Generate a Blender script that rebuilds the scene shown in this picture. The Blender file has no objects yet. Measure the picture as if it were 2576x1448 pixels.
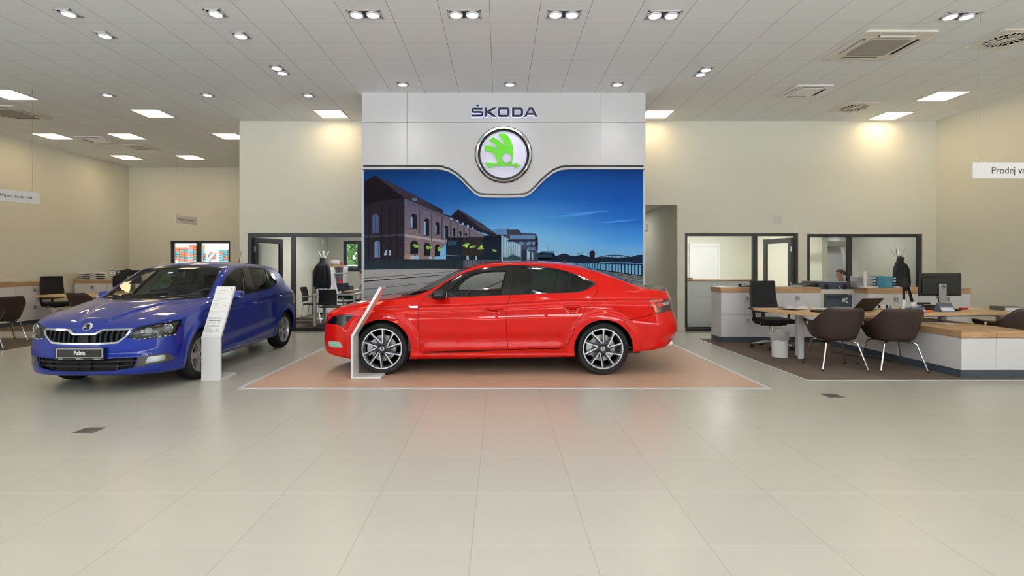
import bpy, bmesh, math, random
import numpy as np
from mathutils import Vector, Matrix
random.seed(7)
PI = math.pi
SC = bpy.context.scene
COL = SC.collection
# ------------------------------------------------------------------ camera model (image taken as 2576 x 1448)
F, VX, VY, EYE = 1295.0, 1256.5, 665.0, 1.42
HC = 3.05                      # ceiling above the eye
CEIL = EYE + HC
def at(px, py, Y): return ((px - VX) / F * Y, Y, EYE - (py - VY) / F * Y)
def fl(px, py):
    Y = F * EYE / (py - VY); return ((px - VX) / F * Y, Y)
cam = bpy.data.cameras.new('camera'); cam.sensor_width = 36; cam.lens = F / 2576 * 36
cam.shift_x = (1288 - VX) / 2576; cam.shift_y = -(724 - VY) / 2576
cam.clip_start = .05; cam.clip_end = 400
co = bpy.data.objects.new('camera', cam); COL.objects.link(co)
co.location = (0, 0, EYE); co.rotation_euler = (PI / 2, 0, 0)
SC.camera = co
# ------------------------------------------------------------------ materials
def lin(c):
    c = c / 255.0
    return c / 12.92 if c <= .04045 else ((c + .055) / 1.055) ** 2.4
def rgb(*c): return (lin(c[0]), lin(c[1]), lin(c[2]), 1)
MATS = {}
def mat(name, c=(200, 200, 200), rough=.5, metal=0, coat=0, coat_rough=.03, spec=.5, noise=0, nscale=20, bump=0, bscale=200, emit=0, ecol=None, trans=0, cior=1.5):
    if name in MATS: return MATS[name]
    m = bpy.data.materials.new(name); m.use_nodes = True
    nt = m.node_tree; b = nt.nodes['Principled BSDF']
    b.inputs['Base Color'].default_value = rgb(*c)
    b.inputs['Roughness'].default_value = rough; b.inputs['Metallic'].default_value = metal
    b.inputs['Specular IOR Level'].default_value = spec
    b.inputs['Coat Weight'].default_value = coat; b.inputs['Coat Roughness'].default_value = coat_rough
    b.inputs['Transmission Weight'].default_value = trans
    b.inputs['Coat IOR'].default_value = cior
    if emit:
        b.inputs['Emission Color'].default_value = rgb(*(ecol or c)); b.inputs['Emission Strength'].default_value = emit
    if noise or bump:
        tc = nt.nodes.new('ShaderNodeTexCoord')
    if noise:
        n = nt.nodes.new('ShaderNodeTexNoise'); n.inputs['Scale'].default_value = nscale; n.inputs['Detail'].default_value = 4
        nt.links.new(tc.outputs['Object'], n.inputs['Vector'])
        mx = nt.nodes.new('ShaderNodeMix'); mx.data_type = 'RGBA'
        k0 = [max(0, v * (1 - noise)) for v in c]; k1 = [min(255, v * (1 + noise)) for v in c]
        mx.inputs[6].default_value = rgb(*k0); mx.inputs[7].default_value = rgb(*k1)
        nt.links.new(n.outputs['Fac'], mx.inputs[0]); nt.links.new(mx.outputs[2], b.inputs['Base Color'])
    if bump:
        n = nt.nodes.new('ShaderNodeTexNoise'); n.inputs['Scale'].default_value = bscale
        nt.links.new(tc.outputs['Object'], n.inputs['Vector'])
        bp = nt.nodes.new('ShaderNodeBump'); bp.inputs['Strength'].default_value = bump; bp.inputs['Distance'].default_value = .002
        nt.links.new(n.outputs['Fac'], bp.inputs['Height']); nt.links.new(bp.outputs['Normal'], b.inputs['Normal'])
    MATS[name] = m
    return m
def nodes(m): return m.node_tree, m.node_tree.nodes, m.node_tree.links, m.node_tree.nodes['Principled BSDF']
def math_node(nt, op, a, b=None, c=None):
    n = nt.nodes.new('ShaderNodeMath'); n.operation = op
    for i, v in enumerate((a, b, c)):
        if v is None: continue
        if isinstance(v, (int, float)): n.inputs[i].default_value = v
        else: nt.links.new(v, n.inputs[i])
    return n.outputs[0]
def glass(name, tint=(235, 242, 240), refl=1.0, clear=1.0, rough=0.0):
    """thin pane: clear transmission plus a Fresnel reflection"""
    if name in MATS: return MATS[name]
    m = bpy.data.materials.new(name); m.use_nodes = True
    nt = m.node_tree; nt.nodes.clear()
    out = nt.nodes.new('ShaderNodeOutputMaterial'); mix = nt.nodes.new('ShaderNodeMixShader')
    tr = nt.nodes.new('ShaderNodeBsdfTransparent'); tr.inputs['Color'].default_value = rgb(*tint)
    gl = nt.nodes.new('ShaderNodeBsdfGlossy'); gl.inputs['Roughness'].default_value = rough
    g = nt.nodes.new('ShaderNodeNewGeometry'); d = nt.nodes.new('ShaderNodeVectorMath'); d.operation = 'DOT_PRODUCT'
    nt.links.new(g.outputs['Incoming'], d.inputs[0]); nt.links.new(g.outputs['Normal'], d.inputs[1])
    c = math_node(nt, 'SUBTRACT', 1.0, math_node(nt, 'ABSOLUTE', d.outputs['Value']))
    k = math_node(nt, 'MULTIPLY_ADD', math_node(nt, 'POWER', c, 5.0), .90*refl, .065*refl)
    nt.links.new(k, mix.inputs[0]); nt.links.new(tr.outputs[0], mix.inputs[1]); nt.links.new(gl.outputs[0], mix.inputs[2])
    nt.links.new(mix.outputs[0], out.inputs['Surface'])
    MATS[name] = m
    return m
# ------------------------------------------------------------------ mesh builder
class MB:
    def __init__(s): s.v = []; s.f = []; s.m = []
    def add(s, vs, fs, mi=0):
        o = len(s.v); s.v.extend([tuple(p) for p in vs]); s.f.extend([tuple(i + o for i in f) for f in fs]); s.m.extend([mi] * len(fs)); return s
    def box(s, x0, x1, y0, y1, z0, z1, mi=0):
        return s.add([(x0,y0,z0),(x1,y0,z0),(x1,y1,z0),(x0,y1,z0),(x0,y0,z1),(x1,y0,z1),(x1,y1,z1),(x0,y1,z1)],
                     [(0,3,2,1),(4,5,6,7),(0,1,5,4),(1,2,6,5),(2,3,7,6),(3,0,4,7)], mi)
    def prism(s, poly, a, b, axis='z', mi=0):
        """poly: 2-D outline; extruded along axis from a to b"""
        def P(u, v, w): return {'x': (w, u, v), 'y': (u, w, v), 'z': (u, v, w)}[axis]
        n = len(poly); vs = [P(u, v, a) for u, v in poly] + [P(u, v, b) for u, v in poly]
        ar = sum(poly[i][0] * poly[(i+1) % n][1] - poly[(i+1) % n][0] * poly[i][1] for i in range(n))
        fl_ = (ar > 0) != (axis == 'y')
        if b < a: fl_ = not fl_
        A = tuple(range(n)); B = tuple(range(n, 2 * n)); S = [(i, (i+1) % n, n + (i+1) % n, n + i) for i in range(n)]
        if fl_: fs = [A[::-1], B] + S
        else: fs = [A, B[::-1]] + [q[::-1] for q in S]
        return s.add(vs, fs, mi)
    def tube(s, pts, r, n=10, mi=0, cap=True, flat=None):
        pts = [Vector(p) for p in pts]; k = len(pts); rs = r if isinstance(r, (list, tuple)) else [r] * k
        vs = []; prev = None
        for i, p in enumerate(pts):
            t = ((pts[min(i+1, k-1)] - p).normalized() + (p - pts[max(i-1, 0)]).normalized())
            if t.length < 1e-6: t = Vector((0, 0, 1))
            t.normalize()
            if prev is None:
                up = Vector((0, 0, 1)) if abs(t.z) < .9 else Vector((1, 0, 0)); u = t.cross(up).normalized()
            else:
                u = (prev - t * prev.dot(t)).normalized()
            prev = u; w = t.cross(u)
            for j in range(n):
                a = 2 * PI * j / n
                vs.append(p + u * (math.cos(a) * rs[i]) + w * (math.sin(a) * rs[i] * (flat or 1)))
        fs = [(i*n+j, i*n+(j+1) % n, (i+1)*n+(j+1) % n, (i+1)*n+j) for i in range(k-1) for j in range(n)]
        if cap: fs += [tuple(range(n))[::-1], tuple((k-1)*n+j for j in range(n))]
        return s.add(vs, fs, mi)
    def lathe(s, prof, n=24, c=(0,0,0), axis='z', mi=0, close=False, cap=True):
        """prof: (radius, height) pairs"""
        vs = []
        for r, h in prof:
            for j in range(n):
                a = 2*PI*j/n; x, y = r*math.cos(a), r*math.sin(a)
                p = {'z': (x, y, h), 'y': (x, h, -y), 'x': (h, x, y)}[axis]
                vs.append((p[0]+c[0], p[1]+c[1], p[2]+c[2]))
        k = len(prof)
        fs = [(i*n+j, i*n+(j+1) % n, (i+1)*n+(j+1) % n, (i+1)*n+j) for i in range(k-1) for j in range(n)]
        if close: fs += [((k-1)*n+j, (k-1)*n+(j+1) % n, (j+1) % n, j) for j in range(n)]
        elif cap:
            if prof[0][0] > 1e-6: fs.append(tuple(range(n))[::-1])
            if prof[-1][0] > 1e-6: fs.append(tuple((k-1)*n+j for j in range(n)))
        return s.add(vs, fs, mi)
    def ball(s, c, r, n=14, m=10, mi=0):
        rx, ry, rz = r if isinstance(r, (tuple, list)) else (r, r, r)
        vs = [(c[0], c[1], c[2]-rz)]
        for i in range(1, m):
            t = -PI/2 + PI*i/m
            for j in range(n):
                a = 2*PI*j/n; vs.append((c[0]+rx*math.cos(t)*math.cos(a), c[1]+ry*math.cos(t)*math.sin(a), c[2]+rz*math.sin(t)))
        vs.append((c[0], c[1], c[2]+rz))
        fs = [(0, 1+(j+1) % n, 1+j) for j in range(n)]
        for i in range(m-2):
            for j in range(n): fs.append((1+i*n+j, 1+i*n+(j+1) % n, 1+(i+1)*n+(j+1) % n, 1+(i+1)*n+j))
        L = len(vs)-1; fs += [(1+(m-2)*n+j, 1+(m-2)*n+(j+1) % n, L) for j in range(n)]
        return s.add(vs, fs, mi)
    def grid(s, P, mi=0, closed_u=False, flip=False):
        """P: rows of points"""
        a, b = len(P), len(P[0]); vs = [p for r in P for p in r]; fs = []
        for i in range(a - (0 if closed_u else 1)):
            for j in range(b-1):
                q = (i*b+j, i*b+j+1, ((i+1) % a)*b+j+1, ((i+1) % a)*b+j); fs.append(q[::-1] if flip else q)
        return s.add(vs, fs, mi)
    def xf(s, M):
        s.v = [tuple(M @ Vector(p)) for p in s.v]; return s
    def mesh(s, name, mats):
        me = bpy.data.meshes.new(name); me.from_pydata(s.v, [], s.f)
        for m in (mats if isinstance(mats, (list, tuple)) else [mats]): me.materials.append(m)
        if any(s.m): me.polygons.foreach_set('material_index', s.m)
        return me
    def build(s, name, mats, parent=None, smooth=35, bevel=0, seg=2, loc=None):
        me = s.mesh(name, mats)
        if smooth:
            me.polygons.foreach_set('use_smooth', [True]*len(me.polygons)); me.set_sharp_from_angle(angle=math.radians(smooth))
        me.update()
        o = bpy.data.objects.new(name, me); COL.objects.link(o)
        if parent is not None: o.parent = parent
        if loc: o.location = loc
        if bevel:
            md = o.modifiers.new('bevel', 'BEVEL'); md.width = bevel; md.segments = seg; md.limit_method = 'ANGLE'; md.angle_limit = math.radians(40)
            md.harden_normals = False
        return o
def tag(o, label=None, cat=None, group=None, kind=None):
    if label: o['label'] = label
    if cat: o['category'] = cat
    if group: o['group'] = group
    if kind: o['kind'] = kind
    return o
def empty(name, loc=(0,0,0), rz=0, label=None, cat=None, group=None):
    o = bpy.data.objects.new(name, None); COL.objects.link(o); o.location = loc; o.rotation_euler = (0, 0, rz); o.empty_display_size = .2
    return tag(o, label, cat, group)
def struct(o): o['kind'] = 'structure'; return o
KIDS = {}
def kids(o): return [c for c in bpy.data.objects if c.parent == o]
def copy_tree(o, loc=None, rz=None, label=None, group=None, parent=None):
    c = o.copy(); COL.objects.link(c)
    if parent is not None: c.parent = parent
    for k in kids(o): copy_tree(k, parent=c)
    if loc is not None: c.location = loc
    if rz is not None: c.rotation_euler = (0, 0, rz)
    if label: c['label'] = label
    if group: c['group'] = group
    return c
def text_mesh(s, size, depth=.002, name='lettering', m=None, parent=None, align='CENTER', sx=1, bold=0, M=None):
    """flat lettering built as a mesh standing in the XZ plane, facing -Y"""
    cu = bpy.data.curves.new(name, 'FONT'); cu.body = s; cu.size = size; cu.extrude = depth/2; cu.align_x = align; cu.align_y = 'CENTER'; cu.offset = bold
    t = bpy.data.objects.new(name, cu); COL.objects.link(t); bpy.context.view_layer.update()
    me = bpy.data.meshes.new_from_object(t.evaluated_get(bpy.context.evaluated_depsgraph_get()))
    bpy.data.objects.remove(t); bpy.data.curves.remove(cu)
    R = Matrix.Rotation(PI/2, 4, 'X') @ Matrix.Diagonal((sx, 1, 1, 1))
    me.transform((M or Matrix()) @ R); me.name = name; me.materials.clear(); me.materials.append(m)
    o = bpy.data.objects.new(name, me); COL.objects.link(o)
    if parent is not None: o.parent = parent
    return o
def rrect(x0, x1, y0, y1, r, n=5):
    P = []
    for cx, cy, a0 in ((x1-r, y1-r, 0), (x0+r, y1-r, PI/2), (x0+r, y0+r, PI), (x1-r, y0+r, 1.5*PI)):
        for i in range(n+1):
            a = a0 + PI/2*i/n; P.append((cx+r*math.cos(a), cy+r*math.sin(a)))
    return P
def smooth_poly(pts, k=6, closed=True):
    """Catmull-Rom through the points"""
    n = len(pts); out = []
    for i in range(n if closed else n-1):
        g = (lambda j: pts[j % n]) if closed else (lambda j: pts[min(max(j, 0), n-1)])
        p0, p1, p2, p3 = [np.array(g(i+d), float) for d in (-1, 0, 1, 2)]
        for t in np.arange(k)/k:
            out.append(tuple(.5*((2*p1)+(-p0+p2)*t+(2*p0-5*p1+4*p2-p3)*t*t+(-p0+3*p1-3*p2+p3)*t**3)))
    if not closed: out.append(tuple(pts[-1]))
    return out
# ------------------------------------------------------------------ setting materials
def axis_line(nt, pos, o, w, step=.6):
    """1 on a joint of width w, joints every `step` from offset o"""
    a = math_node(nt, 'FRACT', math_node(nt, 'DIVIDE', math_node(nt, 'SUBTRACT', pos, o), step))
    d = math_node(nt, 'MULTIPLY', math_node(nt, 'MINIMUM', a, math_node(nt, 'SUBTRACT', 1.0, a)), step)
    return math_node(nt, 'LESS_THAN', d, w/2)
def tile_mat(name, base, jx, jy, ox, oy, wx, wy, rough, vary, spec=.5):
    m = mat(name, base, rough=rough, spec=spec); nt, N, L, b = nodes(m)
    g = N.new('ShaderNodeNewGeometry'); sp = N.new('ShaderNodeSeparateXYZ'); L.new(g.outputs['Position'], sp.inputs[0])
    lx = axis_line(nt, sp.outputs[0], ox, wx); ly = axis_line(nt, sp.outputs[1], oy, wy)
    fx = math_node(nt, 'FLOOR', math_node(nt, 'DIVIDE', math_node(nt, 'SUBTRACT', sp.outputs[0], ox), .6))
    fy = math_node(nt, 'FLOOR', math_node(nt, 'DIVIDE', math_node(nt, 'SUBTRACT', sp.outputs[1], oy), .6))
    cb = N.new('ShaderNodeCombineXYZ'); L.new(fx, cb.inputs[0]); L.new(fy, cb.inputs[1])
    wn = N.new('ShaderNodeTexWhiteNoise'); wn.noise_dimensions = '2D'; L.new(cb.outputs[0], wn.inputs['Vector'])
    no = N.new('ShaderNodeTexNoise'); no.inputs['Scale'].default_value = 1.3; no.inputs['Detail'].default_value = 3; L.new(g.outputs['Position'], no.inputs['Vector'])
    k = math_node(nt, 'ADD', math_node(nt, 'MULTIPLY', wn.outputs[0], .6), math_node(nt, 'MULTIPLY', no.outputs[0], .4))
    def mix(f, a, bb):
        x = N.new('ShaderNodeMix'); x.data_type = 'RGBA'; L.new(f, x.inputs[0])
        for i, v in ((6, a), (7, bb)):
            if isinstance(v, tuple): x.inputs[i].default_value = rgb(*v)
            else: L.new(v, x.inputs[i])
        return x.outputs[2]
    c = mix(k, tuple(v*(1-vary) for v in base), tuple(min(255, v*(1+vary)) for v in base))
    c = mix(ly, c, jy); c = mix(lx, c, jx)
    L.new(c, b.inputs['Base Color'])
    return m
M_FLOOR = tile_mat('floor_tile', (180, 177, 168), (158, 156, 150), (192, 190, 184), -.14, 2.605, .004, .004, .27, .012, spec=.42)  # joints across the view paler, their reflection put into the colour
M_CEIL = tile_mat('ceiling_board', (236, 240, 240), (95, 90, 84), (196, 192, 187), -.118, .494, .0045, .004, .75, .006, spec=.2)
M_WALL = mat('wall_paint', (222, 221, 208), rough=.7, spec=.25, bump=.15, bscale=350)
M_WALLW = mat('white_laminate', (198, 199, 201), rough=.35, spec=.4, noise=.004, nscale=3)
M_FRAME = mat('anthracite_frame', (36, 38, 44), rough=.4, noise=.05, nscale=6)
M_BASE = mat('baseboard_paint', (226, 221, 200), rough=.5, noise=.01)
M_GLASS = glass('window_glass', (249, 251, 250), refl=.3)
M_WHITE = mat('white_melamine', (236, 236, 240), rough=.3, spec=.4, noise=.004, nscale=4)
M_PLINTH = mat('slate_plinth', (70, 82, 95), rough=.45, noise=.05, nscale=12)
M_BLACK = mat('black_plastic', (20, 20, 22), rough=.45, noise=.08, nscale=30)
M_GLOSSB = mat('gloss_black', (7, 7, 8), rough=.12, spec=.45, noise=.02)
M_CHROME = mat('polished_chrome', (225, 227, 230), rough=.08, metal=1)
M_STEEL = mat('brushed_aluminium', (186, 188, 192), rough=.3, metal=1, noise=.03, nscale=60)
def wood_mat(name, a, b_, axis='X', s=6):
    m = mat(name, a, rough=.42); nt, N, L, b = nodes(m)
    tc = N.new('ShaderNodeTexCoord'); mp = N.new('ShaderNodeMapping'); L.new(tc.outputs['Object'], mp.inputs[0])
    mp.inputs['Scale'].default_value = {'X': (.6, s, s), 'Y': (s, .6, s)}[axis]
    n = N.new('ShaderNodeTexNoise'); n.inputs['Scale'].default_value = 5; n.inputs['Detail'].default_value = 7; n.inputs['Roughness'].default_value = .65; n.inputs['Distortion'].default_value = .6
    L.new(mp.outputs[0], n.inputs['Vector']); r = N.new('ShaderNodeValToRGB'); L.new(n.outputs[0], r.inputs[0])
    r.color_ramp.elements[0].position = .34; r.color_ramp.elements[1].position = .66
    r.color_ramp.elements[0].color = rgb(*a); r.color_ramp.elements[1].color = rgb(*b_); L.new(r.outputs[0], b.inputs['Base Color'])
    return m
M_OAK = wood_mat('oak_veneer', (158, 122, 86), (196, 160, 120))
M_OAKL = wood_mat('light_oak_top', (186, 150, 108), (212, 178, 136))
M_DECK = wood_mat('platform_wood', (172, 139, 118), (200, 166, 143), s=14)
# ------------------------------------------------------------------ room shell
XL, XR, YB, YR, YF = -11.65, 9.28, 10.95, 16.19, -6.0
XC = -5.53
def plane(name, x0, x1, y0, y1, z0, z1, m):      # a solid slab
    return struct(MB().box(x0, x1, y0, y1, z0, z1).build(name, m, smooth=0))
plane('floor', XL-.2, XR+.2, YF-.2, YR+.2, -.25, 0, M_FLOOR)
plane('ceiling', XL-.2, XR+.2, YF-.2, YR+.2, CEIL, CEIL+.2, M_CEIL)
def wall_holes(name, x0, x1, y0, y1, holes, z1=CEIL, m=M_WALL, ztop=None):
    """wall slab along X with rectangular openings (hx0,hx1,hz0,hz1)"""
    xs = sorted({x0, x1, *[h[0] for h in holes], *[h[1] for h in holes]}); b = MB()
    for a, c in zip(xs[:-1], xs[1:]):
        hs = sorted((h[2], h[3]) for h in holes if h[0] <= a+1e-6 and h[1] >= c-1e-6); z = 0
        for h0, h1 in hs:
            if h0 > z: b.box(a, c, y0, y1, z, h0)
            z = h1
        if z < z1: b.box(a, c, y0, y1, z, z1)
    return struct(b.build(name, m, smooth=0))
GL0, GL1, GLT = -5.36, -2.5, 2.085           # left glazed front
GR0, GR1, GRT = 3.945, 6.36, 2.085           # right glazed front
W20, W21, W2B, W2T = 6.545, 9.0, .45, 2.07   # right long window
CO0, CO1, COT = 1.9, 3.785, 2.69             # corridor opening
WT = .14
wall_holes('wall_back', XC, XR, YB, YB+WT, [(GL0, GL1, 0, GLT), (GR0, GR1, 0, GRT), (W20, W21, W2B, W2T), (CO0, CO1, 0, COT)])
wall_holes('wall_recess_back', XL, XR, YR, YR+.2, [(-10.36, -8.47, .95, 2.17), (-4.92, -3.6, 1.2, 2.17), (7.3, 7.95, 1.15, 2.3)])
plane('wall_recess_side', XC, XC+WT, YB+WT, YR, 0, CEIL, M_WALL)
plane('wall_left', XL-.2, XL, YF, YR+.2, 0, CEIL, M_WALL)
plane('wall_right', XR, XR+.2, YF, YR+.2, 0, CEIL, M_WALL)
# corridor and back rooms
plane('wall_corridor_right', CO1, CO1+.12, YB+WT, YR, 0, 2.78, M_WALL)
plane('wall_corridor_left', CO0-.12, CO0, YB+WT, YR, 0, 2.78, M_WALL)
plane('ceiling_corridor', CO0-.12, CO1+.12, YB+WT, YR, 2.78, 2.88, M_CEIL)
plane('wall_partition', 6.95, 7.07, YB+WT, YR, 0, 2.62, mat('office_paint', (228, 225, 212), rough=.7, noise=.005))
plane('wall_office_back', 3.905, 6.95, 14.3, 14.4, 0, 2.62, M_WALL)
M_WGREY = mat('grey_office_paint', (198, 200, 206), rough=.7, noise=.01, nscale=2)
plane('wall_study_back', 7.07, XR, 13.6, 13.7, 0, 2.62, M_WGREY)
plane('ceiling_left_office', XC+WT, CO0-.12, YB+WT, YR, 2.66, 2.76, M_CEIL)
plane('ceiling_right_office', CO1+.12, XR, YB+WT, YR, 2.62, 2.72, M_CEIL)
# front facade behind the camera: openings between slim mullions
b = MB(); xs = np.linspace(XL, XR, 12)
for x in xs: b.box(x-.06, x+.06, YF-.12, YF, 0, CEIL)
for z in (0.0, 2.35, CEIL-.18): b.box(XL, XR, YF-.10, YF-.02, z, z+.10 if z < 4 else CEIL)
struct(b.build('wall_facade_frame', M_FRAME, smooth=0))
# trims
b = MB()
for a, c in ((XC, GL0), (CO1, GR0), (GR1, W20+.0), (W20, XR)): b.box(a, c, YB-.012, YB, 0, .08)
struct(b.build('baseboard_back', M_BASE, smooth=0))
struct(MB().box(XL, XL+.012, YF, YR, 0, .08).build('baseboard_left', M_BASE, smooth=0))
struct(MB().box(XR-.012, XR, YF, YB, 0, .08).build('baseboard_right', M_BASE, smooth=0))
struct(MB().box(XL, XC, YR-.012, YR, 0, .08).build('baseboard_recess', M_BASE, smooth=0))
# inlaid floor areas
M_CARPET = tile_mat('carpet_tile', (104, 92, 84), (99, 88, 80), (99, 88, 80), 0, 0, .002, .002, .95, .13, spec=.1)
P0, P1, PY0, PY1 = -2.95, 3.06, 5.93, 9.2
struct(MB().box(P0, P1, PY0, PY1, 0, .004).build('floor_display_platform', M_DECK, smooth=0))
b = MB(); w = .05
b.box(P0-w, P1+w, PY0-w, PY0, 0, .006).box(P0-w, P0, PY0, PY1, 0, .006).box(P1, P1+w, PY0, PY1, 0, .006)
M_STRIP = mat('aluminium_strip', (206, 208, 210), rough=.45, metal=.2, noise=.01)
struct(b.build('trim_platform', M_STRIP, smooth=0))
struct(MB().box(3.79, XR, 6.33, 9.84, 0, .004).build('floor_carpet_right', M_CARPET, smooth=0))
b = MB(); b.box(3.765, XR, 6.305, 6.33, 0, .005).box(3.765, 3.79, 6.33, 9.84, 0, .005)
struct(b.build('trim_carpet_right', M_STRIP, smooth=0))
struct(MB().box(XL, -8.22, 4.6, 9.94, 0, .004).build('floor_carpet_left', M_CARPET, smooth=0))
struct(MB().box(XL, -6.2, 10.9, YR, 0, .004).build('floor_carpet_recess', M_CARPET, smooth=0))
struct(MB().box(XC+WT, CO0-.12, YB+WT, YR, 0, .004).build('floor_carpet_office', M_CARPET, smooth=0))
# outdoors
M_PAVE = mat('outdoor_paving', (214, 215, 216), rough=.8, noise=.06, nscale=2)
struct(MB().box(-60, 60, YR+.2, 70, -.3, -.05).box(-60, 60, -13.5, YF-.2, -.3, -.05).build('ground', M_PAVE, smooth=0))
struct(MB().box(-60, 60, -60, -13.5, -.3, -.06).build('ground_dark', mat('asphalt', (84, 86, 90), rough=.9, noise=.08, nscale=3), smooth=0))  # unseen ground kept dark, added to cut bright reflections on the cars
struct(MB().box(-50, 50, -48, -34, -.06, 7.5).build('wall_reflection_block', mat('reflection_block_grey', (120, 116, 108), rough=.8, noise=.08, nscale=.6), smooth=0))  # unseen dark block added to dim the sky reflected in the cars
# ------------------------------------------------------------------ glazing
def frame_x(b, x0, x1, y0, y1, z0, z1, w, mids=(), sill=True):
    b.box(x0, x0+w, y0, y1, z0, z1).box(x1-w, x1, y0, y1, z0, z1).box(x0+w, x1-w, y0, y1, z1-w, z1)
    if sill: b.box(x0+w, x1-w, y0, y1, z0, z0+w)
    for m_, mw in mids: b.box(m_-mw/2, m_+mw/2, y0+.002, y1-.002, z0+(w if sill else 0), z1-w)
def window(n, x0, x1, z0, z1, y, mids, w=.06, glassx=None, hinges=False):
    b = MB(); frame_x(b, x0, x1, y, y+.07, z0, z1, w, mids)
    o = struct(b.build('window_%d' % n, M_FRAME, smooth=0, bevel=.004))
    g = MB()
    for a, c in (glassx or [(x0+w, x1-w)]): g.box(a, c, y+.03, y+.038, z0+w, z1-w)
    g.build('glass_pane', M_GLASS, o, smooth=0)
    return o
mL = at(736, 0, YB)[0]
mR = at(1901, 0, YB)[0]
m2 = at(2140, 0, YB)[0]
window(1, GL0, GL1, 0, GLT, YB+.02, [(mL, .085)], w=.075, glassx=[(mL+.04, GL1-.07)])
window(2, GR0, GR1, 0, GRT, YB+.02, [(mR, .10)], w=.06, glassx=[(GR0+.06, mR-.05)])
window(3, W20, W21, W2B, W2T, YB+.02, [(m2, .10)], w=.07, glassx=[(W20+.07, m2-.05), (m2+.05, W21-.07)])
window(4, -10.36, -8.47, .95, 2.17, YR+.06, [(at(497, 0, YR)[0], .16)], w=.09)
window(5, -4.92, -3.6, 1.2, 2.17, YR+.06, [(at(906, 0, YR)[0], .2)], w=.1)
window(6, 7.3, 7.95, 1.15, 2.3, YR+.06, [], w=.05)
b = MB(); b.box(-10.42, -8.41, YR-.05, YR+.06, .91, .95); struct(b.build('trim_window_sill', M_BASE, smooth=0))
def glass_door(n, hx, ang, side):
    """leaf hinged at (hx, YB+.05), opened inward"""
    o = struct(empty('door_%d' % n, (hx, YB+.08, 0), ang)); W, T, H = .93, .045, 2.0
    b = MB(); frame_x(b, 0, W, -T/2, T/2, .01, H, .11); b.build('door_frame', M_FRAME, o, smooth=0, bevel=.004)
    MB().box(.11, W-.11, -.005, .005, .12, H-.11).build('glass_pane', M_GLASS, o, smooth=0)
    b = MB()
    for s in (-1, 1): b.tube([(W-.055, 0, 1.02), (W-.055, s*.055, 1.02), (W-.18, s*.055, 1.02)], .009, 8)
    b.build('door_handle', M_STEEL, o)
    b = MB()
    for z in (.25, 1.0, 1.75): b.tube([(-.005, side*.03, z-.05), (-.005, side*.03, z+.05)], .011, 8)
    b.build('hinge', M_STEEL, o)
    return o
glass_door(1, GL0+.10, math.radians(76), -1)
glass_door(2, GR1-.09, math.radians(98), 1)
# interior doors and cupboards behind the glazing
b = MB(); x0, x1 = at(1735, 0, 14.25)[0], at(1812, 0, 14.25)[0]
frame_x(b, x0, x1, 14.24, 14.3, 0, 2.0, .07, sill=False); o = struct(b.build('door_3', M_WHITE, smooth=0))
MB().box(x0+.07, x1-.07, 14.27, 14.3, 0, 1.93).build('door_leaf', M_WHITE, o, smooth=0, bevel=.003)
# ------------------------------------------------------------------ sky and lamps
w = bpy.data.worlds.new('World'); SC.world = w; w.use_nodes = True
nt = w.node_tree; bg = nt.nodes['Background']
tc = nt.nodes.new('ShaderNodeTexCoord'); sp = nt.nodes.new('ShaderNodeSeparateXYZ'); nt.links.new(tc.outputs['Generated'], sp.inputs[0])
rp = nt.nodes.new('ShaderNodeValToRGB'); rp.color_ramp.elements[0].position = 0; rp.color_ramp.elements[1].position = .6
rp.color_ramp.elements[0].color = (.95, .97, 1.0, 1); rp.color_ramp.elements[1].color = (.62, .78, 1.0, 1)
nt.links.new(sp.outputs[2], rp.inputs[0]); nt.links.new(rp.outputs[0], bg.inputs['Color']); bg.inputs['Strength'].default_value = 2.0
SUN = bpy.data.lights.new('sun', 'SUN'); SUN.energy = 64; SUN.angle = .02; SUN.color = (1, 1, 1)
so = bpy.data.objects.new('sun', SUN); COL.objects.link(so); so.rotation_euler = Vector((.15, .26, -1)).to_track_quat('-Z', 'Y').to_euler()
def portal(name, cx, cy, cz, sx, sy, rot):
    L = bpy.data.lights.new(name, 'AREA'); L.shape = 'RECTANGLE'; L.size = sx; L.size_y = sy; L.cycles.is_portal = True
    o = bpy.data.objects.new(name, L); COL.objects.link(o); o.location = (cx, cy, cz); o.rotation_euler = rot
portal('facade_portal', (XL+XR)/2, YF-.15, CEIL/2, XR-XL, CEIL, (PI/2, 0, 0))
portal('recess_portal', -9.4, YR+.25, 1.55, 1.9, 1.25, (-PI/2, 0, 0))
M_PANEL = mat('panel_diffuser', (255, 240, 214), rough=.5, emit=8, ecol=(255, 224, 176))
M_LAMP = mat('spot_lens', (235, 238, 245), rough=.2, emit=3, ecol=(236, 240, 255))
M_RIM = mat('lamp_rim', (205, 205, 206), rough=.35, noise=.01)
def panel(cx, cy, label, group='square ceiling light panels'):
    o = empty('ceiling_light', (cx, cy, CEIL), 0, label, 'ceiling light', group)
    h = .265
    b = MB(); b.box(-h-.02, h+.02, -h-.02, -h, -.008, -.001).box(-h-.02, h+.02, h, h+.02, -.008, -.001).box(-h-.02, -h, -h, h, -.008, -.001).box(h, h+.02, -h, h, -.008, -.001)
    b.build('frame', M_RIM, o, smooth=0)
    MB().box(-h, h, -h, h, -.005, -.001).build('diffuser', M_PANEL, o, smooth=0)
    return o
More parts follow.
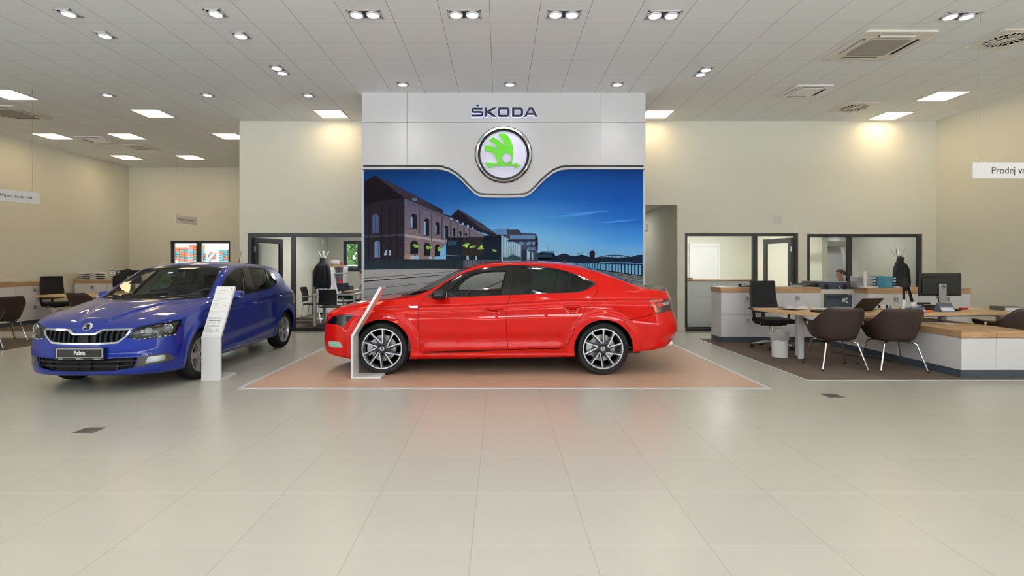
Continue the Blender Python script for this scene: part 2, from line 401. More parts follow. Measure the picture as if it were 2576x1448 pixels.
PANELS = [(-8.8, 9.25, 'square warm light panel at far left, above the nearer service sign'),
 (-7.0, 10.40, 'square warm light panel over the blue car, before the recess corner'),
 (-3.41, 10.44, 'square warm light panel just left of the white logo wall'),
 (-10.62, 12.25, 'leftmost square light panel of the far row over the recess'),
 (-8.86, 12.25, 'middle square light panel of the far row over the recess'),
 (-6.42, 12.25, 'square light panel partly hidden by the recess corner wall'),
 (-10.62, 14.65, 'left one of the two rearmost square light panels in the recess'),
 (-8.80, 14.65, 'right one of the two rearmost square light panels in the recess'),
 (3.19, 10.46, 'square warm light panel just right of the white logo wall'),
 (8.02, 10.55, 'square light panel nearest the right-hand back corner, lighting the wall'),
 (8.02, 9.33, 'square light panel over the sales desk, in front of the corner panel')]
for p in PANELS: panel(*p)
for x in (-8.8, -3.41, 3.19, 8.02):
    for y in (5.05, 1.45, -2.2): panel(x, y, 'square ceiling light panel overhead, nearer than the view reaches')
def spot(cx, cy, n, along, label, group):
    """recessed gimbal spots: one square frame with n round lamps along X or Y"""
    o = empty('recessed_spotlight', (cx, cy, CEIL), 0, label, 'spotlight', group)
    st = .20; hw = .085
    lx, ly = (st*(n-1)/2+hw+.02, hw+.02) if along == 'x' else (hw+.02, st*(n-1)/2+hw+.02)
    fr = MB(); t = .02
    fr.box(-lx, lx, -ly, -ly+t, -.006, -.001).box(-lx, lx, ly-t, ly, -.006, -.001).box(-lx, -lx+t, -ly, ly, -.006, -.001).box(lx-t, lx, -ly, ly, -.006, -.001)
    fr.build('frame', M_RIM, o, smooth=0)
    bk = MB(); bk.box(-lx+t, lx-t, -ly+t, ly-t, -.003, -.0005); bk.build('recess', M_BLACK, o, smooth=0)
    for i in range(n):
        d = (i-(n-1)/2)*st; c = (d, 0, 0) if along == 'x' else (0, d, 0)
        lp = MB().lathe([(.083, -.004), (.083, -.02), (.072, -.024), (.066, -.016)], 24, c).build('lamp_ring', M_RIM, o)
        MB().lathe([(.066, -.016), (.04, -.012), (0, -.010)], 24, c).build('lamp_lens', M_LAMP, lp)
    L = bpy.data.lights.new('lamp_beam', 'SPOT'); L.energy = 10*n; L.spot_size = math.radians(118); L.spot_blend = 1; L.color = (1, .975, .94); L.shadow_soft_size = .08
    lo = bpy.data.objects.new('lamp_beam', L); COL.objects.link(lo); lo.parent = o; lo.location = (0, 0, -.03)
    return o
for px, py, l in ((173, 33, 'single round spotlight at far left of the nearest row'), (543, 33, 'single round spotlight over the blue car in the nearest row'),
                  (264, 88, 'left single spotlight of the second row'), (606, 89, 'right single spotlight of the second row'),
                  (270, 238, 'leftmost small spotlight of the row before the recess'), (522, 238, 'middle small spotlight of the row before the recess'), (776, 239, 'small spotlight near the left edge of the logo wall'),
                  (1013, 211, 'left wall-washer spotlight before the logo wall'), (1283, 211, 'middle wall-washer spotlight above the logo'), (1553, 211, 'right wall-washer spotlight before the logo wall')):
    Y = F*HC/(VY-py); spot((px-VX)/F*Y, Y, 1, 'x', l, 'single recessed spotlights')
for px, py, a, l in ((918, 35.5, 'x', 'twin spotlight leftmost of the four over the red car'), (1168, 35.5, 'x', 'twin spotlight second from left of the four over the red car'),
                     (1418, 35.5, 'x', 'twin spotlight third from left of the four over the red car'), (1668, 37.5, 'x', 'twin spotlight rightmost of the four over the red car'),
                     (2411, 40, 'x', 'twin spotlight at far right beside the round air diffuser'),
                     (703, 176, 'y', 'lengthwise twin spotlight left of the logo wall'), (1769, 180, 'y', 'lengthwise twin spotlight right of the logo wall')):
    Y = F*HC/(VY-py); spot((px-VX)/F*Y, Y, 2, a, l, 'twin recessed spotlights')
for x in (-1.63, -.42, .78, 1.99):  # rows out of view, added to raise the lamp light in the hall
    for y in (3.8, 1.4, -1.0, -3.4): spot(x, y, 2, 'x', 'twin spotlight overhead, nearer than the view reaches', 'twin recessed spotlights')
for x in (-9.6, -6.4, 5.2, 8.2):  # side columns out of view, added for more lamp light
    for y in (3.2, -.4): spot(x, y, 2, 'x', 'twin spotlight overhead, nearer than the view reaches', 'twin recessed spotlights')
def wash(x, y, z, tx, ty, tz, e, ang, blend=.6, col=(1, .96, .9)):
    L = bpy.data.lights.new('spot_beam', 'SPOT'); L.energy = e; L.spot_size = math.radians(ang); L.spot_blend = blend; L.color = col; L.shadow_soft_size = .05
    o = bpy.data.objects.new('spot_beam', L); COL.objects.link(o); o.location = (x, y, z)
    o.rotation_euler = (Vector((tx, ty, tz))-Vector((x, y, z))).to_track_quat('-Z', 'Y').to_euler()
YW = 9.14
for x in (-1.62, .18, 1.98):
    wash(x, 8.6, CEIL-.03, x, YW, 2.6, 16, 66, 1.0)
for x in (-1.63, -.42, .78, 1.99):
    pass
# area lights added, without fixtures, to brighten the rooms behind the glazing
def room_fill(x, y, z, e, s=.5):
    L = bpy.data.lights.new('office_fill', 'AREA'); L.size = s; L.energy = e; L.color = (1, .97, .93)
    o = bpy.data.objects.new('office_fill', L); COL.objects.link(o); o.location = (x, y, z)
room_fill(-3.6, 13.3, 2.62, 48); room_fill(4.9, 11.9, 2.58, 34); room_fill(5.6, 13.0, 2.58, 14); room_fill(8.1, 12.3, 2.58, 12); room_fill(2.9, 13.2, 2.74, 8)
SC.view_settings.view_transform = 'Standard'; SC.view_settings.look = 'None'; SC.view_settings.gamma = 1; SC.view_settings.use_curve_mapping = False
SC.view_settings.exposure = 0.56
SC.cycles.max_bounces = 10; SC.cycles.diffuse_bounces = 4; SC.cycles.glossy_bounces = 4; SC.cycles.transparent_max_bounces = 16
SC.cycles.caustics_reflective = False; SC.cycles.caustics_refractive = False; SC.cycles.sample_clamp_indirect = 8
# ------------------------------------------------------------------ white logo wall with the printed mural
YS = 9.14                    # front of the upper white panel
def P2(px, py, Y=None):
    p = at(px, py, Y or YS); return (p[0], p[2])
wl, wr = P2(910, 0)[0], P2(1624, 0)[0]
# outline of the upper panel with the dipped lower edge (photo pixels)
CURVE = [(910, 424), (1095, 424), (1112, 425), (1131, 431), (1148, 441), (1163, 454), (1176, 468), (1189, 481), (1199, 489), (1208, 493.5), (1225, 495), (1270, 495.5), (1305, 495), (1322, 493), (1333, 487), (1346, 475), (1360, 460), (1375, 446), (1391, 434), (1410, 426), (1430, 424), (1450, 423.5), (1624, 423.5)]
curve = [P2(*p) for p in CURVE]
up = [(wl, CEIL)]+curve+[(wr, CEIL)]
def strip(b, pts, y0, y1, t, mi=0, off=0):
    """band of height t following pts, extruded y0..y1"""
    P = [np.array(p) for p in pts]; N = []
    for i in range(len(P)):
        d = P[min(i+1, len(P)-1)]-P[max(i-1, 0)]; d /= np.linalg.norm(d); N.append(np.array([-d[1], d[0]]))
    a = [p+n*(off+t/2) for p, n in zip(P, N)]; c = [p+n*(off-t/2) for p, n in zip(P, N)]
    for i in range(len(P)-1): b.prism([tuple(c[i]), tuple(c[i+1]), tuple(a[i+1]), tuple(a[i])], y0, y1, 'y', mi)
    return b
def panel_piece(b, x0, x1, z0, z1): b.prism([(x0, z0), (x1, z0), (x1, z1), (x0, z1)], YS, YS+.12, 'y')
zj = P2(0, 308)[1]; xa, xb = P2(1024, 0)[0], P2(1509, 0)[0]
g = .003
b = MB()
for x0, x1 in ((wl, xa-g), (xa+g, xb-g), (xb+g, wr)): panel_piece(b, x0, x1, zj+g, CEIL)
def clipx(x0, x1):
    out = []
    for (ax, az), (bx, bz) in zip(curve[:-1], curve[1:]):
        for X_ in (x0, x1):
            if ax < X_ < bx: out.append((X_, az+(bz-az)*(X_-ax)/(bx-ax)))
        if x0 <= bx <= x1: out.append((bx, bz))
    if x0 <= curve[0][0]: out.append(curve[0])
    return sorted(set(out))
for x0, x1 in ((wl, xa-g), (xa+g, xb-g), (xb+g, wr)):
    low = clipx(x0, x1); P = low+[(x1, zj-g), (x0, zj-g)]
    for (ax, az), (bx, bz) in zip(low[:-1], low[1:]): b.prism([(ax, az), (bx, bz), (bx, zj-g), (ax, zj-g)], YS, YS+.12, 'y')
struct(b.build('wall_logo_panel', M_WALLW, smooth=0))
struct(MB().box(wl+.02, wr-.02, YS+.10, YB, 0, CEIL).build('wall_logo_core', mat('dark_panel_joint', (120, 120, 122), rough=.6), smooth=0))
b = MB(); strip(b, [P2(914, 417.5), *[P2(x, y-6.5) for x, y in CURVE[1:-1]], P2(1619, 417.5)], YS-.004, YS, .034)
tag(b.build('accent_stripe', M_GLOSSB, smooth=0), 'black stripe curving along the lower edge of the logo wall panel', 'decorative stripe')
b = MB(); strip(b, curve[1:-1], YS-.012, YS+.10, .022); strip(b, [(wl, curve[0][1]), curve[1]], YS-.012, YS+.10, .022); strip(b, [curve[-2], (wr, curve[-1][1])], YS-.012, YS+.10, .022)
struct(b.build('trim_logo_panel', M_WALLW, smooth=0))
# ---- printed mural: the print's own colours, on a flat board
YM = YS+.055
def M2(px, py): return P2(px, py, YM)
cols = []; verts = []; faces = []
def mpoly(pts, c, layer, c2=None, tri=True):
    """flat colour patch; c2 shades towards the lower end of the patch (print colour)"""
    o = len(verts); ys = [p[1] for p in pts]; y0, y1 = min(ys), max(ys)
    for p in pts:
        x, z = M2(*p); verts.append((x, YM-.0006*layer, z))
        t = 0 if c2 is None or y1 == y0 else (p[1]-y0)/(y1-y0); cc = c if c2 is None else [a*(1-t)+b_*t for a, b_ in zip(c, c2)]
        cols.append(rgb(*cc)[:3]+(.5 if layer >= 6 else .12,))
    faces.append(tuple(range(o, o+len(pts))))
# sky: a grid, deep blue above, pale at the horizon, lighter in the middle
SKY = [(425, (16, 46, 98), (20, 64, 134), (18, 56, 122)), (500, (22, 66, 132), (38, 98, 174), (24, 74, 158)), (560, (36, 92, 164), (78, 146, 206), (38, 100, 186)), (610, (64, 136, 205), (128, 190, 232), (72, 146, 218)), (650, (90, 160, 212), (158, 208, 238), (120, 180, 226)), (672, (100, 165, 214), (160, 206, 234), (130, 186, 226))]
xs_ = np.linspace(915, 1618, 25)
def skyc(i, x):
    a, m_, c = SKY[i][1:]; t = (x-915)/703
    k = (t/.55) if t < .55 else (1-t)/.45
    e = a if t < .55 else c
    k = k*k*(3-2*k); return [e[j]*(1-k)+m_[j]*k for j in range(3)]
for i in range(len(SKY)-1):
    for j in range(24):
        q = [(xs_[j], SKY[i][0], i), (xs_[j+1], SKY[i][0], i), (xs_[j+1], SKY[i+1][0], i+1), (xs_[j], SKY[i+1][0], i+1)]
        o = len(verts)
        for x, y, r in q:
            X_, Z_ = M2(x, y); verts.append((X_, YM, Z_)); cols.append(rgb(*skyc(r, x))[:3]+(.03,))
        faces.append((o, o+1, o+2, o+3))
def cm(P, s=5.57, ox=910, oy=420): return [(ox+x/s, oy+y/s) for x, y in P]
def cn(P): return cm(P, 6.0325, 1240, 520)
# quay paving
mpoly([(915, 676), (985, 674), (1130, 680), (1130, 700), (915, 745)], (176, 176, 178), 1, (140, 146, 152)); mpoly([(915, 684), (985, 676), (1618, 676), (1618, 905), (915, 905)], (168, 170, 172), 2, (108, 116, 122))
for y0, y1 in ((699, 690), (707, 697), (727, 713), (748, 726), (706, 696.5)): mpoly([(915, y0), (1140, y1-8), (1140, y1-7), (915, y0+1.6)], (84, 90, 98), 3)
mpoly([(915, 703), (1075, 693), (1075, 696), (915, 707)], (192, 186, 172), 3)
for y0, y1 in ((900, 660), (860, 690), (800, 735)): mpoly([(1010, y0), (1330, y1+60), (1330, y1+62), (1010, y0+3)], (80, 86, 92), 3)
mpoly([(1180, 742), (1265, 704), (1266, 706), (1182, 745)], (50, 54, 60), 3)
# far bank and water
mpoly(cn([(690, 800), (2270, 840), (2270, 1060), (690, 940)]), (96, 160, 206), 2, (110, 170, 214))
mpoly(cn([(680, 700), (760, 690), (900, 700), (960, 745), (1050, 712), (1100, 708), (1180, 740), (1280, 745), (1340, 722), (1450, 755), (1560, 775), (1700, 760), (1900, 770), (2100, 758), (2200, 728), (2270, 726), (2270, 860), (690, 830)]), (34, 46, 66), 3, (24, 36, 54))
mpoly(cn([(1465, 700), (1490, 664), (1530, 664), (1550, 700), (1540, 790), (1475, 790)]), (40, 34, 44), 4)
mpoly(cn([(715, 672), (930, 668), (935, 760), (715, 770)]), (92, 130, 172), 3, (70, 106, 148)); mpoly(cn([(690, 720), (800, 700), (900, 712), (920, 790), (690, 800)]), (36, 62, 78), 4)
mpoly(cn([(828, 570), (840, 570), (842, 660), (826, 660)]), (120, 160, 200), 4); mpoly(cn([(1276, 700), (1282, 700), (1282, 745), (1276, 745)]), (60, 80, 110), 4); mpoly(cn([(1276, 706), (1350, 694), (1350, 698), (1276, 711)]), (60, 80, 110), 4)
arc = [(1560+i*48, 770-44*math.sin(PI*i/12)) for i in range(13)]
for a, c in zip(arc[:-1], arc[1:]):
    mpoly(cn([a, c, (c[0], c[1]+11), (a[0], a[1]+11)]), (28, 40, 60), 5); mpoly(cn([(a[0], a[1]), (a[0]+7, a[1]), (a[0]+7, 785), (a[0], 785)]), (30, 42, 62), 5)
mpoly(cn([(1540, 775), (2150, 768), (2150, 782), (1540, 790)]), (26, 38, 56), 5)
mpoly(cn([(690, 770), (2270, 800), (2270, 858), (690, 838)]), (30, 44, 66), 4)
mpoly(cn([(1620, 838), (2120, 846), (2120, 858), (1620, 852)]), (96, 160, 206), 5)
# quayside railing and promenade
mpoly(cn([(1000, 890), (2270, 1000), (2270, 1240), (1000, 1240)]), (110, 118, 126), 3, (140, 146, 150))
mpoly(cn([(1180, 835), (2270, 868), (2270, 884), (1180, 848)]), (28, 40, 62), 6); mpoly(cn([(1300, 905), (2270, 1040), (2270, 1056), (1300, 915)]), (36, 46, 62), 6)
mpoly(cn([(1240, 850), (2270, 884), (2270, 1042), (1240, 898)]), (98, 168, 218), 5, (132, 192, 230))
for k in range(26):
    t = k/25; x = 1250+1000*(t**1.35); wdt = 7+15*t; yb = 900+(x-1240)/1030*142; mpoly(cn([(x, 850+(x-1240)*.033), (x+wdt, 850+(x-1240)*.033), (x+wdt, yb), (x, yb)]), (30, 44, 66), 6)
for y0, y1 in ((930, 1078), (955, 1110), (985, 1150)): mpoly(cn([(1500, y0), (2270, y1), (2270, y1+9), (1500, y0+5)]), (52, 60, 70), 6)
# modern block and glass pavilion
mpoly(cn([(0, 345), (215, 335), (440, 400), (650, 405), (680, 470), (680, 700), (690, 830), (0, 830)]), (66, 70, 92), 4, (56, 72, 96))
mpoly(cn([(0, 352), (80, 330), (200, 332), (222, 370), (222, 420), (0, 420)]), (88, 130, 176), 5); mpoly(cn([(215, 348), (390, 345), (440, 405), (440, 415), (215, 415)]), (64, 60, 82), 5)
mpoly(cn([(260, 430), (640, 432), (640, 486), (260, 490)]), (92, 126, 164), 5); mpoly(cn([(220, 500), (650, 495), (650, 520), (220, 530)]), (44, 46, 66), 6)
for x in (375, 500, 570): mpoly(cn([(x, 575), (x+30, 535), (x+62, 528), (x+90, 548), (x+100, 575)]), (96, 132, 170), 6)
for x in (510, 575): mpoly(cn([(x, 652), (x+30, 612), (x+60, 604), (x+75, 652)]), (92, 126, 166), 6)
mpoly(cn([(640, 410), (682, 470), (682, 660), (640, 640)]), (44, 44, 64), 6)
mpoly(cm([(1180, 985), (1950, 950), (1950, 1330), (1180, 1330)]), (24, 28, 40), 5, (34, 48, 64))
mpoly(cm([(1400, 1000), (1700, 985), (1700, 1240), (1400, 1250)]), (40, 42, 50), 6, (56, 52, 46)); mpoly(cm([(1210, 1040), (1330, 1030), (1330, 1090), (1210, 1100)]), (44, 76, 92), 6)
mpoly(cn([(128, 430), (430, 590), (430, 815), (128, 835)]), (152, 196, 222), 6, (196, 222, 236))
for k in range(11):
    t = k/10; x = 150+270*t; mpoly(cn([(x, 442+.53*(x-128)), (x+7, 446+.53*(x-128)), (x+7, 812), (x, 812)]), (74, 112, 146), 7)
mpoly(cn([(150, 755), (210, 770), (300, 722), (425, 768), (425, 815), (150, 825)]), (66, 100, 118), 7)
mpoly(cn([(515, 640), (560, 690), (560, 806), (515, 806)]), (168, 200, 220), 6); mpoly(cn([(585, 682), (612, 700), (612, 800), (585, 800)]), (150, 186, 210), 6)
mpoly(cn([(430, 650), (515, 650), (515, 810), (430, 810)]), (40, 58, 78), 5)
# brick hall: shaded gable end and the lit long side
mpoly(cm([(40, 205), (185, 118), (400, 215), (560, 300), (870, 462), (1140, 600), (1140, 640), (1150, 660), (1260, 685), (1350, 590), (1700, 800), (1895, 945), (1895, 1000), (600, 440), (600, 1330), (40, 1330)]), (34, 28, 38), 6, (44, 40, 48))
mpoly(cm([(600, 440), (1380, 770), (1710, 950), (1710, 985), (1200, 985), (1200, 1050), (1000, 1290), (600, 1290)]), (78, 78, 102), 7, (132, 116, 114))
mpoly(cm([(40, 205), (185, 118), (590, 430), (280, 470), (40, 540)]), (24, 20, 26), 7)
mpoly(cm([(190, 120), (600, 430), (1370, 765), (1140, 655), (870, 462), (560, 300)]), (52, 44, 58), 8)
mpoly(cm([(1255, 680), (1350, 590), (1710, 935), (1390, 790)]), (30, 28, 40), 8); mpoly(cm([(1350, 590), (1420, 625), (1680, 790), (1895, 945), (1700, 880), (1560, 770)]), (58, 56, 74), 9)
mpoly(cm([(600, 455), (1380, 785), (1380, 802), (600, 482)]), (72, 74, 98), 9); mpoly(cm([(1380, 800), (1710, 945), (1710, 962), (1380, 822)]), (96, 104, 132), 9)
mpoly(cm([(600, 938), (1195, 1030), (1160, 1058), (600, 972)]), (152, 146, 156), 9); mpoly(cm([(40, 960), (600, 932), (600, 965), (40, 990)]), (58, 60, 76), 9)
def arch_win(x0, x1, y0, y1, c, l=10):
    n = 8; cx, r = (x0+x1)/2, (x1-x0)/2; P = [(x0, y1), (x0, y0+r)]+[(cx-r*math.cos(PI*i/n), y0+r-r*math.sin(PI*i/n)) for i in range(1, n)]+[(x1, y0+r), (x1, y1)]; mpoly(cm(P), c, l)
for x0, x1, y0, y1 in ((690, 772, 655, 865), (878, 945, 720, 965), (1035, 1087, 770, 945), (1160, 1212, 815, 1010), (1270, 1312, 853, 968), (1365, 1398, 895, 968), (1445, 1475, 925, 968)):
    arch_win(x0, x1, y0, y1, (30, 30, 42)); mpoly(cm([(x0, y0+40), (x0+(x1-x0)*.26, y0+46), (x0+(x1-x0)*.26, y1-8), (x0, y1-8)]), (120, 164, 206), 11)
    mpoly(cm([(x1+28, y0-70), (x1+44, y0-62), (x1+44, y1+70), (x1+28, y1+66)]), (62, 58, 76), 10)
for x0, x1, y0, y1 in ((682, 790, 1028, 1215), (872, 958, 1058, 1240), (1025, 1100, 1080, 1250)): arch_win(x0, x1, y0, y1, (30, 32, 40))
for x0, x1, y0, y1, c in ((150, 240, 660, 925, (64, 84, 120)), (180, 256, 1030, 1265, (104, 128, 162))):
    arch_win(x0, x1, y0, y1, c)
    for k in (1, 2, 3): mpoly(cm([(x0+(x1-x0)*k/4-3, y0+10), (x0+(x1-x0)*k/4+3, y0+10), (x0+(x1-x0)*k/4+3, y1), (x0+(x1-x0)*k/4-3, y1)]), (34, 36, 50), 11)
for k in range(4): mpoly(cm([(710+k*18, 432), (722+k*18, 438), (722+k*18, 478), (710+k*18, 472)]), (96, 120, 156), 11)
for x, y in ((1240, 705), (1330, 738), (1405, 775), (1475, 805), (1540, 832)): mpoly(cm([(x, y), (x+28, y+8), (x+28, y+40), (x, y+30)]), (120, 158, 196), 11)
for x in (90, 275, 380, 490, 585): mpoly(cm([(x, 540), (x+12, 540), (x+12, 1290), (x, 1290)]), (28, 26, 34), 10)
mpoly(cm([(330, 1165), (350, 1165), (350, 1235), (312, 1235)]), (150, 176, 206), 11); mpoly(cm([(378, 1165), (404, 1165), (414, 1235), (378, 1235)]), (150, 176, 206), 11)
# quay wall, planters, trees
mpoly(cm([(40, 1290), (1425, 1290), (1425, 1430), (1000, 1418), (40, 1440)]), (38, 46, 54), 12, (46, 56, 66)); mpoly(cm([(800, 1290), (806, 1290), (806, 1420), (800, 1420)]), (24, 30, 36), 13)
mpoly(cm([(1425, 1300), (1960, 1300), (1960, 1345), (1425, 1440)]), (92, 106, 122), 12, (120, 130, 142))
for x in range(1440, 1960, 36): mpoly(cm([(x, 1300), (x+12, 1300), (x+12, 1420), (x, 1420)]), (60, 72, 88), 13)
mpoly(cm([(600, 1230), (680, 1230), (680, 1290), (600, 1290)]), (150, 130, 116), 12); mpoly(cm([(680, 1242), (800, 1242), (800, 1290), (680, 1290)]), (172, 172, 190), 12); mpoly(cm([(750, 1244), (800, 1244), (800, 1288), (750, 1288)]), (140, 188, 220), 13)
mpoly(cm([(942, 1252), (985, 1252), (985, 1288), (942, 1288)]), (140, 180, 206), 13); mpoly(cm([(1470, 1240), (1500, 1240), (1500, 1298), (1470, 1298)]), (170, 196, 214), 13); mpoly(cm([(1596, 1250), (1618, 1250), (1618, 1298), (1596, 1298)]), (180, 200, 214), 13)
mpoly(cm([(1160, 1228), (1375, 1240), (1375, 1250), (1160, 1240)]), (120, 130, 144), 13)
rr = random.Random(3)
for cx, cy, w_, h_ in ((755, 1100, 44, 44), (938, 1130, 52, 30), (1092, 1148, 46, 30), (1462, 1092, 60, 34), (1560, 1118, 44, 26), (1668, 1132, 46, 32), (1850, 1170, 40, 22)):
    for k in range(9):
        a = rr.uniform(0, 2*PI); d = rr.uniform(0, .7); x, y = cx+math.cos(a)*d*w_, cy+math.sin(a)*d*h_; r = rr.uniform(.3, .55)
        q = [(x+math.cos(2*PI*i/9)*r*w_*rr.uniform(.8, 1.1), y+math.sin(2*PI*i/9)*r*h_*rr.uniform(.8, 1.1)) for i in range(9)]
        mpoly(cm(q), [(120, 168, 62), (150, 194, 84), (92, 140, 54), (170, 206, 104)][k % 4], 14+k*.1)
    mpoly(cm([(cx-4, cy+h_*.5), (cx+4, cy+h_*.5), (cx+4, 1245), (cx-4, 1245)]), (44, 44, 40), 13.5)
# thin haze clouds
for x, y, L in ((1360, 545, 130), (1420, 538, 110), (1480, 560, 120)): mpoly([(x, y), (x+L*.5, y-4), (x+L, y-9), (x+L, y-7), (x+L*.5, y)], (70, 140, 214), 1)
me = bpy.data.meshes.new('mural'); me.from_pydata(verts, [], faces)
ca = me.color_attributes.new('print', 'FLOAT_COLOR', 'POINT'); ca.data.foreach_set('color', np.array(cols, 'f').reshape(-1))
mm = mat('printed_mural', (128, 128, 128), rough=.8, spec=.05); nt, N_, L_, B_ = nodes(mm)
a_ = N_.new('ShaderNodeVertexColor'); a_.layer_name = 'print'
tc = N_.new('ShaderNodeTexCoord'); nz = N_.new('ShaderNodeTexNoise'); nz.inputs['Scale'].default_value = 26; nz.inputs['Detail'].default_value = 6; L_.new(tc.outputs['Object'], nz.inputs['Vector'])
mx = N_.new('ShaderNodeMix'); mx.data_type = 'RGBA'; mx.blend_type = 'OVERLAY'; L_.new(a_.outputs['Alpha'], mx.inputs[0]); L_.new(a_.outputs['Color'], mx.inputs[6]); L_.new(nz.outputs[0], mx.inputs[7]); L_.new(mx.outputs[2], B_.inputs['Base Color'])
me.materials.append(mm)
mural_print = bpy.data.objects.new('mural_print', me); COL.objects.link(mural_print)
ml, mr2 = M2(915, 0)[0], M2(1618, 0)[0]
bd = MB().box(ml-.01, mr2+.01, YM+.001, YM+.04, .02, M2(0, 424)[1]).build('mural', mat('mural_board', (90, 96, 104), rough=.6, noise=.01), smooth=0)
tag(bd, 'large printed mural of a brick quayside hall under blue sky, on the logo wall', 'mural'); mural_print.parent = bd
b = MB(); b.box(ml-.035, ml, YM-.012, YM+.04, .0, M2(0, 428)[1]).box(mr2, mr2+.035, YM-.012, YM+.04, .0, M2(0, 428)[1])
b.build('mural_frame', M_WALLW, bd, smooth=0)
# ---- sign lettering and round emblem
M_INK = mat('dark_lettering', (26, 26, 34), rough=.4, noise=.03); M_HALO = mat('backlit_halo', (190, 196, 255), rough=.4, emit=.9, ecol=(186, 194, 255))
sign = empty('logo_lettering', (0, YS, 0), 0, 'dark backlit lettering SKODA with a caron on the white logo wall', 'wall sign')
def cl(P): return [(1170+x/6.295, 250+y/6.295) for x, y in P]
def S2(P): return [P2(*q, YS) for q in cl(P)]
def ring_letter(b, outer, inner, y0, y1):
    n = len(outer)
    for i in range(n):
        j = (i+1) % n; b.prism([outer[i], outer[j], inner[j], inner[i]], y0, y1, 'y')
def rr4(x0, x1, y0, y1, rl, rr_, n=5):
    P = []
    for cx, cy, r, a0 in ((x1-rr_, y0+rr_, rr_, -PI/2), (x1-rr_, y1-rr_, rr_, 0), (x0+rl, y1-rl, rl, PI/2), (x0+rl, y0+rl, rl, PI)):
        for i in range(n+1): a = a0+PI/2*i/n; P.append((cx+r*math.cos(a), cy+r*math.sin(a)))
    return P
def letters(grow, y0, y1):
    out = []
    def stroke(b, P, w):
        P = [np.array(p, float) for p in P]
        for i in range(len(P)-1):
            d = P[i+1]-P[i]; d /= np.linalg.norm(d); n = np.array([-d[1], d[0]])*w/2; e = d*w*.18*0
            b.prism(S2([tuple(P[i]-n-e), tuple(P[i+1]-n+e), tuple(P[i+1]+n+e), tuple(P[i]+n-e)]), y0, y1, 'y')
    G = grow
    b = MB(); w = 32+2*G
    def arcp(cx, cy, r, a0, a1, n=8): return [(cx+r*math.cos(math.radians(a0+(a1-a0)*i/n)), cy+r*math.sin(math.radians(a0+(a1-a0)*i/n))) for i in range(n+1)]
    pts = [(276+G, 155)]+arcp(140, 182, 27, -90, -180)+arcp(140, 182, 27, 180, 90)[1:]+arcp(250, 237, 28, -90, 0)+arcp(250, 237, 28, 0, 90)[1:]+[(106-G, 266)]
    stroke(b, pts, w*.86)
    b.prism(S2([(162-G, 95-G), (185, 95-G), (200, 103), (216, 95-G), (240+G, 95-G), (214+G, 118+G), (186-G, 118+G)]), y0, y1, 'y'); out.append(b)
    b = MB(); b.prism(S2([(317-G, 138-G), (353+G, 138-G), (353+G, 283+G), (317-G, 283+G)]), y0, y1, 'y')
    b.prism(S2([(353, 190), (442-G, 138-G), (496+G, 138-G), (398, 206+G), (498+G, 283+G), (442-G, 283+G), (353, 222)]), y0, y1, 'y'); out.append(b)
    b = MB(); ring_letter(b, S2(rr4(512-G, 706+G, 136-G, 285+G, 42, 42)), S2(rr4(552+G, 666-G, 166+G, 255-G, 20, 20)), y0, y1); out.append(b)
    b = MB(); ring_letter(b, S2(rr4(742-G, 918+G, 138-G, 283+G, 3, 46)), S2(rr4(780+G, 880-G, 168+G, 254-G, 2, 24)), y0, y1); out.append(b)
    b = MB(); a0, a1 = 1039, 1040
    b.prism(S2([(936-G, 283+G), (1008-G*.5, 138-G), (a0, 138-G), (a0, 168), (1020, 168), (996-G, 226-G), (985, 252+G), (972+G, 283+G)]), y0, y1, 'y')
    b.prism(S2([(1143+G, 283+G), (1070+G*.5, 138-G), (a0, 138-G), (a0, 168), (1056, 168), (1082+G, 226-G), (1094, 252+G), (1107-G, 283+G)]), y0, y1, 'y')
    b.prism(S2([(996-G, 226-G), (1082+G, 226-G), (1094, 252+G), (985, 252+G)]), y0, y1, 'y'); out.append(b)
    return out
YSL = 0
for bl, bh in zip(letters(0, -.045, -.015), letters(5, -.010, -.001)):
    o = bl.build('letter', M_INK, sign, smooth=0); bh.build('halo_plate', M_HALO, o, smooth=0)
def cb(x, y): return P2(1170+x/6.295, 250+y/6.295, YS)
cx, cz = cb(609, 876); R0 = cb(609+450, 876)[0]-cx
emb = empty('round_emblem', (cx, YS, cz), 0, 'large round chrome-ringed emblem with a green winged arrow on the logo wall', 'emblem')
MB().lathe([(R0, 0), (R0, -.03), (R0*.985, -.035)], 72, axis='y', cap=False).build('back_rim', M_GLOSSB, emb)
MB().lathe([(R0*.985, -.02), (R0*.98, -.05), (R0*.95, -.066), (R0*.90, -.06), (R0*.875, -.04)], 96, axis='y', cap=False).build('chrome_ring', M_CHROME, emb)
MB().lathe([(R0*.876, -.04), (R0*.875, -.045), (R0*.825, -.045), (R0*.815, -.02)], 96, axis='y', cap=False).build('black_ring', M_GLOSSB, emb)
MB().lathe([(R0*.86, -.018), (0, -.018)], 72, axis='y', cap=False).build('white_field', mat('emblem_field', (222, 222, 246), rough=.35, spec=.3, emit=.05, ecol=(230, 230, 255)), emb)
def ce(P): 
    out = []
    for x, y in P: X_, Z_ = cb(x, y); out.append((X_-cx, Z_-cz))
    return out
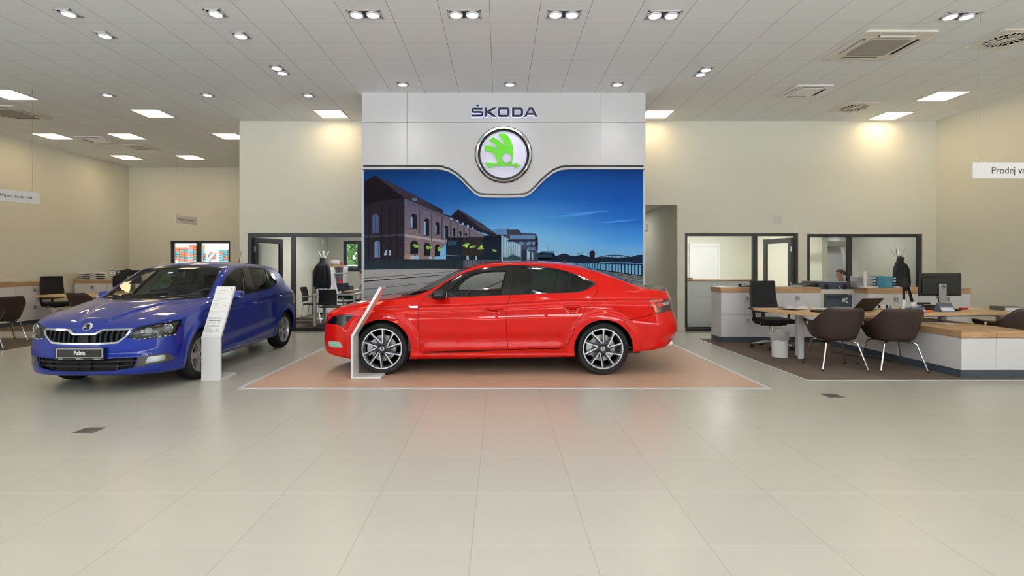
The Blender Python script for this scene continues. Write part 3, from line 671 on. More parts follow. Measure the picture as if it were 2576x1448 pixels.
wing = ce(smooth_poly([(526, 562), (560, 552), (636, 553)], 3, False)+smooth_poly([(636, 553), (700, 620), (745, 720), (760, 800), (762, 880), (748, 960), (735, 1012)], 4, False)+[(735, 1026), (510, 1026)]+smooth_poly([(512, 1000), (500, 950), (470, 890), (420, 845), (350, 825), (303, 820)], 4, False)+[(308, 790), (326, 730)]+smooth_poly([(326, 730), (400, 744), (470, 770), (540, 806)], 4, False)+smooth_poly([(540, 802), (490, 735), (430, 685), (380, 660)], 4, False)+[(378, 655), (445, 605)]+smooth_poly([(445, 605), (520, 650), (600, 715), (655, 768)], 4, False)+smooth_poly([(655, 760), (620, 690), (575, 615), (528, 566)], 4, False))
def dedupe(P):
    out = []
    for p in P:
        if not out or np.hypot(p[0]-out[-1][0], p[1]-out[-1][1]) > 1e-4: out.append(p)
    return out
wing = dedupe(wing)
arrow = ce([(312, 1003), (372, 1010), (440, 1006), (476, 1026), (735, 1026), (784, 1030), (784, 1006), (880, 1050), (786, 1102), (788, 1060), (490, 1062), (440, 1062), (424, 1092), (368, 1090)])
M_GREEN = mat('green_relief', (88, 196, 10), rough=.25, coat=.6, noise=.01)
MB().prism(wing, -.05, -.018, 'y').build('winged_relief', M_GREEN, emb, smooth=0, bevel=.006)
MB().prism(arrow, -.052, -.018, 'y').build('arrow_relief', M_GREEN, emb, smooth=0, bevel=.005)
ex, ez = ce([(658, 940)])[0]
MB().lathe([(.085, -.054), (.078, -.062), (.070, -.054), (0, -.053)], 32, (ex, 0, ez), 'y').build('eye_ring', mat('emblem_eye', (214, 216, 240), rough=.1, coat=.5, noise=.01), emb)
# ------------------------------------------------------------------ car body surfaces
def spl(pts, x):
    """monotone-safe cubic through (s, value) pairs, clamped at the ends"""
    p = np.array(pts, float); xs, ys = p[:, 0], p[:, 1]; x = np.asarray(x, float)
    if len(xs) == 1: return np.full_like(x, ys[0])
    h = np.diff(xs); d = np.diff(ys)/h; m = np.zeros(len(xs)); m[0], m[-1] = d[0], d[-1]
    for i in range(1, len(xs)-1):
        if d[i-1]*d[i] > 0: w1, w2 = 2*h[i]+h[i-1], h[i]+2*h[i-1]; m[i] = (w1+w2)/(w1/d[i-1]+w2/d[i])
    xc = np.clip(x, xs[0], xs[-1]); k = np.clip(np.searchsorted(xs, xc)-1, 0, len(xs)-2); t = (xc-xs[k])/h[k]
    return (2*t**3-3*t**2+1)*ys[k]+(t**3-2*t**2+t)*h[k]*m[k]+(-2*t**3+3*t**2)*ys[k+1]+(t**3-t**2)*h[k]*m[k+1]
def sstep(a, b, x):
    t = np.clip((x-a)/(b-a), 0, 1); return t*t*(3-2*t)
class Surf:
    def __init__(s, V, N, A, F): s.V, s.N, s.A, s.F = V, N, A, F
    def sub(s, F): return Surf(s.V, s.N, s.A, F)
def split(S, fun):
    """(part where fun <= 0, part where fun > 0)"""
    if len(S.F) == 0: return S, S
    used = np.unique(S.F); f = np.full(len(S.V), 1.0); f[used] = fun(S.V[used], S.N[used], S.A[used])
    f[np.abs(f) < 1e-7] = 1e-7
    q = f[S.F] <= 0; allin = q.all(1); allout = (~q).all(1); cr = np.where(~(allin | allout))[0]
    nv = []; cache = {}; base = len(S.V); Fi, Fo = [], []
    def cut(a, b):
        k = (a, b) if a < b else (b, a)
        if k not in cache:
            a_, b_ = k; t = f[a_]/(f[a_]-f[b_]); cache[k] = base+len(nv); nv.append((a_, b_, t))
        return cache[k]
    for i in cr:
        face = S.F[i]; P = [face[0]]
        for v in face[1:]:
            if v != P[-1]: P.append(v)
        if P[0] == P[-1]: P.pop()
        if len(P) < 3: continue
        I, O = [], []
        for a, b in zip(P, P[1:]+P[:1]):
            (I if f[a] <= 0 else O).append(a)
            if (f[a] <= 0) != (f[b] <= 0): c = cut(a, b); I.append(c); O.append(c)
        for src, dst in ((I, Fi), (O, Fo)):
            if len(src) == 4: dst.append(src)
            else:
                for j in range(1, len(src)-1): dst.append([src[0], src[j], src[j+1], src[j+1]])
    V, N, A = S.V, S.N, S.A
    if nv:
        ia = np.array([n[0] for n in nv]); ib = np.array([n[1] for n in nv]); t = np.array([n[2] for n in nv])[:, None]
        V = np.vstack([V, V[ia]*(1-t)+V[ib]*t]); N2 = N[ia]*(1-t)+N[ib]*t
        N = np.vstack([N, N2/np.maximum(np.linalg.norm(N2, axis=1, keepdims=True), 1e-9)]); A = np.concatenate([A, A[ia]*(1-t[:, 0])+A[ib]*t[:, 0]])
    def mk(F0, Fx): return Surf(V, N, A, np.vstack([F0, np.array(Fx, int).reshape(-1, 4)]) if len(Fx) else F0)
    return mk(S.F[allin], Fi), mk(S.F[allout], Fo)
def sdf_poly(poly):
    P = np.array(poly, float); Q = np.roll(P, -1, 0)
    def f(x, y):
        d = np.full(len(x), 1e18); s = np.zeros(len(x), bool)
        for (ax, ay), (bx, by) in zip(P, Q):
            ex, ey = bx-ax, by-ay; wx, wy = x-ax, y-ay; t = np.clip((wx*ex+wy*ey)/(ex*ex+ey*ey+1e-12), 0, 1)
            d = np.minimum(d, (wx-ex*t)**2+(wy-ey*t)**2)
            c = (ay <= y) != (by <= y)
            if ey != 0: s ^= c & (x < ax+(y-ay)*ex/ey)
        return np.where(s, -1, 1)*np.sqrt(d)
    return f
def emit(S, name, m, parent, side, flange=.012, off=0, custom=True, flip=False, keep=None):
    """side -1 near half, +1 far half, 0 both; each a mesh with turned-in edges"""
    F = S.F
    if len(F) == 0: return None
    F = F[~((F[:, 0] == F[:, 1]) | (F[:, 1] == F[:, 2]) | ((F[:, 3] == F[:, 0])))]
    used, inv = np.unique(F, return_inverse=True); F = inv.reshape(F.shape)
    V, N = S.V[used].copy(), S.N[used]
    V = V+N*off
    E = {}
    for q in F:
        k = [q[0], q[1], q[2]]+([q[3]] if q[3] != q[2] else [])
        for a, b in zip(k, k[1:]+k[:1]):
            e = (a, b) if a < b else (b, a); E[e] = (a, b) if e not in E else None
    bd = [e for e in E.values() if e is not None and not (V[e[0], 1] < 2e-4 and V[e[1], 1] < 2e-4)] if flange else []
    vs, ns, fs = [], [], []
    for sd in ((-1, 1) if side == 0 else (side,)):
        o = len(vs); sg = np.array([1, sd, 1])
        rev = (sd < 0) != flip
        vs.extend(map(tuple, V*sg)); ns.extend(map(tuple, N*sg*(-1 if flip else 1)))
        for q in F:
            k = [q[0], q[1], q[2]]+([q[3]] if q[3] != q[2] else [])
            fs.append(tuple(int(i)+o for i in (k[::-1] if rev else k)))
        for a, b in bd:
            A, B = V[a], V[b]; na, nb = N[a], N[b]; t = B-A; n = np.cross(t, na+nb); ln = np.linalg.norm(n)
            if ln < 1e-9: continue
            n = n/ln; j = len(vs)
            q4 = [A*sg, B*sg, (B-nb*flange)*sg, (A-na*flange)*sg]
            vs.extend(map(tuple, q4)); ns.extend([tuple(n*sg)]*4); k = (j+3, j+2, j+1, j); fs.append(k[::-1] if rev else k)
    me = bpy.data.meshes.new(name); me.from_pydata(vs, [], fs); me.materials.append(m)
    me.polygons.foreach_set('use_smooth', [True]*len(me.polygons)); me.update()
    if custom: me.normals_split_custom_set_from_vertices(ns)
    else: me.set_sharp_from_angle(angle=math.radians(40))
    ob = bpy.data.objects.new(name, me); COL.objects.link(ob); ob.parent = parent
    return ob
def car_surface(sp):
    nf, nm, nr = sp.get('nu', (72, 320, 72))
    R = []
    for r in sp['rings']:
        th = np.linspace(0, PI/2, nf+1); nfx, nrx = r.get('n', 2.6), r.get('nr', 2.6)
        qf = 1-np.cos(th)**(2/nfx); ef = np.sin(th)**(2/nfx); qf[-1] = 1; qf[0] = 0
        sf = r['f']+r['a']*qf
        thr = np.linspace(PI/2, 0, nr+1); qr = 1-np.cos(thr)**(2/nrx); er = np.sin(thr)**(2/nrx); qr[0] = 1; qr[-1] = 0
        sr = r['r']-r['b']*qr
        sm = np.linspace(sf[-1], sr[0], nm+1)[1:-1]
        s = np.concatenate([sf, sm, sr]); e = np.concatenate([ef, np.ones(len(sm)), er])
        R.append(np.stack([s, spl(r['W'], s)*e, spl(r['Z'], s)], 1))
    K = np.array(R)                                   # ring, u, 3
    nk = len(K); ch = np.linalg.norm(np.diff(K, axis=0), axis=2).mean(1); t = np.concatenate([[0], np.cumsum(ch)])
    n1 = sp.get('nv1', 120); tv = np.linspace(0, t[-1], n1)
    m = np.zeros_like(K); m[0] = (K[1]-K[0])/ch[0]; m[-1] = (K[-1]-K[-2])/ch[-1]
    for i in range(1, nk-1): m[i] = ((K[i]-K[i-1])/ch[i-1]*ch[i]+(K[i+1]-K[i])/ch[i]*ch[i-1])/(ch[i-1]+ch[i])
    P1 = np.zeros((K.shape[1], n1, 3))
    for j, x in enumerate(tv):
        i = min(max(np.searchsorted(t, x)-1, 0), nk-2); h = ch[i]; a = (x-t[i])/h
        P1[:, j] = (2*a**3-3*a**2+1)*K[i]+(a**3-2*a**2+a)*h*m[i]+(-2*a**3+3*a**2)*K[i+1]+(a**3-a**2)*h*m[i+1]
    if 'disp' in sp:
        P1[:, :, 1] += np.where(P1[:, :, 1] > 1e-6, 1, 0)*sp['disp'](P1[:, :, 0], P1[:, :, 1], P1[:, :, 2])
    T = P1[:, -1]; s = T[:, 0]; sT = T[:, 1:]
    s0, s1 = sp['cab']                                # cabin range where the side glass stands
    w1 = np.minimum(spl(sp['K1w'], s), sT[:, 0]); z1 = np.maximum(spl(sp['K1z'], s), sT[:, 1]); z2 = np.maximum(spl(sp['K2z'], s), sT[:, 1])
    cabm = sstep(s0-.10, s0+.10, s)*(1-sstep(s1-.10, s1+.10, s))
    w1 = sT[:, 0]*.985*(1-cabm)+w1*cabm; z1 = (sT[:, 1]+.004)*(1-cabm)+z1*cabm; z1 = np.minimum(z1, z2+.002)
    n2, n3 = sp.get('nv2', 40), sp.get('nv3', 56)
    P2 = np.zeros((len(s), n2, 3)); P3 = np.zeros((len(s), n3, 3))
    for j in range(n2):
        a = (j+1)/n2; bul = .022*4*a*(1-a)*np.clip((z1-sT[:, 1])/.4, 0, 1)
        P2[:, j, 0] = s; P2[:, j, 1] = sT[:, 0]*(1-a)+w1*a+bul; P2[:, j, 2] = sT[:, 1]*(1-a)+z1*a
    p = spl(sp['crown'], s)
    for j in range(n3):
        a = 1-(j+1)/n3
        P3[:, j, 0] = s; P3[:, j, 1] = w1*a; P3[:, j, 2] = z2-(z2-z1)*np.power(a, p)
    P = np.concatenate([P1, P2, P3], 1)
    iT, iK = n1-1, n1+n2-1
    for c, wd, it in ((iT, 6, sp.get('smT', 16)), (iK, 6, sp.get('smK', 14))):
        for _ in range(it):
            P[:, c-wd:c+wd+1] = .5*P[:, c-wd:c+wd+1]+.25*(P[:, c-wd-1:c+wd]+P[:, c-wd+1:c+wd+2])
    if 'zdisp' in sp: P[:, :, 2] += sp['zdisp'](P[:, :, 0], P[:, :, 1], P[:, :, 2])*(np.arange(P.shape[1]) >= iT-3)
    P[:, :, 1] = np.maximum(P[:, :, 1], 0); P[0, :, 1] = 0; P[-1, :, 1] = 0; P[:, -1, 1] = 0
    du = np.gradient(P, axis=0); dv = np.gradient(P, axis=1); N = np.cross(du, dv)
    # at the centre line mirror symmetry rules the normal
    L = np.linalg.norm(N, axis=2, keepdims=True); N = N/np.maximum(L, 1e-12)
    for u in range(1, 8):
        for row, nxt in ((8-u-1, 8-u), (-(8-u), -(8-u)-1)):
            bad = L[row, :, 0] < 1e-8; N[row][bad] = N[nxt][bad]
    for E in (np.s_[0, :], np.s_[-1, :], np.s_[:, -1]):
        M = N[E].copy(); M[:, 1] = 0; N[E] = M/np.maximum(np.linalg.norm(M, axis=1, keepdims=True), 1e-9)
    nu, nv = P.shape[:2]; idx = np.arange(nu*nv).reshape(nu, nv)
    F = np.stack([idx[:-1, :-1], idx[1:, :-1], idx[1:, 1:], idx[:-1, 1:]], 2).reshape(-1, 4)
    A = np.broadcast_to(np.arange(nv, dtype=float), (nu, nv)).reshape(-1).copy()
    S = Surf(P.reshape(-1, 3), N.reshape(-1, 3), A, F)
    S.iT, S.iK, S.nv = iT, iK, nv
    c = len(S.V)//2
    mid = idx[nu//2, n1//2]
    if S.N[mid, 1] < 0: S.N = -S.N; S.F = S.F[:, ::-1].copy()
    return S
def largest(S):
    """the biggest connected piece"""
    if len(S.F) == 0: return S
    used, inv = np.unique(S.F, return_inverse=True); F = inv.reshape(S.F.shape); lab = np.arange(len(used))
    # near-coincident vertices count as joined
    for _ in range(400):
        m = lab[F].min(1); new = lab.copy(); np.minimum.at(new, F.reshape(-1), np.repeat(m, 4)); new = new[new]
        if (new == lab).all(): break
        lab = new
    fl_ = lab[F[:, 0]]; ids, cnt = np.unique(fl_, return_counts=True)
    return S.sub(S.F[fl_ == ids[cnt.argmax()]])
# ------------------------------------------------------------------ car materials
M_RED = mat('red_paint', (200, 14, 4), rough=.5, coat=1, coat_rough=.012, cior=1.36, spec=0, noise=.01, nscale=3)
M_BLUE = mat('blue_metallic_paint', (0, 36, 138), rough=.38, metal=.25, coat=1, coat_rough=.012, cior=1.42, spec=.2, noise=.03, nscale=400)
M_TRIM = mat('trim_black', (24, 24, 26), rough=.55, noise=.06, nscale=40)
M_TYRE = mat('tyre_rubber', (25, 25, 27), rough=.72, spec=.35, noise=.10, nscale=60)
M_RIMD = mat('gunmetal_rim', (64, 66, 72), rough=.28, metal=.85, noise=.03)
M_RIMS = mat('polished_rim', (222, 224, 228), rough=.2, metal=.9, noise=.02)
M_SILV = mat('silver_rim', (196, 198, 202), rough=.3, metal=.7, noise=.02)
M_DISC = mat('brake_disc_steel', (178, 176, 172), rough=.35, metal=.8, noise=.05, nscale=30)
M_FAB = mat('black_seat_fabric', (30, 31, 34), rough=.9, noise=.15, nscale=80)
M_LINER = mat('grey_headliner', (150, 154, 150), rough=.9, noise=.03)
M_DASH = mat('dark_dashboard', (32, 32, 30), rough=.7, noise=.08, nscale=60)
M_CGL = glass('car_glass', (244, 249, 246), refl=.8)
M_CTINT = glass('tinted_glass', (92, 136, 124), refl=.8)
M_CRIGHT = glass('rear_glass', (120, 140, 140), refl=1.2)
M_LENS = glass('lamp_lens', (240, 244, 246), refl=.8)
M_TAILR = mat('tail_lamp_red', (190, 12, 10), rough=.12, coat=1, noise=.03)
M_TAILD = mat('tail_lamp_dark', (62, 6, 10), rough=.1, coat=1, noise=.03)
M_REFL = mat('lamp_reflector', (214, 218, 224), rough=.12, metal=1, noise=.02)
M_WELL = mat('wheel_arch_liner', (14, 14, 15), rough=.9, noise=.1)
# ------------------------------------------------------------------ wheels
def badge(R, parent, name='badge', depth=.006, face=None, M=None, ring=None, bird=None):
    """round emblem in the XZ plane facing -Y: ring, field and a winged-arrow relief"""
    b = MB().lathe([(R, 0), (R, -depth), (R*.94, -depth*1.6), (R*.84, -depth*1.6), (R*.80, -depth), (0, -depth)], 40, axis='y')
    # wing: three feathers, body and arrow
    s = R*.78
    for poly in WING: b.prism([(x*s, z*s) for x, z in poly], -depth*1.9, -depth, 'y', 1)
    if M: b.xf(M)
    return b.build(name, [ring or M_CHROME, bird or M_TRIM], parent, smooth=30)
WING = [  # unit disc outlines (x right, z up)
 smooth_poly([(-.20, -.36), (-.24, -.12), (-.45, .12), (-.80, .16), (-.73, .36), (-.45, .30), (-.16, .16), (-.33, .36), (-.62, .55), (-.42, .74), (-.16, .62), (.12, .22), (.02, .50), (-.24, .82), (.04, .86), (.24, .70), (.40, .32), (.40, -.05), (.33, -.36)], 4),
 [(-.78, -.34), (-.50, -.36), (-.30, -.42), (.42, -.42), (.42, -.32), (.76, -.50), (.50, -.64), (.46, -.55), (-.32, -.55), (-.42, -.62), (-.62, -.60)]]
def wheel(parent, x, y, R, W, rimR, style, side, z=None):
    """side -1: outer face toward -Y"""
    z = z or R
    tr = MB(); h = W/2; sr = R-rimR
    prof = [(rimR-.004, -h*.80), (rimR+.006, -h*.92), (rimR+sr*.45, -h*1.02), (rimR+sr*.78, -h*.99), (R-.012, -h*.88), (R, -h*.66)]
    for g in (-.42, 0, .42):
        prof += [(R, h*(g-.06)), (R-.007, h*(g-.05)), (R-.007, h*(g+.05)), (R, h*(g+.06))]
    prof += [(R, h*.66), (R-.012, h*.88), (rimR+sr*.78, h*.99), (rimR+sr*.45, h*1.02), (rimR+.006, h*.92), (rimR-.004, h*.80)]
    tr.lathe([(r, side*-q) for r, q in prof] if side > 0 else prof, 64, axis='y', close=True)
    t = tr.build('wheel', M_TYRE, parent, smooth=40, loc=(x, y, z))
    o = side                                  # outward sign along Y
    def Y(d): return o*(h*.86-d)              # depth d below the outer lip
    rim = MB(); lip = [(rimR+.004, .0), (rimR+.002, -.006), (rimR-.012, -.006), (rimR-.018, .012), (rimR-.030, .05), (rimR-.03, W*.8)]
    rim.lathe([(r, Y(d)) for r, d in lip], 64, axis='y', mi=1 if style == 'star' else 0, cap=False)
    hub = .078
    if style == 'star':
        for k in range(5):
            a0 = math.radians(90-72*k)
            for da, sgn in ((.5, -1), (33, 1)):
                a1 = a0+math.radians(da)
                p0 = np.array([math.cos(a0), math.sin(a0)])*rimR*.27; p1 = np.array([math.cos(a1), math.sin(a1)])*(rimR-.012)
                d = (p1-p0)/np.linalg.norm(p1-p0); nn = np.array([-d[1], d[0]])
                # polished edge facing the inside of the V
                ins = -sgn
                e0, e1 = p0, p1
                q = [e0, e0+nn*sgn*.013, e1+nn*sgn*.017, e1]
                rim.prism([(v[0], v[1]) for v in q], Y(.004), Y(.016), 'y', 1)
                g = [e0+nn*sgn*.010, e0+nn*sgn*.030, e1+nn*sgn*.036, e1+nn*sgn*.014]
                rim.prism([(v[0], v[1]) for v in g], Y(.012), Y(.045), 'y', 0)
        rim.lathe([(hub+.028, Y(.05)), (hub+.024, Y(.022)), (hub, Y(.016)), (.036, Y(.016))], 30, axis='y', mi=0, cap=False)
    else:
        for k in range(5):
            a0 = math.radians(90-72*k+18)
            d = np.array([math.cos(a0), math.sin(a0)]); nn = np.array([-d[1], d[0]])
            P0, P1 = d*.045, d*(rimR-.012); PM = d*rimR*.6
            rim.prism([tuple(v) for v in (P0-nn*.040, PM-nn*.026, P1-nn*.050, P1+nn*.050, PM+nn*.026, P0+nn*.040)], Y(.006), Y(.05), 'y', 0)
        rim.lathe([(hub, Y(.05)), (hub*.95, Y(.012)), (.03, Y(.004)), (0, Y(.004))], 30, axis='y', mi=0)
    r = rim.build('rim', [M_RIMD, M_RIMS] if style == 'star' else [M_SILV], t, smooth=35)
    bk = MB().lathe([(rimR*.66, Y(.085)), (rimR*.66, Y(.10)), (.06, Y(.10)), (.06, Y(.085))], 48, axis='y', close=True)
    bk.build('brake_disc', M_DISC, t, smooth=35)
    ca = MB(); n = 9; P = []
    for i in range(n):
        a = math.radians(150+60*i/(n-1)); P.append((rimR*.80*math.cos(a), rimR*.80*math.sin(a)))
    for i in range(n)[::-1]:
        a = math.radians(150+60*i/(n-1)); P.append((rimR*.50*math.cos(a), rimR*.50*math.sin(a)))
    ca.prism(P, Y(.062), Y(.12), 'y'); ca.build('brake_caliper', M_STEEL, t, smooth=30, bevel=.006)
    MB().lathe([(rimR-.03, Y(.115)), (0, Y(.115))], 40, axis='y').build('brake_backplate', M_WELL, t)
    for k in range(5):
        a = math.radians(90+36+72*k); MB().lathe([(.013, Y(.018)), (.013, Y(.008)), (.006, Y(.006)), (0, Y(.006))], 10, (.056*math.cos(a), 0, .056*math.sin(a)), 'y').build('wheel_bolt', M_BLACK, t)
    Mx = Matrix.Translation((0, Y(.006), 0)) @ (Matrix.Rotation(PI, 4, 'Z') if side > 0 else Matrix())
    badge(.031, t, 'hub_cap', .003, M=Mx)
    return t
def seat_profile(ps, w, r, name, m, parent, y0):
    b = MB().prism(ps, y0-w/2, y0+w/2, 'y'); return b.build(name, m, parent, smooth=50, bevel=r, seg=3)
def seat(parent, s, y, z, m=None, w=.50):
    """front seat: s is the hip point"""
    m = m or M_FAB
    q = seat_profile(smooth_poly([(s-.42, z+.02), (s-.40, z+.12), (s-.2, z+.13), (s+.06, z+.10), (s+.10, z-.02), (s-.1, z-.08), (s-.35, z-.06)], 4), w, .05, 'seat', m, parent, y)
    seat_profile(smooth_poly([(s-.02, z+.10), (s+.04, z+.35), (s+.12, z+.60), (s+.19, z+.62), (s+.24, z+.56), (s+.18, z+.3), (s+.12, z+.02), (s+.02, z-.02)], 4), w, .06, 'backrest', m, q, y)
    hx, hz = s+.195, z+.75
    h = MB().prism(smooth_poly([(hx-.055, hz-.09), (hx-.05, hz+.05), (hx, hz+.10), (hx+.06, hz+.07), (hx+.05, hz-.09), (hx, hz-.11)], 4), y-.13, y+.13, 'y')
    for dy in (-.06, .06): h.tube([(hx, y+dy, hz-.20), (hx, y+dy, hz-.08)], .007, 8)
    h.build('headrest', m, q, smooth=50, bevel=.03, seg=3)
    return q
def steering(parent, s, y, z, R=.185, tilt=25):
    b = MB(); n = 32; a = math.radians(tilt)
    def P(r, t, d=0): u, v = r*math.cos(t), r*math.sin(t); return (s+v*math.sin(a)*1.0-d*math.cos(a), y+u, z+v*math.cos(a)-d*math.sin(a)*-1)
    b.tube([P(R, 2*PI*i/n) for i in range(n+1)], .016, 8, cap=False)
    for t in (0, PI, 1.5*PI): b.tube([P(.05, t, .02), P(R, t)], .018, 8, flat=.5)
    b.ball(P(0, 0, .02), (.03, .075, .07)); b.tube([P(0, 0, .02), P(0, 0, .30)], .03, 8)
    return b.build('steering_wheel', M_TRIM, parent)
def ellip(name, c, r, m, parent, p=2.6, nu=28, nv=16, shear=(0, 0), M=None):
    """superellipsoid"""
    def sg(x, e): return math.copysign(abs(x)**e, x)
    rows = []
    for i in range(nv+1):
        t = -PI/2+PI*i/nv; row = []
        for j in range(nu):
            a = 2*PI*j/nu; e = 2/p
            x, y, z = sg(math.cos(t), e)*sg(math.cos(a), e), sg(math.cos(t), e)*sg(math.sin(a), e), sg(math.sin(t), e)
            row.append((c[0]+r[0]*(x+shear[0]*z), c[1]+r[1]*(y+shear[1]*x), c[2]+r[2]*z))
        rows.append(row+[row[0]])
    b = MB().grid(rows, flip=False)
    if M: b.xf(M)
    return b.build(name, m, parent, smooth=60)
# ------------------------------------------------------------------ red saloon, side on
def build_sedan():
    X0, YC = -2.42, 7.50
    car = empty('car', (X0, YC, .004), 0, 'red four-door saloon parked side on upon the wood-look platform', 'car')
    WB0, WB1, RA = .91, 3.75, .377          # axles and arch radius
    def zt(s): return spl([(0, .74), (.3, .80), (.95, .878), (2, .91), (3.6, .982), (4.3, .985), (4.86, .965)], s)
    def disp(s, w, z):
        d = np.zeros_like(s)
        body = sstep(.45, .9, s)*(1-sstep(4.3, 4.7, s))
        c = zt(s)
        d -= .014*np.exp(-((z-(c-.040))/.030)**2)*np.where(z > c-.04, 1, 1)*body
        d += .004*np.exp(-((z-c)/.010)**2)*body
        # door sculpting between the wheels
        dm = sstep(1.32, 1.55, s)*(1-sstep(3.15, 3.35, s)); zl = .395+.01*(s-1.4)
        d += .016*np.exp(-((z-(zl-.055))/.05)**2)*dm; d -= .012*np.exp(-((z-(zl+.06))/.06)**2)*dm
        # sill
        d += .012*(1-sstep(.255, .285, z))*sstep(1.25, 1.4, s)*(1-sstep(3.3, 3.45, s))
        for ax in (WB0, WB1):
            r = np.hypot(s-ax, z-.335); d += .016*(1-sstep(.445, .51, r))*sstep(.1, .2, z)
        for sh, zh in ((2.358, .852), (3.345, .880)): d -= .014*np.exp(-((s-sh)/.062)**4-((z-zh+.012)/.030)**2)
        return d
    def ring(f, r, a, b, W, Z, n=2.6, nr=2.8): return dict(f=f, r=r, a=a, b=b, W=W, Z=Z, n=n, nr=nr)
    sp = dict(rings=[
        ring(.16, 4.66, .5, .45, [(0, .80), (1.2, .80), (2.4, .80), (4, .80), (4.8, .76)], [(0, .235), (.6, .20), (1.5, .195), (3.4, .225), (4.0, .29), (4.86, .42)]),
        ring(.03, 4.78, .56, .5, [(0, .90), (.6, .893), (1.3, .892), (2.4, .900), (3.4, .90), (4.3, .89), (4.86, .85)], [(0, .252), (.3, .235), (.6, .207), (1.5, .217), (3.4, .245), (3.9, .282), (4.5, .335), (4.86, .42)]),
        ring(-.005, 4.85, .56, .5, [(0, .91), (.6, .905), (1.3, .905), (2.4, .918), (3.4, .918), (4.3, .905), (4.86, .87)], [(0, .345), (.6, .32), (1.5, .33), (3.4, .36), (4.4, .45), (4.86, .51)]),
        ring(-.005, 4.862, .56, .48, [(0, .91), (.7, .912), (1.3, .914), (2.4, .932), (3.4, .932), (4.3, .915), (4.86, .88)], [(0, .52), (1.5, .53), (3.4, .56), (4.86, .64)]),
        ring(.010, 4.81, .56, .45, [(0, .89), (.7, .905), (1.3, .914), (2.4, .931), (3.4, .933), (4.3, .905), (4.86, .86)], [(0, .655), (1, .71), (3.4, .78), (4.86, .80)]),
        ring(.035, 4.775, .54, .42, [(0, .86), (.7, .88), (1.3, .903), (2.4, .922), (3.4, .922), (4.3, .88), (4.86, .83)], [(0, .735), (.3, .80), (.95, .878), (2, .91), (3.6, .982), (4.3, .985), (4.86, .965)]),
        ring(.075, 4.745, .52, .40, [(0, .80), (.5, .825), (.95, .85), (1.4, .868), (2.4, .882), (3.4, .885), (4.0, .865), (4.5, .81), (4.86, .77)],
             [(.075, .775), (.3, .842), (.6, .90), (.9, .945), (1.15, .972), (1.5, .99), (2.5, 1.022), (3.2, 1.04), (3.8, 1.065), (4.3, 1.082), (4.75, 1.055)]),
        ],
        disp=disp, cab=(1.30, 4.36),
        K1w=[(1.2, .84), (1.44, .785), (1.816, .705), (1.97, .672), (2.26, .640), (2.6, .622), (3.0, .615), (3.4, .615), (3.7, .625), (4.02, .665), (4.3, .73), (4.5, .78)],
        K1z=[(1.2, .985), (1.44, 1.047), (1.816, 1.255), (1.97, 1.335), (2.26, 1.412), (2.6, 1.432), (3.0, 1.428), (3.4, 1.394), (3.71, 1.322), (4.02, 1.215), (4.30, 1.112), (4.5, 1.07)],
        K2z=[(.07, .775), (.12, .80), (.25, .855), (.5, .917), (.8, .966), (1.05, .995), (1.15, 1.022), (1.5, 1.185), (1.93, 1.376), (2.23, 1.449), (2.56, 1.471), (3.0, 1.471), (3.33, 1.448), (3.65, 1.390), (3.95, 1.297), (4.5, 1.102), (4.62, 1.078), (4.75, 1.06)],
        crown=[(0, 2.6), (1.0, 2.6), (1.3, 2.0), (2.2, 2.2), (3.4, 2.2), (4.3, 2.2), (4.8, 2.6)])
    S = car_surface(sp)
    def px(V):
        X, Y = X0+V[:, 0], YC-V[:, 1]; return VX+F*X/Y, VY+F*(EYE-V[:, 2])/Y
    def cr(P, s=1, ox=0, oy=0): return [(ox+x/s, oy+y/s) for x, y in P]
    def side_poly(P, nmin=.30, wmin=-1):
        f = sdf_poly(P)
        return lambda V, N, A: np.maximum.reduce([f(*px(V))/195., nmin-N[:, 1], wmin-V[:, 1]])
    def C8(P): return cr(P, 5.3667, 1040, 640)
    dlo = side_poly(C8([(170, 580), (300, 480), (420, 395), (600, 290), (750, 230), (900, 190), (1100, 163), (1300, 150), (1500, 149), (1700, 160), (1900, 188), (2050, 222), (2200, 273), (2330, 323), (2440, 373), (2474, 395), (2440, 425), (2400, 447), (2330, 482), (2230, 511), (2100, 521), (1900, 526), (1430, 546), (1200, 553), (800, 573), (480, 586)]))
    # wheel openings
    def arch(ax, R):
        return lambda V, N, A: np.maximum(np.hypot(V[:, 0]-ax, (V[:, 2]-.335))-R, .3-V[:, 1])
    for ax in (WB0, WB1): S = split(S, arch(ax, RA))[1]
    # glass band on the side
    band, S = split(S, dlo)
    pf = side_poly(C8([(455, 548), (475, 500), (590, 388), (690, 322), (820, 265), (950, 235), (1100, 222), (1245, 222), (1257, 245), (1240, 330), (1190, 500), (1185, 550), (800, 566), (480, 577)]))
    pr = side_poly(C8([(1442, 215), (1460, 178), (1700, 178), (1900, 204), (2000, 226), (2095, 252), (2090, 515), (1900, 518), (1412, 539), (1425, 400)]))
    pq = side_poly(C8([(2120, 257), (2250, 308), (2400, 368), (2438, 393), (2340, 450), (2230, 495), (2120, 512)]))
    pane_f, band = split(band, pf); pane_r, band = split(band, pr); pane_q, band = split(band, pq)
    pil_a, band = split(band, side_poly(C8([(1262, 180), (1430, 170), (1416, 545), (1196, 560), (1250, 330)])))
    lx = lambda V, N, A: (lambda X_, Y_: (X_-(1040+(1376-.1815*((Y_-640)*5.3667-150))/5.3667)))(*px(V))
    pil_b = split(pil_a, lambda V, N, A: lx(V, N, A)-.7)[1]; pil_a = split(pil_a, lambda V, N, A: lx(V, N, A)+.7)[0]
    # front and rear glass
    sb = lambda w: 1.10+.27*(w/.8)**2.2
    w1 = lambda s: spl(sp['K1w'], s)
    iK = 120+40-1
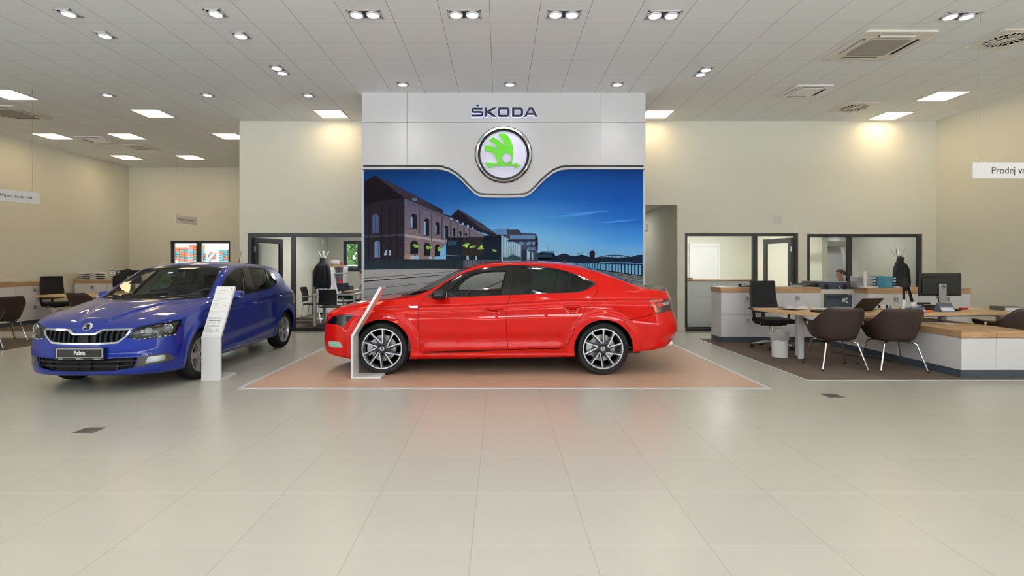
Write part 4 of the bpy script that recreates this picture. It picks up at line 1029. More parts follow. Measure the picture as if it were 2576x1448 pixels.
    wsh = lambda V, N, A: np.maximum.reduce([sb(V[:, 1])-V[:, 0], V[:, 0]-(2.04-.10*(V[:, 1]/.66)**2), V[:, 1]-(w1(V[:, 0])-.035), (iK-2)-A])
    rgl = lambda V, N, A: np.maximum.reduce([(3.60-.03*(V[:, 1]/.6)**2)-V[:, 0], V[:, 0]-(4.50-.10*(V[:, 1]/.7)**2), V[:, 1]-(w1(V[:, 0])-.045), (iK-2)-A])
    wind, S = split(S, wsh); rear, S = split(S, rgl)
    cowl, S = split(S, lambda V, N, A: np.maximum.reduce([sb(V[:, 1])-.09-V[:, 0], V[:, 0]-1.42, V[:, 1]-.77, (iK-2)-A]))
    # lamps
    def C6(P): return cr(P, 6.034, 810, 720)
    def C7(P): return cr(P, 5.569, 1400, 700)
    hl, S = split(S, side_poly(C6([(60, 560), (170, 455), (290, 432), (488, 428), (350, 600), (325, 632), (250, 590), (140, 575)]), -.5, .4))
    fog, S = split(S, side_poly(C6([(90, 830), (270, 845), (320, 935), (165, 930), (95, 905)]), -.5, .4))
    tl_f = side_poly(C7([(1270, 300), (1500, 296), (1625, 285), (1625, 440), (1590, 455), (1385, 495)]), -2)
    tl, S = split(S, lambda V, N, A: np.maximum(tl_f(V, N, A), 4.35-V[:, 0]))
    rf_f = side_poly(C7([(1450, 822), (1500, 808), (1680, 785), (1680, 845), (1510, 872)]), -2)
    rfl, S = split(S, lambda V, N, A: np.maximum(rf_f(V, N, A), 4.4-V[:, 0]))
    hl = largest(hl)
    fog = largest(fog)
    tl = largest(tl)
    rfl = largest(rfl)
    # grille at the nose
    gr, S = split(S, lambda V, N, A: np.maximum.reduce([V[:, 0]-.16, V[:, 1]-.46, .54-V[:, 2], V[:, 2]-.735]))
    gl, S = split(S, lambda V, N, A: np.maximum.reduce([V[:, 0]-.2, V[:, 1]-.52, .30-V[:, 2], V[:, 2]-.44]))
    # doors
    def C2(P): return cr(P, 2.6833, 800, 620)
    fd = side_poly(C2([(722, 340), (700, 365), (680, 400), (675, 500), (682, 600), (690, 700), (697, 724), (1000, 712), (1278, 699), (1282, 690), (1275, 600), (1268, 500), (1275, 400), (1300, 325)]))
    rd = side_poly(C2([(1300, 325), (1275, 400), (1268, 500), (1275, 600), (1282, 690), (1286, 699), (1450, 693), (1630, 692), (1660, 680), (1690, 650), (1720, 590), (1740, 530), (1850, 370), (1880, 312), (1890, 282), (1876, 250), (1820, 290), (1500, 322)]))
    g = .0026
    sill_strip = side_poly(C2([(712, 711), (1000, 702), (1640, 684), (1648, 690), (1000, 709), (705, 717)]))
    door_f, S = split(S, lambda V, N, A: fd(V, N, A)+g); S = split(S, lambda V, N, A: fd(V, N, A)-g)[1]
    door_r, S = split(S, lambda V, N, A: rd(V, N, A)+g); S = split(S, lambda V, N, A: rd(V, N, A)-g)[1]
    st_f, door_f = split(door_f, sill_strip); st_r, door_r = split(door_r, sill_strip)
    # bonnet, bumpers
    hood_f = lambda V, N, A: np.maximum.reduce([.10+.18*(V[:, 1]/.74)**3-V[:, 0], V[:, 0]-(sb(V[:, 1])-.09), V[:, 1]-spl([(0, .66), (.4, .72), (1.3, .79)], V[:, 0]), 112-A])
    hood, S = split(S, lambda V, N, A: hood_f(V, N, A)+g); S = split(S, lambda V, N, A: hood_f(V, N, A)-g)[1]
    rb_f = side_poly(C7([(945, 598), (1200, 545), (1390, 497), (1500, 475), (1760, 440), (1760, 1100), (1030, 1080), (1060, 1000), (1060, 850), (1000, 690)]), -2)
    rbm = lambda V, N, A: np.maximum(rb_f(V, N, A), 3.9-V[:, 0])
    rb, S = split(S, lambda V, N, A: rbm(V, N, A)+g); S = split(S, lambda V, N, A: rbm(V, N, A)-g)[1]
    dif, rb = split(rb, lambda V, N, A: np.maximum(side_poly(C7([(1490, 1000), (1560, 940), (1640, 868), (1700, 840), (1760, 880), (1700, 960), (1560, 1000)]), -2)(V, N, A), 4.4-V[:, 0]))
    boot_f = lambda V, N, A: np.maximum.reduce([4.505-.10*(V[:, 1]/.7)**2-V[:, 0], V[:, 1]-.72, .86-V[:, 2]])
    boot, S = split(S, lambda V, N, A: boot_f(V, N, A)+g); S = split(S, lambda V, N, A: boot_f(V, N, A)-g)[1]
    # ---- emit
    emit(S, 'body_shell', M_RED, car, 0)
    emit(hood, 'bonnet', M_RED, car, 0); emit(rb, 'rear_bumper', M_RED, car, 0); emit(boot, 'boot_lid', M_RED, car, 0)
    emit(cowl, 'wiper_cowl', M_TRIM, car, 0, off=-.012)
    emit(wind, 'windscreen', M_CGL, car, 0, flange=0, off=-.002); emit(rear, 'rear_window', M_CRIGHT, car, 0, flange=0, off=-.002)
    emit(gr, 'grille', M_GLOSSB, car, 0, off=-.01); emit(gl, 'lower_grille', M_TRIM, car, 0, off=-.02)
    for sd in (-1, 1):
        d = emit(door_f, 'door', M_RED, car, sd)
        emit(pane_f, 'window', M_CGL, d, sd, flange=0, off=-.004); emit(st_f, 'sill_strip', M_GLOSSB, d, sd, off=.004)
        d2 = emit(door_r, 'door', M_RED, car, sd)
        emit(pane_r, 'window', M_CTINT, d2, sd, flange=0, off=-.004); emit(st_r, 'sill_strip', M_GLOSSB, d2, sd, off=.004)
        emit(pane_q, 'quarter_window', M_CTINT, car, sd, flange=0, off=-.004)
        emit(band, 'window_trim', M_GLOSSB, car, sd, off=.002); emit(pil_a, 'door_pillar', M_GLOSSB, d, sd, off=.001); emit(pil_b, 'door_pillar', M_GLOSSB, d2, sd, off=.001)
        # handles
        for dd, s, z, w in ((d, X(1244, 6.56)-X0, Zp(777, 6.56), .925), (d2, X(1438.5, 6.57)-X0, Zp(771.5, 6.57), .93)):
            b = MB(); n = 12; P = []
            for i in range(n+1):
                t = -1+2*i/n; P.append((s+.112*t, sd*(w+.040-.026*abs(t)**4), z))
            b.tube(P, [.014+.010*(1-abs(-1+2*i/n)**2) for i in range(n+1)], 10, flat=.8)
            b.build('door_handle', M_RED, dd, smooth=60)
        # lamps
        h = emit(hl, 'headlamp', M_LENS, car, sd, flange=.0)
        emit(hl, 'lamp_housing', M_GLOSSB, h, sd, flange=.03, off=-.022)
        b = MB()
        for k, (s, z, w) in enumerate(((.20, .715, .73), (.33, .73, .80), (.27, .70, .77))): b.ball((s, sd*(w-.02), z), (.035, .03, .03))
        b.build('lamp_reflector', M_REFL, h)
        fg = emit(fog, 'fog_lamp', mat('fog_lens', (150, 196, 186), rough=.12, coat=1, noise=.02), car, sd, off=-.004)
        t = emit(tl, 'tail_lamp', M_TAILD, car, sd, off=.001)
        emit(split(tl, side_poly(C7([(1308, 322), (1490, 300), (1490, 318), (1370, 335), (1420, 470), (1392, 478)]), -2))[0], 'tail_lamp_band', mat('tail_lamp_lit', (226, 40, 16), rough=.15, coat=1, emit=.35, ecol=(255, 50, 16)), t, sd, off=.0035)
        emit(split(tl, side_poly(C7([(1480, 345), (1615, 322), (1615, 368), (1490, 385)]), -2))[0], 'reversing_lens', M_REFL, t, sd, off=.0035)
        emit(split(tl, side_poly(C7([(1400, 350), (1475, 340), (1485, 392), (1440, 410)]), -2))[0], 'tail_lamp_core', M_TAILR, t, sd, off=.0035)
        emit(rfl, 'rear_reflector', M_TAILR, car, sd, off=.002)
        # mirror
        s = X(1103, 6.42)-X0; z = Zp(742.5, 6.42)
        m = ellip('door_mirror', (s, sd*1.00, z), (.098, .095, .062), M_GLOSSB, car, 2.8, shear=(.10, 0))
        ellip('mirror_foot', (s+.01, sd*.90, z-.05), (.06, .06, .022), M_TRIM, m, 2.4)
        MB().box(s+.093, s+.099, sd*1.0-.06, sd*1.0+.05, z-.035, z+.035).build('mirror_glass', M_REFL, m, bevel=.01)
        # badge on the wing
        bs = X(1040, 6.58)-X0; bz = Zp(772.5, 6.58); wv = .904
        b = MB(); P = [(bs-.065, bz+.012), (bs+.055, bz+.014), (bs+.055, bz-.014), (bs-.045, bz-.012)]
        b.prism(P, sd*(wv+.010), sd*wv, 'y'); b.build('wing_badge', M_RIMS, car, bevel=.002)
        emit(dif, 'rear_diffuser', M_TRIM, car, sd, off=-.004, flange=.03)
        b = MB().tube([(4.52, sd*.70, .365), (4.695, sd*.70, .372)], .026, 14, flat=1.7); b.build('exhaust_tip', M_CHROME, car)
    # wheels
    for sd in (-1, 1):
        for ax in (WB0, WB1): wheel(car, ax, sd*(.905-.1175), .335, .235, .258, 'star', sd)
    # spoiler and antenna
    rows = []
    for i in range(25):
        t = -1+2*i/24; y = .66*t; sx = 4.745-.16*abs(t)**2.4; zz = 1.073-.012*t*t
        rows.append([(sx-.15, y, zz-.006), (sx-.06, y, zz+.014), (sx+.02, y, zz+.034-.012*t*t), (sx+.035, y, zz+.024-.012*t*t), (sx+.01, y, zz-.012), (sx-.06, y, zz-.02), (sx-.15, y, zz-.008)])
    MB().grid(rows).build('boot_spoiler', M_GLOSSB, car, smooth=40)
    MB().prism([(3.30, 1.448), (3.40, 1.440), (3.395, 1.49), (3.375, 1.492), (3.34, 1.462)], -.012, .012, 'y').build('roof_antenna', M_TRIM, car, bevel=.006)
    # underside, wheel housings, cabin
    MB().box(.50, 3.35, -.70, .70, .215, .30).build('underbody', M_WELL, car, bevel=.03)
    MB().box(4.02, 4.40, -.78, -.2, .255, .36).build('silencer', M_STEEL, car, smooth=0, bevel=.04)
    for ax in (WB0, WB1):
        for sd in (-1, 1):
            b = MB(); n = 22; rows = []
            for i in range(n+1):
                a = math.radians(-6+(192 if ax < 2 else 186)*i/n); rows.append([(ax+(RA+.012)*math.cos(a), sd*.885, .335+(RA+.012)*math.sin(a)), (ax+(RA+.012)*math.cos(a), sd*.55, .335+(RA+.012)*math.sin(a)), (ax+.05*math.cos(a), sd*.55, .335+.05*math.sin(a))])
            b.grid(rows).build('wheel_housing', M_WELL, car)
    cabin(car, M_DASH, 1.35, 4.25, .98, .84)
    liner(sp, car, M_TRIM, M_TRIM, [pf, pr, pq], wsh, rgl, 84, 40, WB1-.5)
    for sd in (-1, 1):
        seat(car, 2.62, sd*.37, .50); 
    rear_bench(car, 3.40, .52, 1.20)
    steering(car, 1.93, -.37, .90)
    return car
def X(px_, Y): return (px_-VX)/F*Y
def Zp(py_, Y): return EYE-(py_-VY)/F*Y
def cabin(car, m, s0, s1, zb, w):
    MB().box(s0-.1, s1, -w+.06, w-.06, .26, .33).build('cabin_floor', M_TRIM, car)
    P = smooth_poly([(s0-.35, zb-.06), (s0+.05, zb-.015), (s0+.28, zb-.02), (s0+.36, zb-.10), (s0+.32, zb-.30), (s0-.25, zb-.34)], 5)
    MB().prism(P, -w+.09, w-.09, 'y').build('dashboard', m, car, bevel=.02)
    MB().box(s0+.3, s1-1.3, -.10, .10, .32, .62).build('centre_console', m, car, bevel=.03)
def rear_bench(car, s, z, w):
    q = seat_profile(smooth_poly([(s-.40, z), (s-.38, z+.10), (s-.1, z+.10), (s+.08, z+.06), (s, z-.08), (s-.3, z-.08)], 4), w, .05, 'rear_seat', M_FAB, car, 0)
    seat_profile(smooth_poly([(s+.0, z+.06), (s+.08, z+.35), (s+.16, z+.56), (s+.24, z+.54), (s+.2, z+.2), (s+.12, z-.02)], 4), w, .05, 'backrest', M_FAB, q, 0)
    for y in (-.38, 0, .38):
        h = MB().prism(rrect(s+.15, s+.26, z+.58, z+.73, .04), y-.12, y+.12, 'y'); h.tube([(s+.2, y, z+.5), (s+.2, y, z+.6)], .008, 8); h.build('headrest', M_FAB, q, bevel=.025)
def liner(sp, car, m_low, m_up, holes, wsh, rgl, n1, n2, sw, zsplit=None, t=.03):
    """inner skin of the cabin with the same window openings"""
    S = car_surface(dict(sp, disp=lambda s, w, z: np.zeros_like(s), nu=(30, 110, 30)))
    s0, s1 = sp['cab']
    S = split(S, lambda V, N, A: np.maximum.reduce([s0-.06-V[:, 0], V[:, 0]-(s1+.1), .30-V[:, 2], np.minimum(V[:, 0]-sw, .80-V[:, 2])]))[0]
    for h in holes: S = split(S, lambda V, N, A, h=h: h(V, N, A)-.004)[1]
    S = split(S, lambda V, N, A: wsh(V, N, A)-.01)[1]; S = split(S, lambda V, N, A: rgl(V, N, A)-.01)[1]
    lo, hi = split(S, lambda V, N, A: V[:, 2]-(zsplit or .98))
    [emit(lo, 'door_card', m_low, car, sd, flange=0, off=-t, flip=True) for sd in (-1, 1)]; emit(hi, 'headliner', m_up, car, 0, flange=.01, off=-t, flip=True)
# ------------------------------------------------------------------ blue hatchback, nose toward the camera
def build_hatch():
    XC_, Y0 = -4.545, 5.60
    car = empty('car', (XC_, Y0, 0), PI/2, 'blue five-door hatchback facing the viewer on the tiled floor', 'car')
    WB0, WB1, RA = .83, 3.30, .345
    def zt(s): return spl([(0, .66), (.3, .75), (.5, .80), (.9, .85), (1.5, .882), (3.1, .932), (3.6, .945), (3.99, .93)], s)
    def disp(s, w, z):
        d = np.zeros_like(s); body = sstep(.7, 1.1, s)*(1-sstep(3.5, 3.8, s)); c = zt(s)
        d -= .014*np.exp(-((z-(c-.045))/.032)**2)*body; d += .004*np.exp(-((z-c)/.010)**2)*body
        dm = sstep(1.2, 1.4, s)*(1-sstep(2.75, 2.95, s)); zl = .325+.07*(s-1.3)
        d += .012*np.exp(-((z-(zl-.05))/.045)**2)*dm; d -= .012*np.exp(-((z-(zl+.06))/.06)**2)*dm
        for ax in (WB0, WB1):
            r = np.hypot(s-ax, z-.30); d += .016*(1-sstep(.39, .455, r))*sstep(.1, .2, z)
        # front air-intake shelf
        fr = 1-sstep(.25, .6, s)
        return d
    def zdisp(s, w, z):
        wc = .115+.36*np.clip(s-.08, 0, 2); f = sstep(.10, .25, s)*(1-sstep(.9, 1.02, s))
        return (.013*(1-sstep(wc-.025, wc+.012, w))-.006*np.exp(-((w-wc-.05)/.05)**2))*f
    def ring(f, r, a, b, W, Z, n=2.7, nr=3.0): return dict(f=f, r=r, a=a, b=b, W=W, Z=Z, n=n, nr=nr)
    sp = dict(rings=[
        ring(.12, 3.80, .5, .4, [(0, .76), (1.2, .72), (2.4, .72), (4, .74)], [(0, .195), (.6, .17), (1.4, .19), (2.7, .195), (3.3, .22), (4, .26)]),
        ring(.015, 3.92, .56, .45, [(0, .80), (.6, .80), (1.2, .79), (2.4, .80), (3.3, .81), (4, .80)], [(0, .215), (.6, .20), (1.4, .225), (2.7, .235), (3.3, .26), (4, .29)]),
        ring(.0, 3.97, .56, .45, [(0, .83), (.6, .83), (1.2, .825), (2.4, .835), (3.3, .84), (4, .82)], [(0, .30), (.6, .30), (1.4, .30), (3, .36), (4, .40)]),
        ring(.005, 3.992, .56, .42, [(0, .84), (.7, .846), (1.3, .850), (2.4, .864), (3.2, .866), (4, .84)], [(0, .45), (1.4, .48), (3, .54), (4, .58)]),
        ring(.02, 3.985, .54, .40, [(0, .83), (.7, .842), (1.3, .852), (2.4, .866), (3.2, .866), (4, .83)], [(0, .575), (1, .66), (3, .74), (4, .77)]),
        ring(.035, 3.955, .52, .38, [(0, .80), (.5, .815), (.9, .835), (1.3, .848), (2.4, .858), (3.2, .848), (4, .79)], [(0, .66), (.3, .75), (.5, .80), (.9, .85), (1.5, .882), (3.1, .932), (3.6, .945), (3.99, .93)]),
        ring(.065, 3.93, .50, .34, [(0, .74), (.3, .755), (.6, .775), (1.05, .80), (1.6, .822), (2.4, .832), (3.0, .81), (3.5, .75), (3.9, .68)],
             [(.06, .705), (.15, .74), (.3, .785), (.5, .83), (.8, .885), (1.05, .932), (1.3, .968), (1.9, .996), (2.25, 1.014), (2.7, 1.040), (3.2, 1.075), (3.6, 1.06), (3.93, .99)]),
        ], disp=disp, zdisp=zdisp, cab=(1.16, 3.74),
        K1w=[(1.0, .77), (1.2, .735), (1.5, .665), (1.85, .595), (2.1, .58), (2.6, .578), (3.1, .565), (3.45, .555), (3.62, .56), (3.75, .60), (3.9, .66)],
        K1z=[(1.0, .93), (1.2, .99), (1.5, 1.185), (1.85, 1.365), (2.1, 1.408), (2.6, 1.420), (3.1, 1.402), (3.45, 1.365), (3.60, 1.315), (3.75, 1.15), (3.9, 1.0)],
        K2z=[(.06, .705), (.10, .738), (.18, .785), (.3, .825), (.5, .88), (.8, .942), (1.0, .975), (1.06, .995), (1.4, 1.175), (1.85, 1.398), (2.1, 1.446), (2.5, 1.467), (3.0, 1.456), (3.4, 1.418), (3.60, 1.385), (3.66, 1.34), (3.78, 1.16), (3.88, 1.04), (3.93, .99)],
        crown=[(0, 2.4), (1.0, 2.4), (1.3, 2.2), (2.2, 2.4), (3.4, 2.4), (3.7, 2.6), (4, 2.6)], nu=(80, 280, 90))
    S = car_surface(sp)
    iT, iK = 119, 159
    def px(V):
        Xw, Yw = XC_+V[:, 1], Y0+V[:, 0]; return VX+F*Xw/Yw, VY+F*(EYE-V[:, 2])/Yw
    def C3(P): return [(90+x/5.99, 740+y/5.99) for x, y in P]
    def C4(P): return [(480+x/4.387, 640+y/4.387) for x, y in P]
    def poly(P, ext): 
        f = sdf_poly(P)
        return lambda V, N, A: np.maximum(f(*px(V))/200., ext(V, N, A))
    side = lambda V, N, A: .42-N[:, 1]
    front = lambda V, N, A: np.maximum(V[:, 0]-1.0, A-(iT+30))
    def sz(P, ext=side):
        f = sdf_poly(P); return lambda V, N, A: np.maximum(f(V[:, 0], V[:, 2]), ext(V, N, A))
    for ax in (WB0, WB1):
        S = split(S, lambda V, N, A, ax=ax: np.maximum(np.hypot(V[:, 0]-ax, V[:, 2]-.305)-RA, .25-V[:, 1]))[1]
    # side glass
    dlo = poly([(548, 744), (560, 712), (580, 681), (590, 674.3), (600, 671.3), (618, 669.3), (645, 670.5), (668, 673.5), (681, 686), (697.5, 709), (691, 719), (681, 725.5), (655, 731.5), (617, 739.5)], side)
    band, S = split(S, dlo)
    pf = poly([(562, 722), (580, 689), (589.4, 681), (598.5, 677.2), (607.6, 677.2), (611, 685.6), (616.2, 715), (617, 737), (587, 743), (562, 744)], side)
    pr = poly([(624.7, 673), (665.8, 674.8), (678.3, 723.4), (645, 731), (635, 708.4)], side)
    pq = poly([(669.5, 678), (694, 708.6), (692.5, 714), (682, 722.3)], side)
    pane_f, band = split(band, pf); pane_r, band = split(band, pr); pane_q, band = split(band, pq)
    w1 = lambda s: spl(sp['K1w'], s)
    sb = lambda w: 1.0+.22*(w/.7)**2
    wsh = lambda V, N, A: np.maximum.reduce([sb(V[:, 1])-V[:, 0], V[:, 0]-(1.90-.06*(V[:, 1]/.55)**2), V[:, 1]-(w1(V[:, 0])-.038), (iK-4)-A])
    rgl = lambda V, N, A: np.maximum.reduce([3.635-V[:, 0], V[:, 0]-3.86, V[:, 1]-(w1(V[:, 0])-.06), (iK-4)-A])
    wind, S = split(S, wsh); rear, S = split(S, rgl)
    wind, frit = split(wind, lambda V, N, A: wsh(V, N, A)+.022)
    cowl, S = split(S, lambda V, N, A: np.maximum.reduce([sb(V[:, 1])-.055-V[:, 0], V[:, 0]-1.22, V[:, 1]-.70, (iK-4)-A]))
    # face
    hlp = C3([(1495, 500), (1700, 455), (2000, 400), (2205, 372), (2205, 400), (2150, 520), (2112, 602), (1900, 645), (1640, 685), (1500, 672), (1375, 650), (1430, 590)])
    hl, S = split(S, poly(hlp, front))
    gp = C3([(-200, 520), (500, 520), (655, 528), (700, 588), (880, 588), (1010, 525), (1470, 514), (1360, 650), (1230, 742), (1000, 755), (700, 762), (-200, 762)])
    gpo, S = split(S, poly(gp, front))
    gin = sdf_poly(gp)
    gfr = lambda V, N, A: -(gin(*px(V))+4.6)/200.
    chrome, gpo = split(gpo, gfr)
    lg, S = split(S, poly(C3([(-200, 950), (700, 966), (1100, 968), (1540, 940), (1470, 1102), (1200, 1150), (800, 1168), (400, 1150), (-200, 1100)]), front))
    fp = C3([(1560, 935), (1900, 890), (2020, 895), (2112, 975), (1900, 1030), (1480, 1112)])
    fs, S = split(S, poly(fp, front))
    fl_, fs = split(fs, poly(C3([(1690, 942), (1955, 905), (1975, 930), (1975, 965), (1950, 1000), (1640, 1047)]), front))
    tl, S = split(S, sz([(3.62, .74), (3.60, .92), (3.74, .965), (4.2, .965), (4.2, .72), (3.85, .70)], lambda V, N, A: np.maximum(3.6-V[:, 0], .42-V[:, 1])))
    hl, gpo, lg, fs, fl_, tl = [largest(q) for q in (hl, gpo, lg, fs, fl_, tl)]
    fd = sz([(1.20, .93), (1.22, .6), (1.27, .29), (2.2, .265), (2.27, .29), (2.26, .7), (2.31, 1.03), (1.30, .99)])
    rd = sz([(2.31, 1.03), (2.26, .7), (2.27, .29), (2.72, .275), (2.80, .36), (2.86, .45), (2.99, .68), (3.10, .83), (3.12, .93), (3.08, 1.08), (2.9, 1.07)])
    g = .0026
    door_f, S = split(S, lambda V, N, A: fd(V, N, A)+g); S = split(S, lambda V, N, A: fd(V, N, A)-g)[1]
    door_r, S = split(S, lambda V, N, A: rd(V, N, A)+g); S = split(S, lambda V, N, A: rd(V, N, A)-g)[1]
    zlow = lambda w: spl([(0, .60), (.45, .60), (.55, .70), (.8, .74)], w)
    hood_f = lambda V, N, A: np.maximum.reduce([V[:, 1]-spl([(0, .62), (.3, .685), (.5, .715), (1.1, .762)], V[:, 0]), V[:, 0]-(sb(V[:, 1])-.055), (iT-13)-A, zlow(V[:, 1])-V[:, 2]])
    hood, S = split(S, lambda V, N, A: hood_f(V, N, A)+g); S = split(S, lambda V, N, A: hood_f(V, N, A)-g)[1]
    bm = lambda V, N, A: np.maximum.reduce([V[:, 0]-.44, A-(iT-14), V[:, 2]-spl([(0, .70), (.3, .70), (.44, .72)], V[:, 0])])
    bump, S = split(S, lambda V, N, A: bm(V, N, A)+g); S = split(S, lambda V, N, A: bm(V, N, A)-g)[1]
    emit(S, 'body_shell', M_BLUE, car, 0); emit(hood, 'bonnet', M_BLUE, car, 0); emit(bump, 'front_bumper', M_BLUE, car, 0)
    emit(cowl, 'wiper_cowl', M_TRIM, car, 0, off=-.01); emit(wind, 'windscreen', M_CGL, car, 0, flange=0, off=-.002)
    emit(frit, 'windscreen_border', M_GLOSSB, car, 0, flange=.004, off=-.002); emit(rear, 'rear_window', M_CTINT, car, 0, flange=0, off=-.002)
    gr = emit(gpo, 'grille', M_TRIM, car, 0, off=-.055, flange=0)
    emit(chrome, 'grille_surround', M_CHROME, car, 0, off=.004, flange=.05)
    fin = split(gpo, lambda V, N, A: np.abs(((V[:, 1]+.029)/.058) % 1-.5)*.058-.0115)[0]
    emit(fin, 'grille_slat', mat('grille_fin', (20, 23, 30), rough=.45, spec=.25, noise=.04), gr, 0, off=-.012, flange=.045)
    l = emit(lg, 'lower_grille', M_WELL, car, 0, off=-.05, flange=0)
    fin = split(lg, lambda V, N, A: np.minimum(np.abs(((V[:, 2]-.23)/.052) % 1-.5)*.052-.006, np.abs((V[:, 1]/.145) % 1-.5)*.145-.004))[0]
    emit(fin, 'intake_lattice', M_TRIM, l, 0, off=-.018, flange=.03)
    for sd in (-1, 1):
        d = emit(door_f, 'door', M_BLUE, car, sd); emit(pane_f, 'window', M_CGL, d, sd, flange=0, off=-.004)
        d2 = emit(door_r, 'door', M_BLUE, car, sd); emit(pane_r, 'window', M_CTINT, d2, sd, flange=0, off=-.004)
        emit(pane_q, 'quarter_window', M_CTINT, car, sd, flange=0, off=-.004); emit(band, 'window_trim', M_GLOSSB, car, sd, off=.002)
        for dd, s, z in ((d, 2.06, .845), (d2, 2.96, .895)):
            b = MB(); n = 10
            P = [(s+.095*(-1+2*i/n), sd*(.858+.036-.024*abs(-1+2*i/n)**4), z) for i in range(n+1)]
            b.tube(P, [.013+.010*(1-abs(-1+2*i/n)**2) for i in range(n+1)], 10, flat=.8); b.build('door_handle', M_BLUE, dd, smooth=60)
        h = emit(hl, 'headlamp', M_LENS, car, sd, flange=0)
        emit(hl, 'lamp_housing', mat('lamp_housing_dark', (44, 42, 38), rough=.35, noise=.05), h, sd, flange=.05, off=-.045)
        def spot_at(x, y, dep):
            """point on the lamp where the photo shows it, sunk by dep"""
            qx, qy = 90+x/5.99, 740+y/5.99; used = np.unique(hl.F); PX, PY = px(hl.V[used]); k = used[np.argmin((PX-qx)**2+(PY-qy)**2)]
            return hl.V[k]-hl.N[k]*dep, hl.N[k]
        p, n_ = spot_at(1985, 515, .012); q = (p[0]+.014, sd*p[1], p[2]); dr = Vector((-.93, sd*-.30 if False else sd*.30, 0)).normalized()
        Mx = Matrix.Translation(q) @ dr.to_track_quat('Z', 'Y').to_matrix().to_4x4()
        MB().lathe([(.050, -.03), (.052, .004), (.046, .008), (.041, .002)], 28, cap=False).xf(Mx).build('lamp_ring', M_REFL, h)
        MB().ball((0, 0, -.016), (.041, .041, .026), 20, 12).xf(Mx).build('projector_lens', mat('projector_glass', (120, 128, 132), rough=.05, coat=1, noise=.02), h)
        p, n_ = spot_at(1690, 545, .020); q = (p[0]+.012, sd*p[1], p[2])
        Mx = Matrix.Translation(q) @ dr.to_track_quat('Z', 'Y').to_matrix().to_4x4()
        b = MB().lathe([(.040, .006), (.034, -.008), (.020, -.022), (0, -.026)], 20).box(-.075, -.045, -.022, .012, -.012, .004).box(.05, .085, -.03, .0, -.012, .002).prism([(-.06, -.05), (.03, -.05), (.02, -.035), (-.05, -.035)], -.01, .004, 'z')
        b.xf(Mx).build('lamp_reflector', mat('lamp_chrome', (120, 122, 120), rough=.22, metal=1, noise=.05), h)
        b = MB()
        for k in range(9):
            t = k/8; p, n_ = spot_at(1480+t*620, 662-20*t-t*t*38+(16 if k < 3 else 0), .010); b.ball((p[0], sd*p[1], p[2]), (.017, .017, .010), 10, 6)
        b.build('daytime_running_lights', M_REFL, h)
        f_ = emit(fs, 'fog_lamp_surround', mat('fog_surround_grey', (70, 66, 62), rough=.5, noise=.04), car, sd, off=-.006, flange=.02)
        fg = emit(fl_, 'fog_lamp', M_LENS, car, sd, flange=0, off=-.004)
        emit(fl_, 'lamp_reflector', mat('fog_reflector', (226, 228, 232), rough=.25, metal=.9, bump=.8, bscale=90), fg, sd, flange=.03, off=-.02)
        emit(tl, 'tail_lamp', M_TAILR, car, sd, off=.001)
        m = ellip('door_mirror', (1.53, sd*.915, 1.0), (.066, .078, .060), M_BLUE, car, 2.8, shear=(.12, 0))
        ellip('mirror_base', (1.54, sd*.87, .955), (.05, .07, .022), M_TRIM, m, 2.4)
        ellip('turn_signal', (1.475, sd*.965, .985), (.024, .03, .011), M_REFL, m, 2.4)
        MB().box(1.588, 1.594, sd*.915-.06, sd*.915+.06, .955, 1.045).build('mirror_glass', M_REFL, m, bevel=.01)
    for sd in (-1, 1):
        for ax in (WB0, WB1): wheel(car, ax, sd*(.832-.0975), .302, .195, .212, 'five', sd)
        for ax in (WB0, WB1):
            b = MB(); n = 22; rows = []
            for i in range(n+1):
                a = math.radians(-6+190*i/n); rows.append([(ax+(RA+.012)*math.cos(a), sd*.80, .305+(RA+.012)*math.sin(a)), (ax+(RA+.012)*math.cos(a), sd*.50, .305+(RA+.012)*math.sin(a)), (ax+.05*math.cos(a), sd*.50, .305+.05*math.sin(a))])
            b.grid(rows).build('wheel_housing', M_WELL, car)
    MB().box(.30, 3.6, -.62, .62, .18, .28).build('underbody', M_WELL, car, bevel=.03)
    # badge on the bonnet lip
    Mb = Matrix.Translation((.088, 0, .728)) @ Matrix.Rotation(math.radians(-90), 4, 'Z') @ Matrix.Rotation(math.radians(-32), 4, 'X')
    badge(.052, car, 'badge', .008, M=Mb)
    # number plate
    ML = lambda x, z: Matrix.Translation((x, 0, z)) @ Matrix.Rotation(-PI/2, 4, 'Z')
    zc = .455; xp = -.030
    pl = MB().prism(rrect(-.262, .262, zc-.068, zc+.066, .008), 0, .022, 'y').xf(ML(xp, 0)).build('number_plate', M_BLACK, car, smooth=0)
    b = MB(); x_, z0, z1, t = .248, zc-.044, zc+.054, .005
    b.box(-x_, x_, -.003, 0, z1-t, z1).box(-x_, x_, -.003, 0, z0, z0+t).box(-x_, -x_+t, -.003, 0, z0, z1).box(x_-t, x_, -.003, 0, z0, z1)
    MW = mat('white_print', (232, 234, 236), rough=.5, noise=.01)
    b.xf(ML(xp, 0)).build('plate_border', MW, pl, smooth=0)
    text_mesh('Fabia', .062, .003, 'lettering', MW, pl, bold=.0012, M=ML(xp-.0015, zc+.006))
    text_mesh('ŠKODA', .0125, .002, 'lettering', MW, pl, M=ML(xp-.001, zc-.056) @ Matrix.Translation((-.205, 0, 0)))
    text_mesh('AGROTEC a.s.', .0125, .002, 'lettering', MW, pl, M=ML(xp-.001, zc-.056))
    text_mesh('www.agrotec.cz', .0125, .002, 'lettering', MW, pl, M=ML(xp-.001, zc-.056) @ Matrix.Translation((.19, 0, 0)))
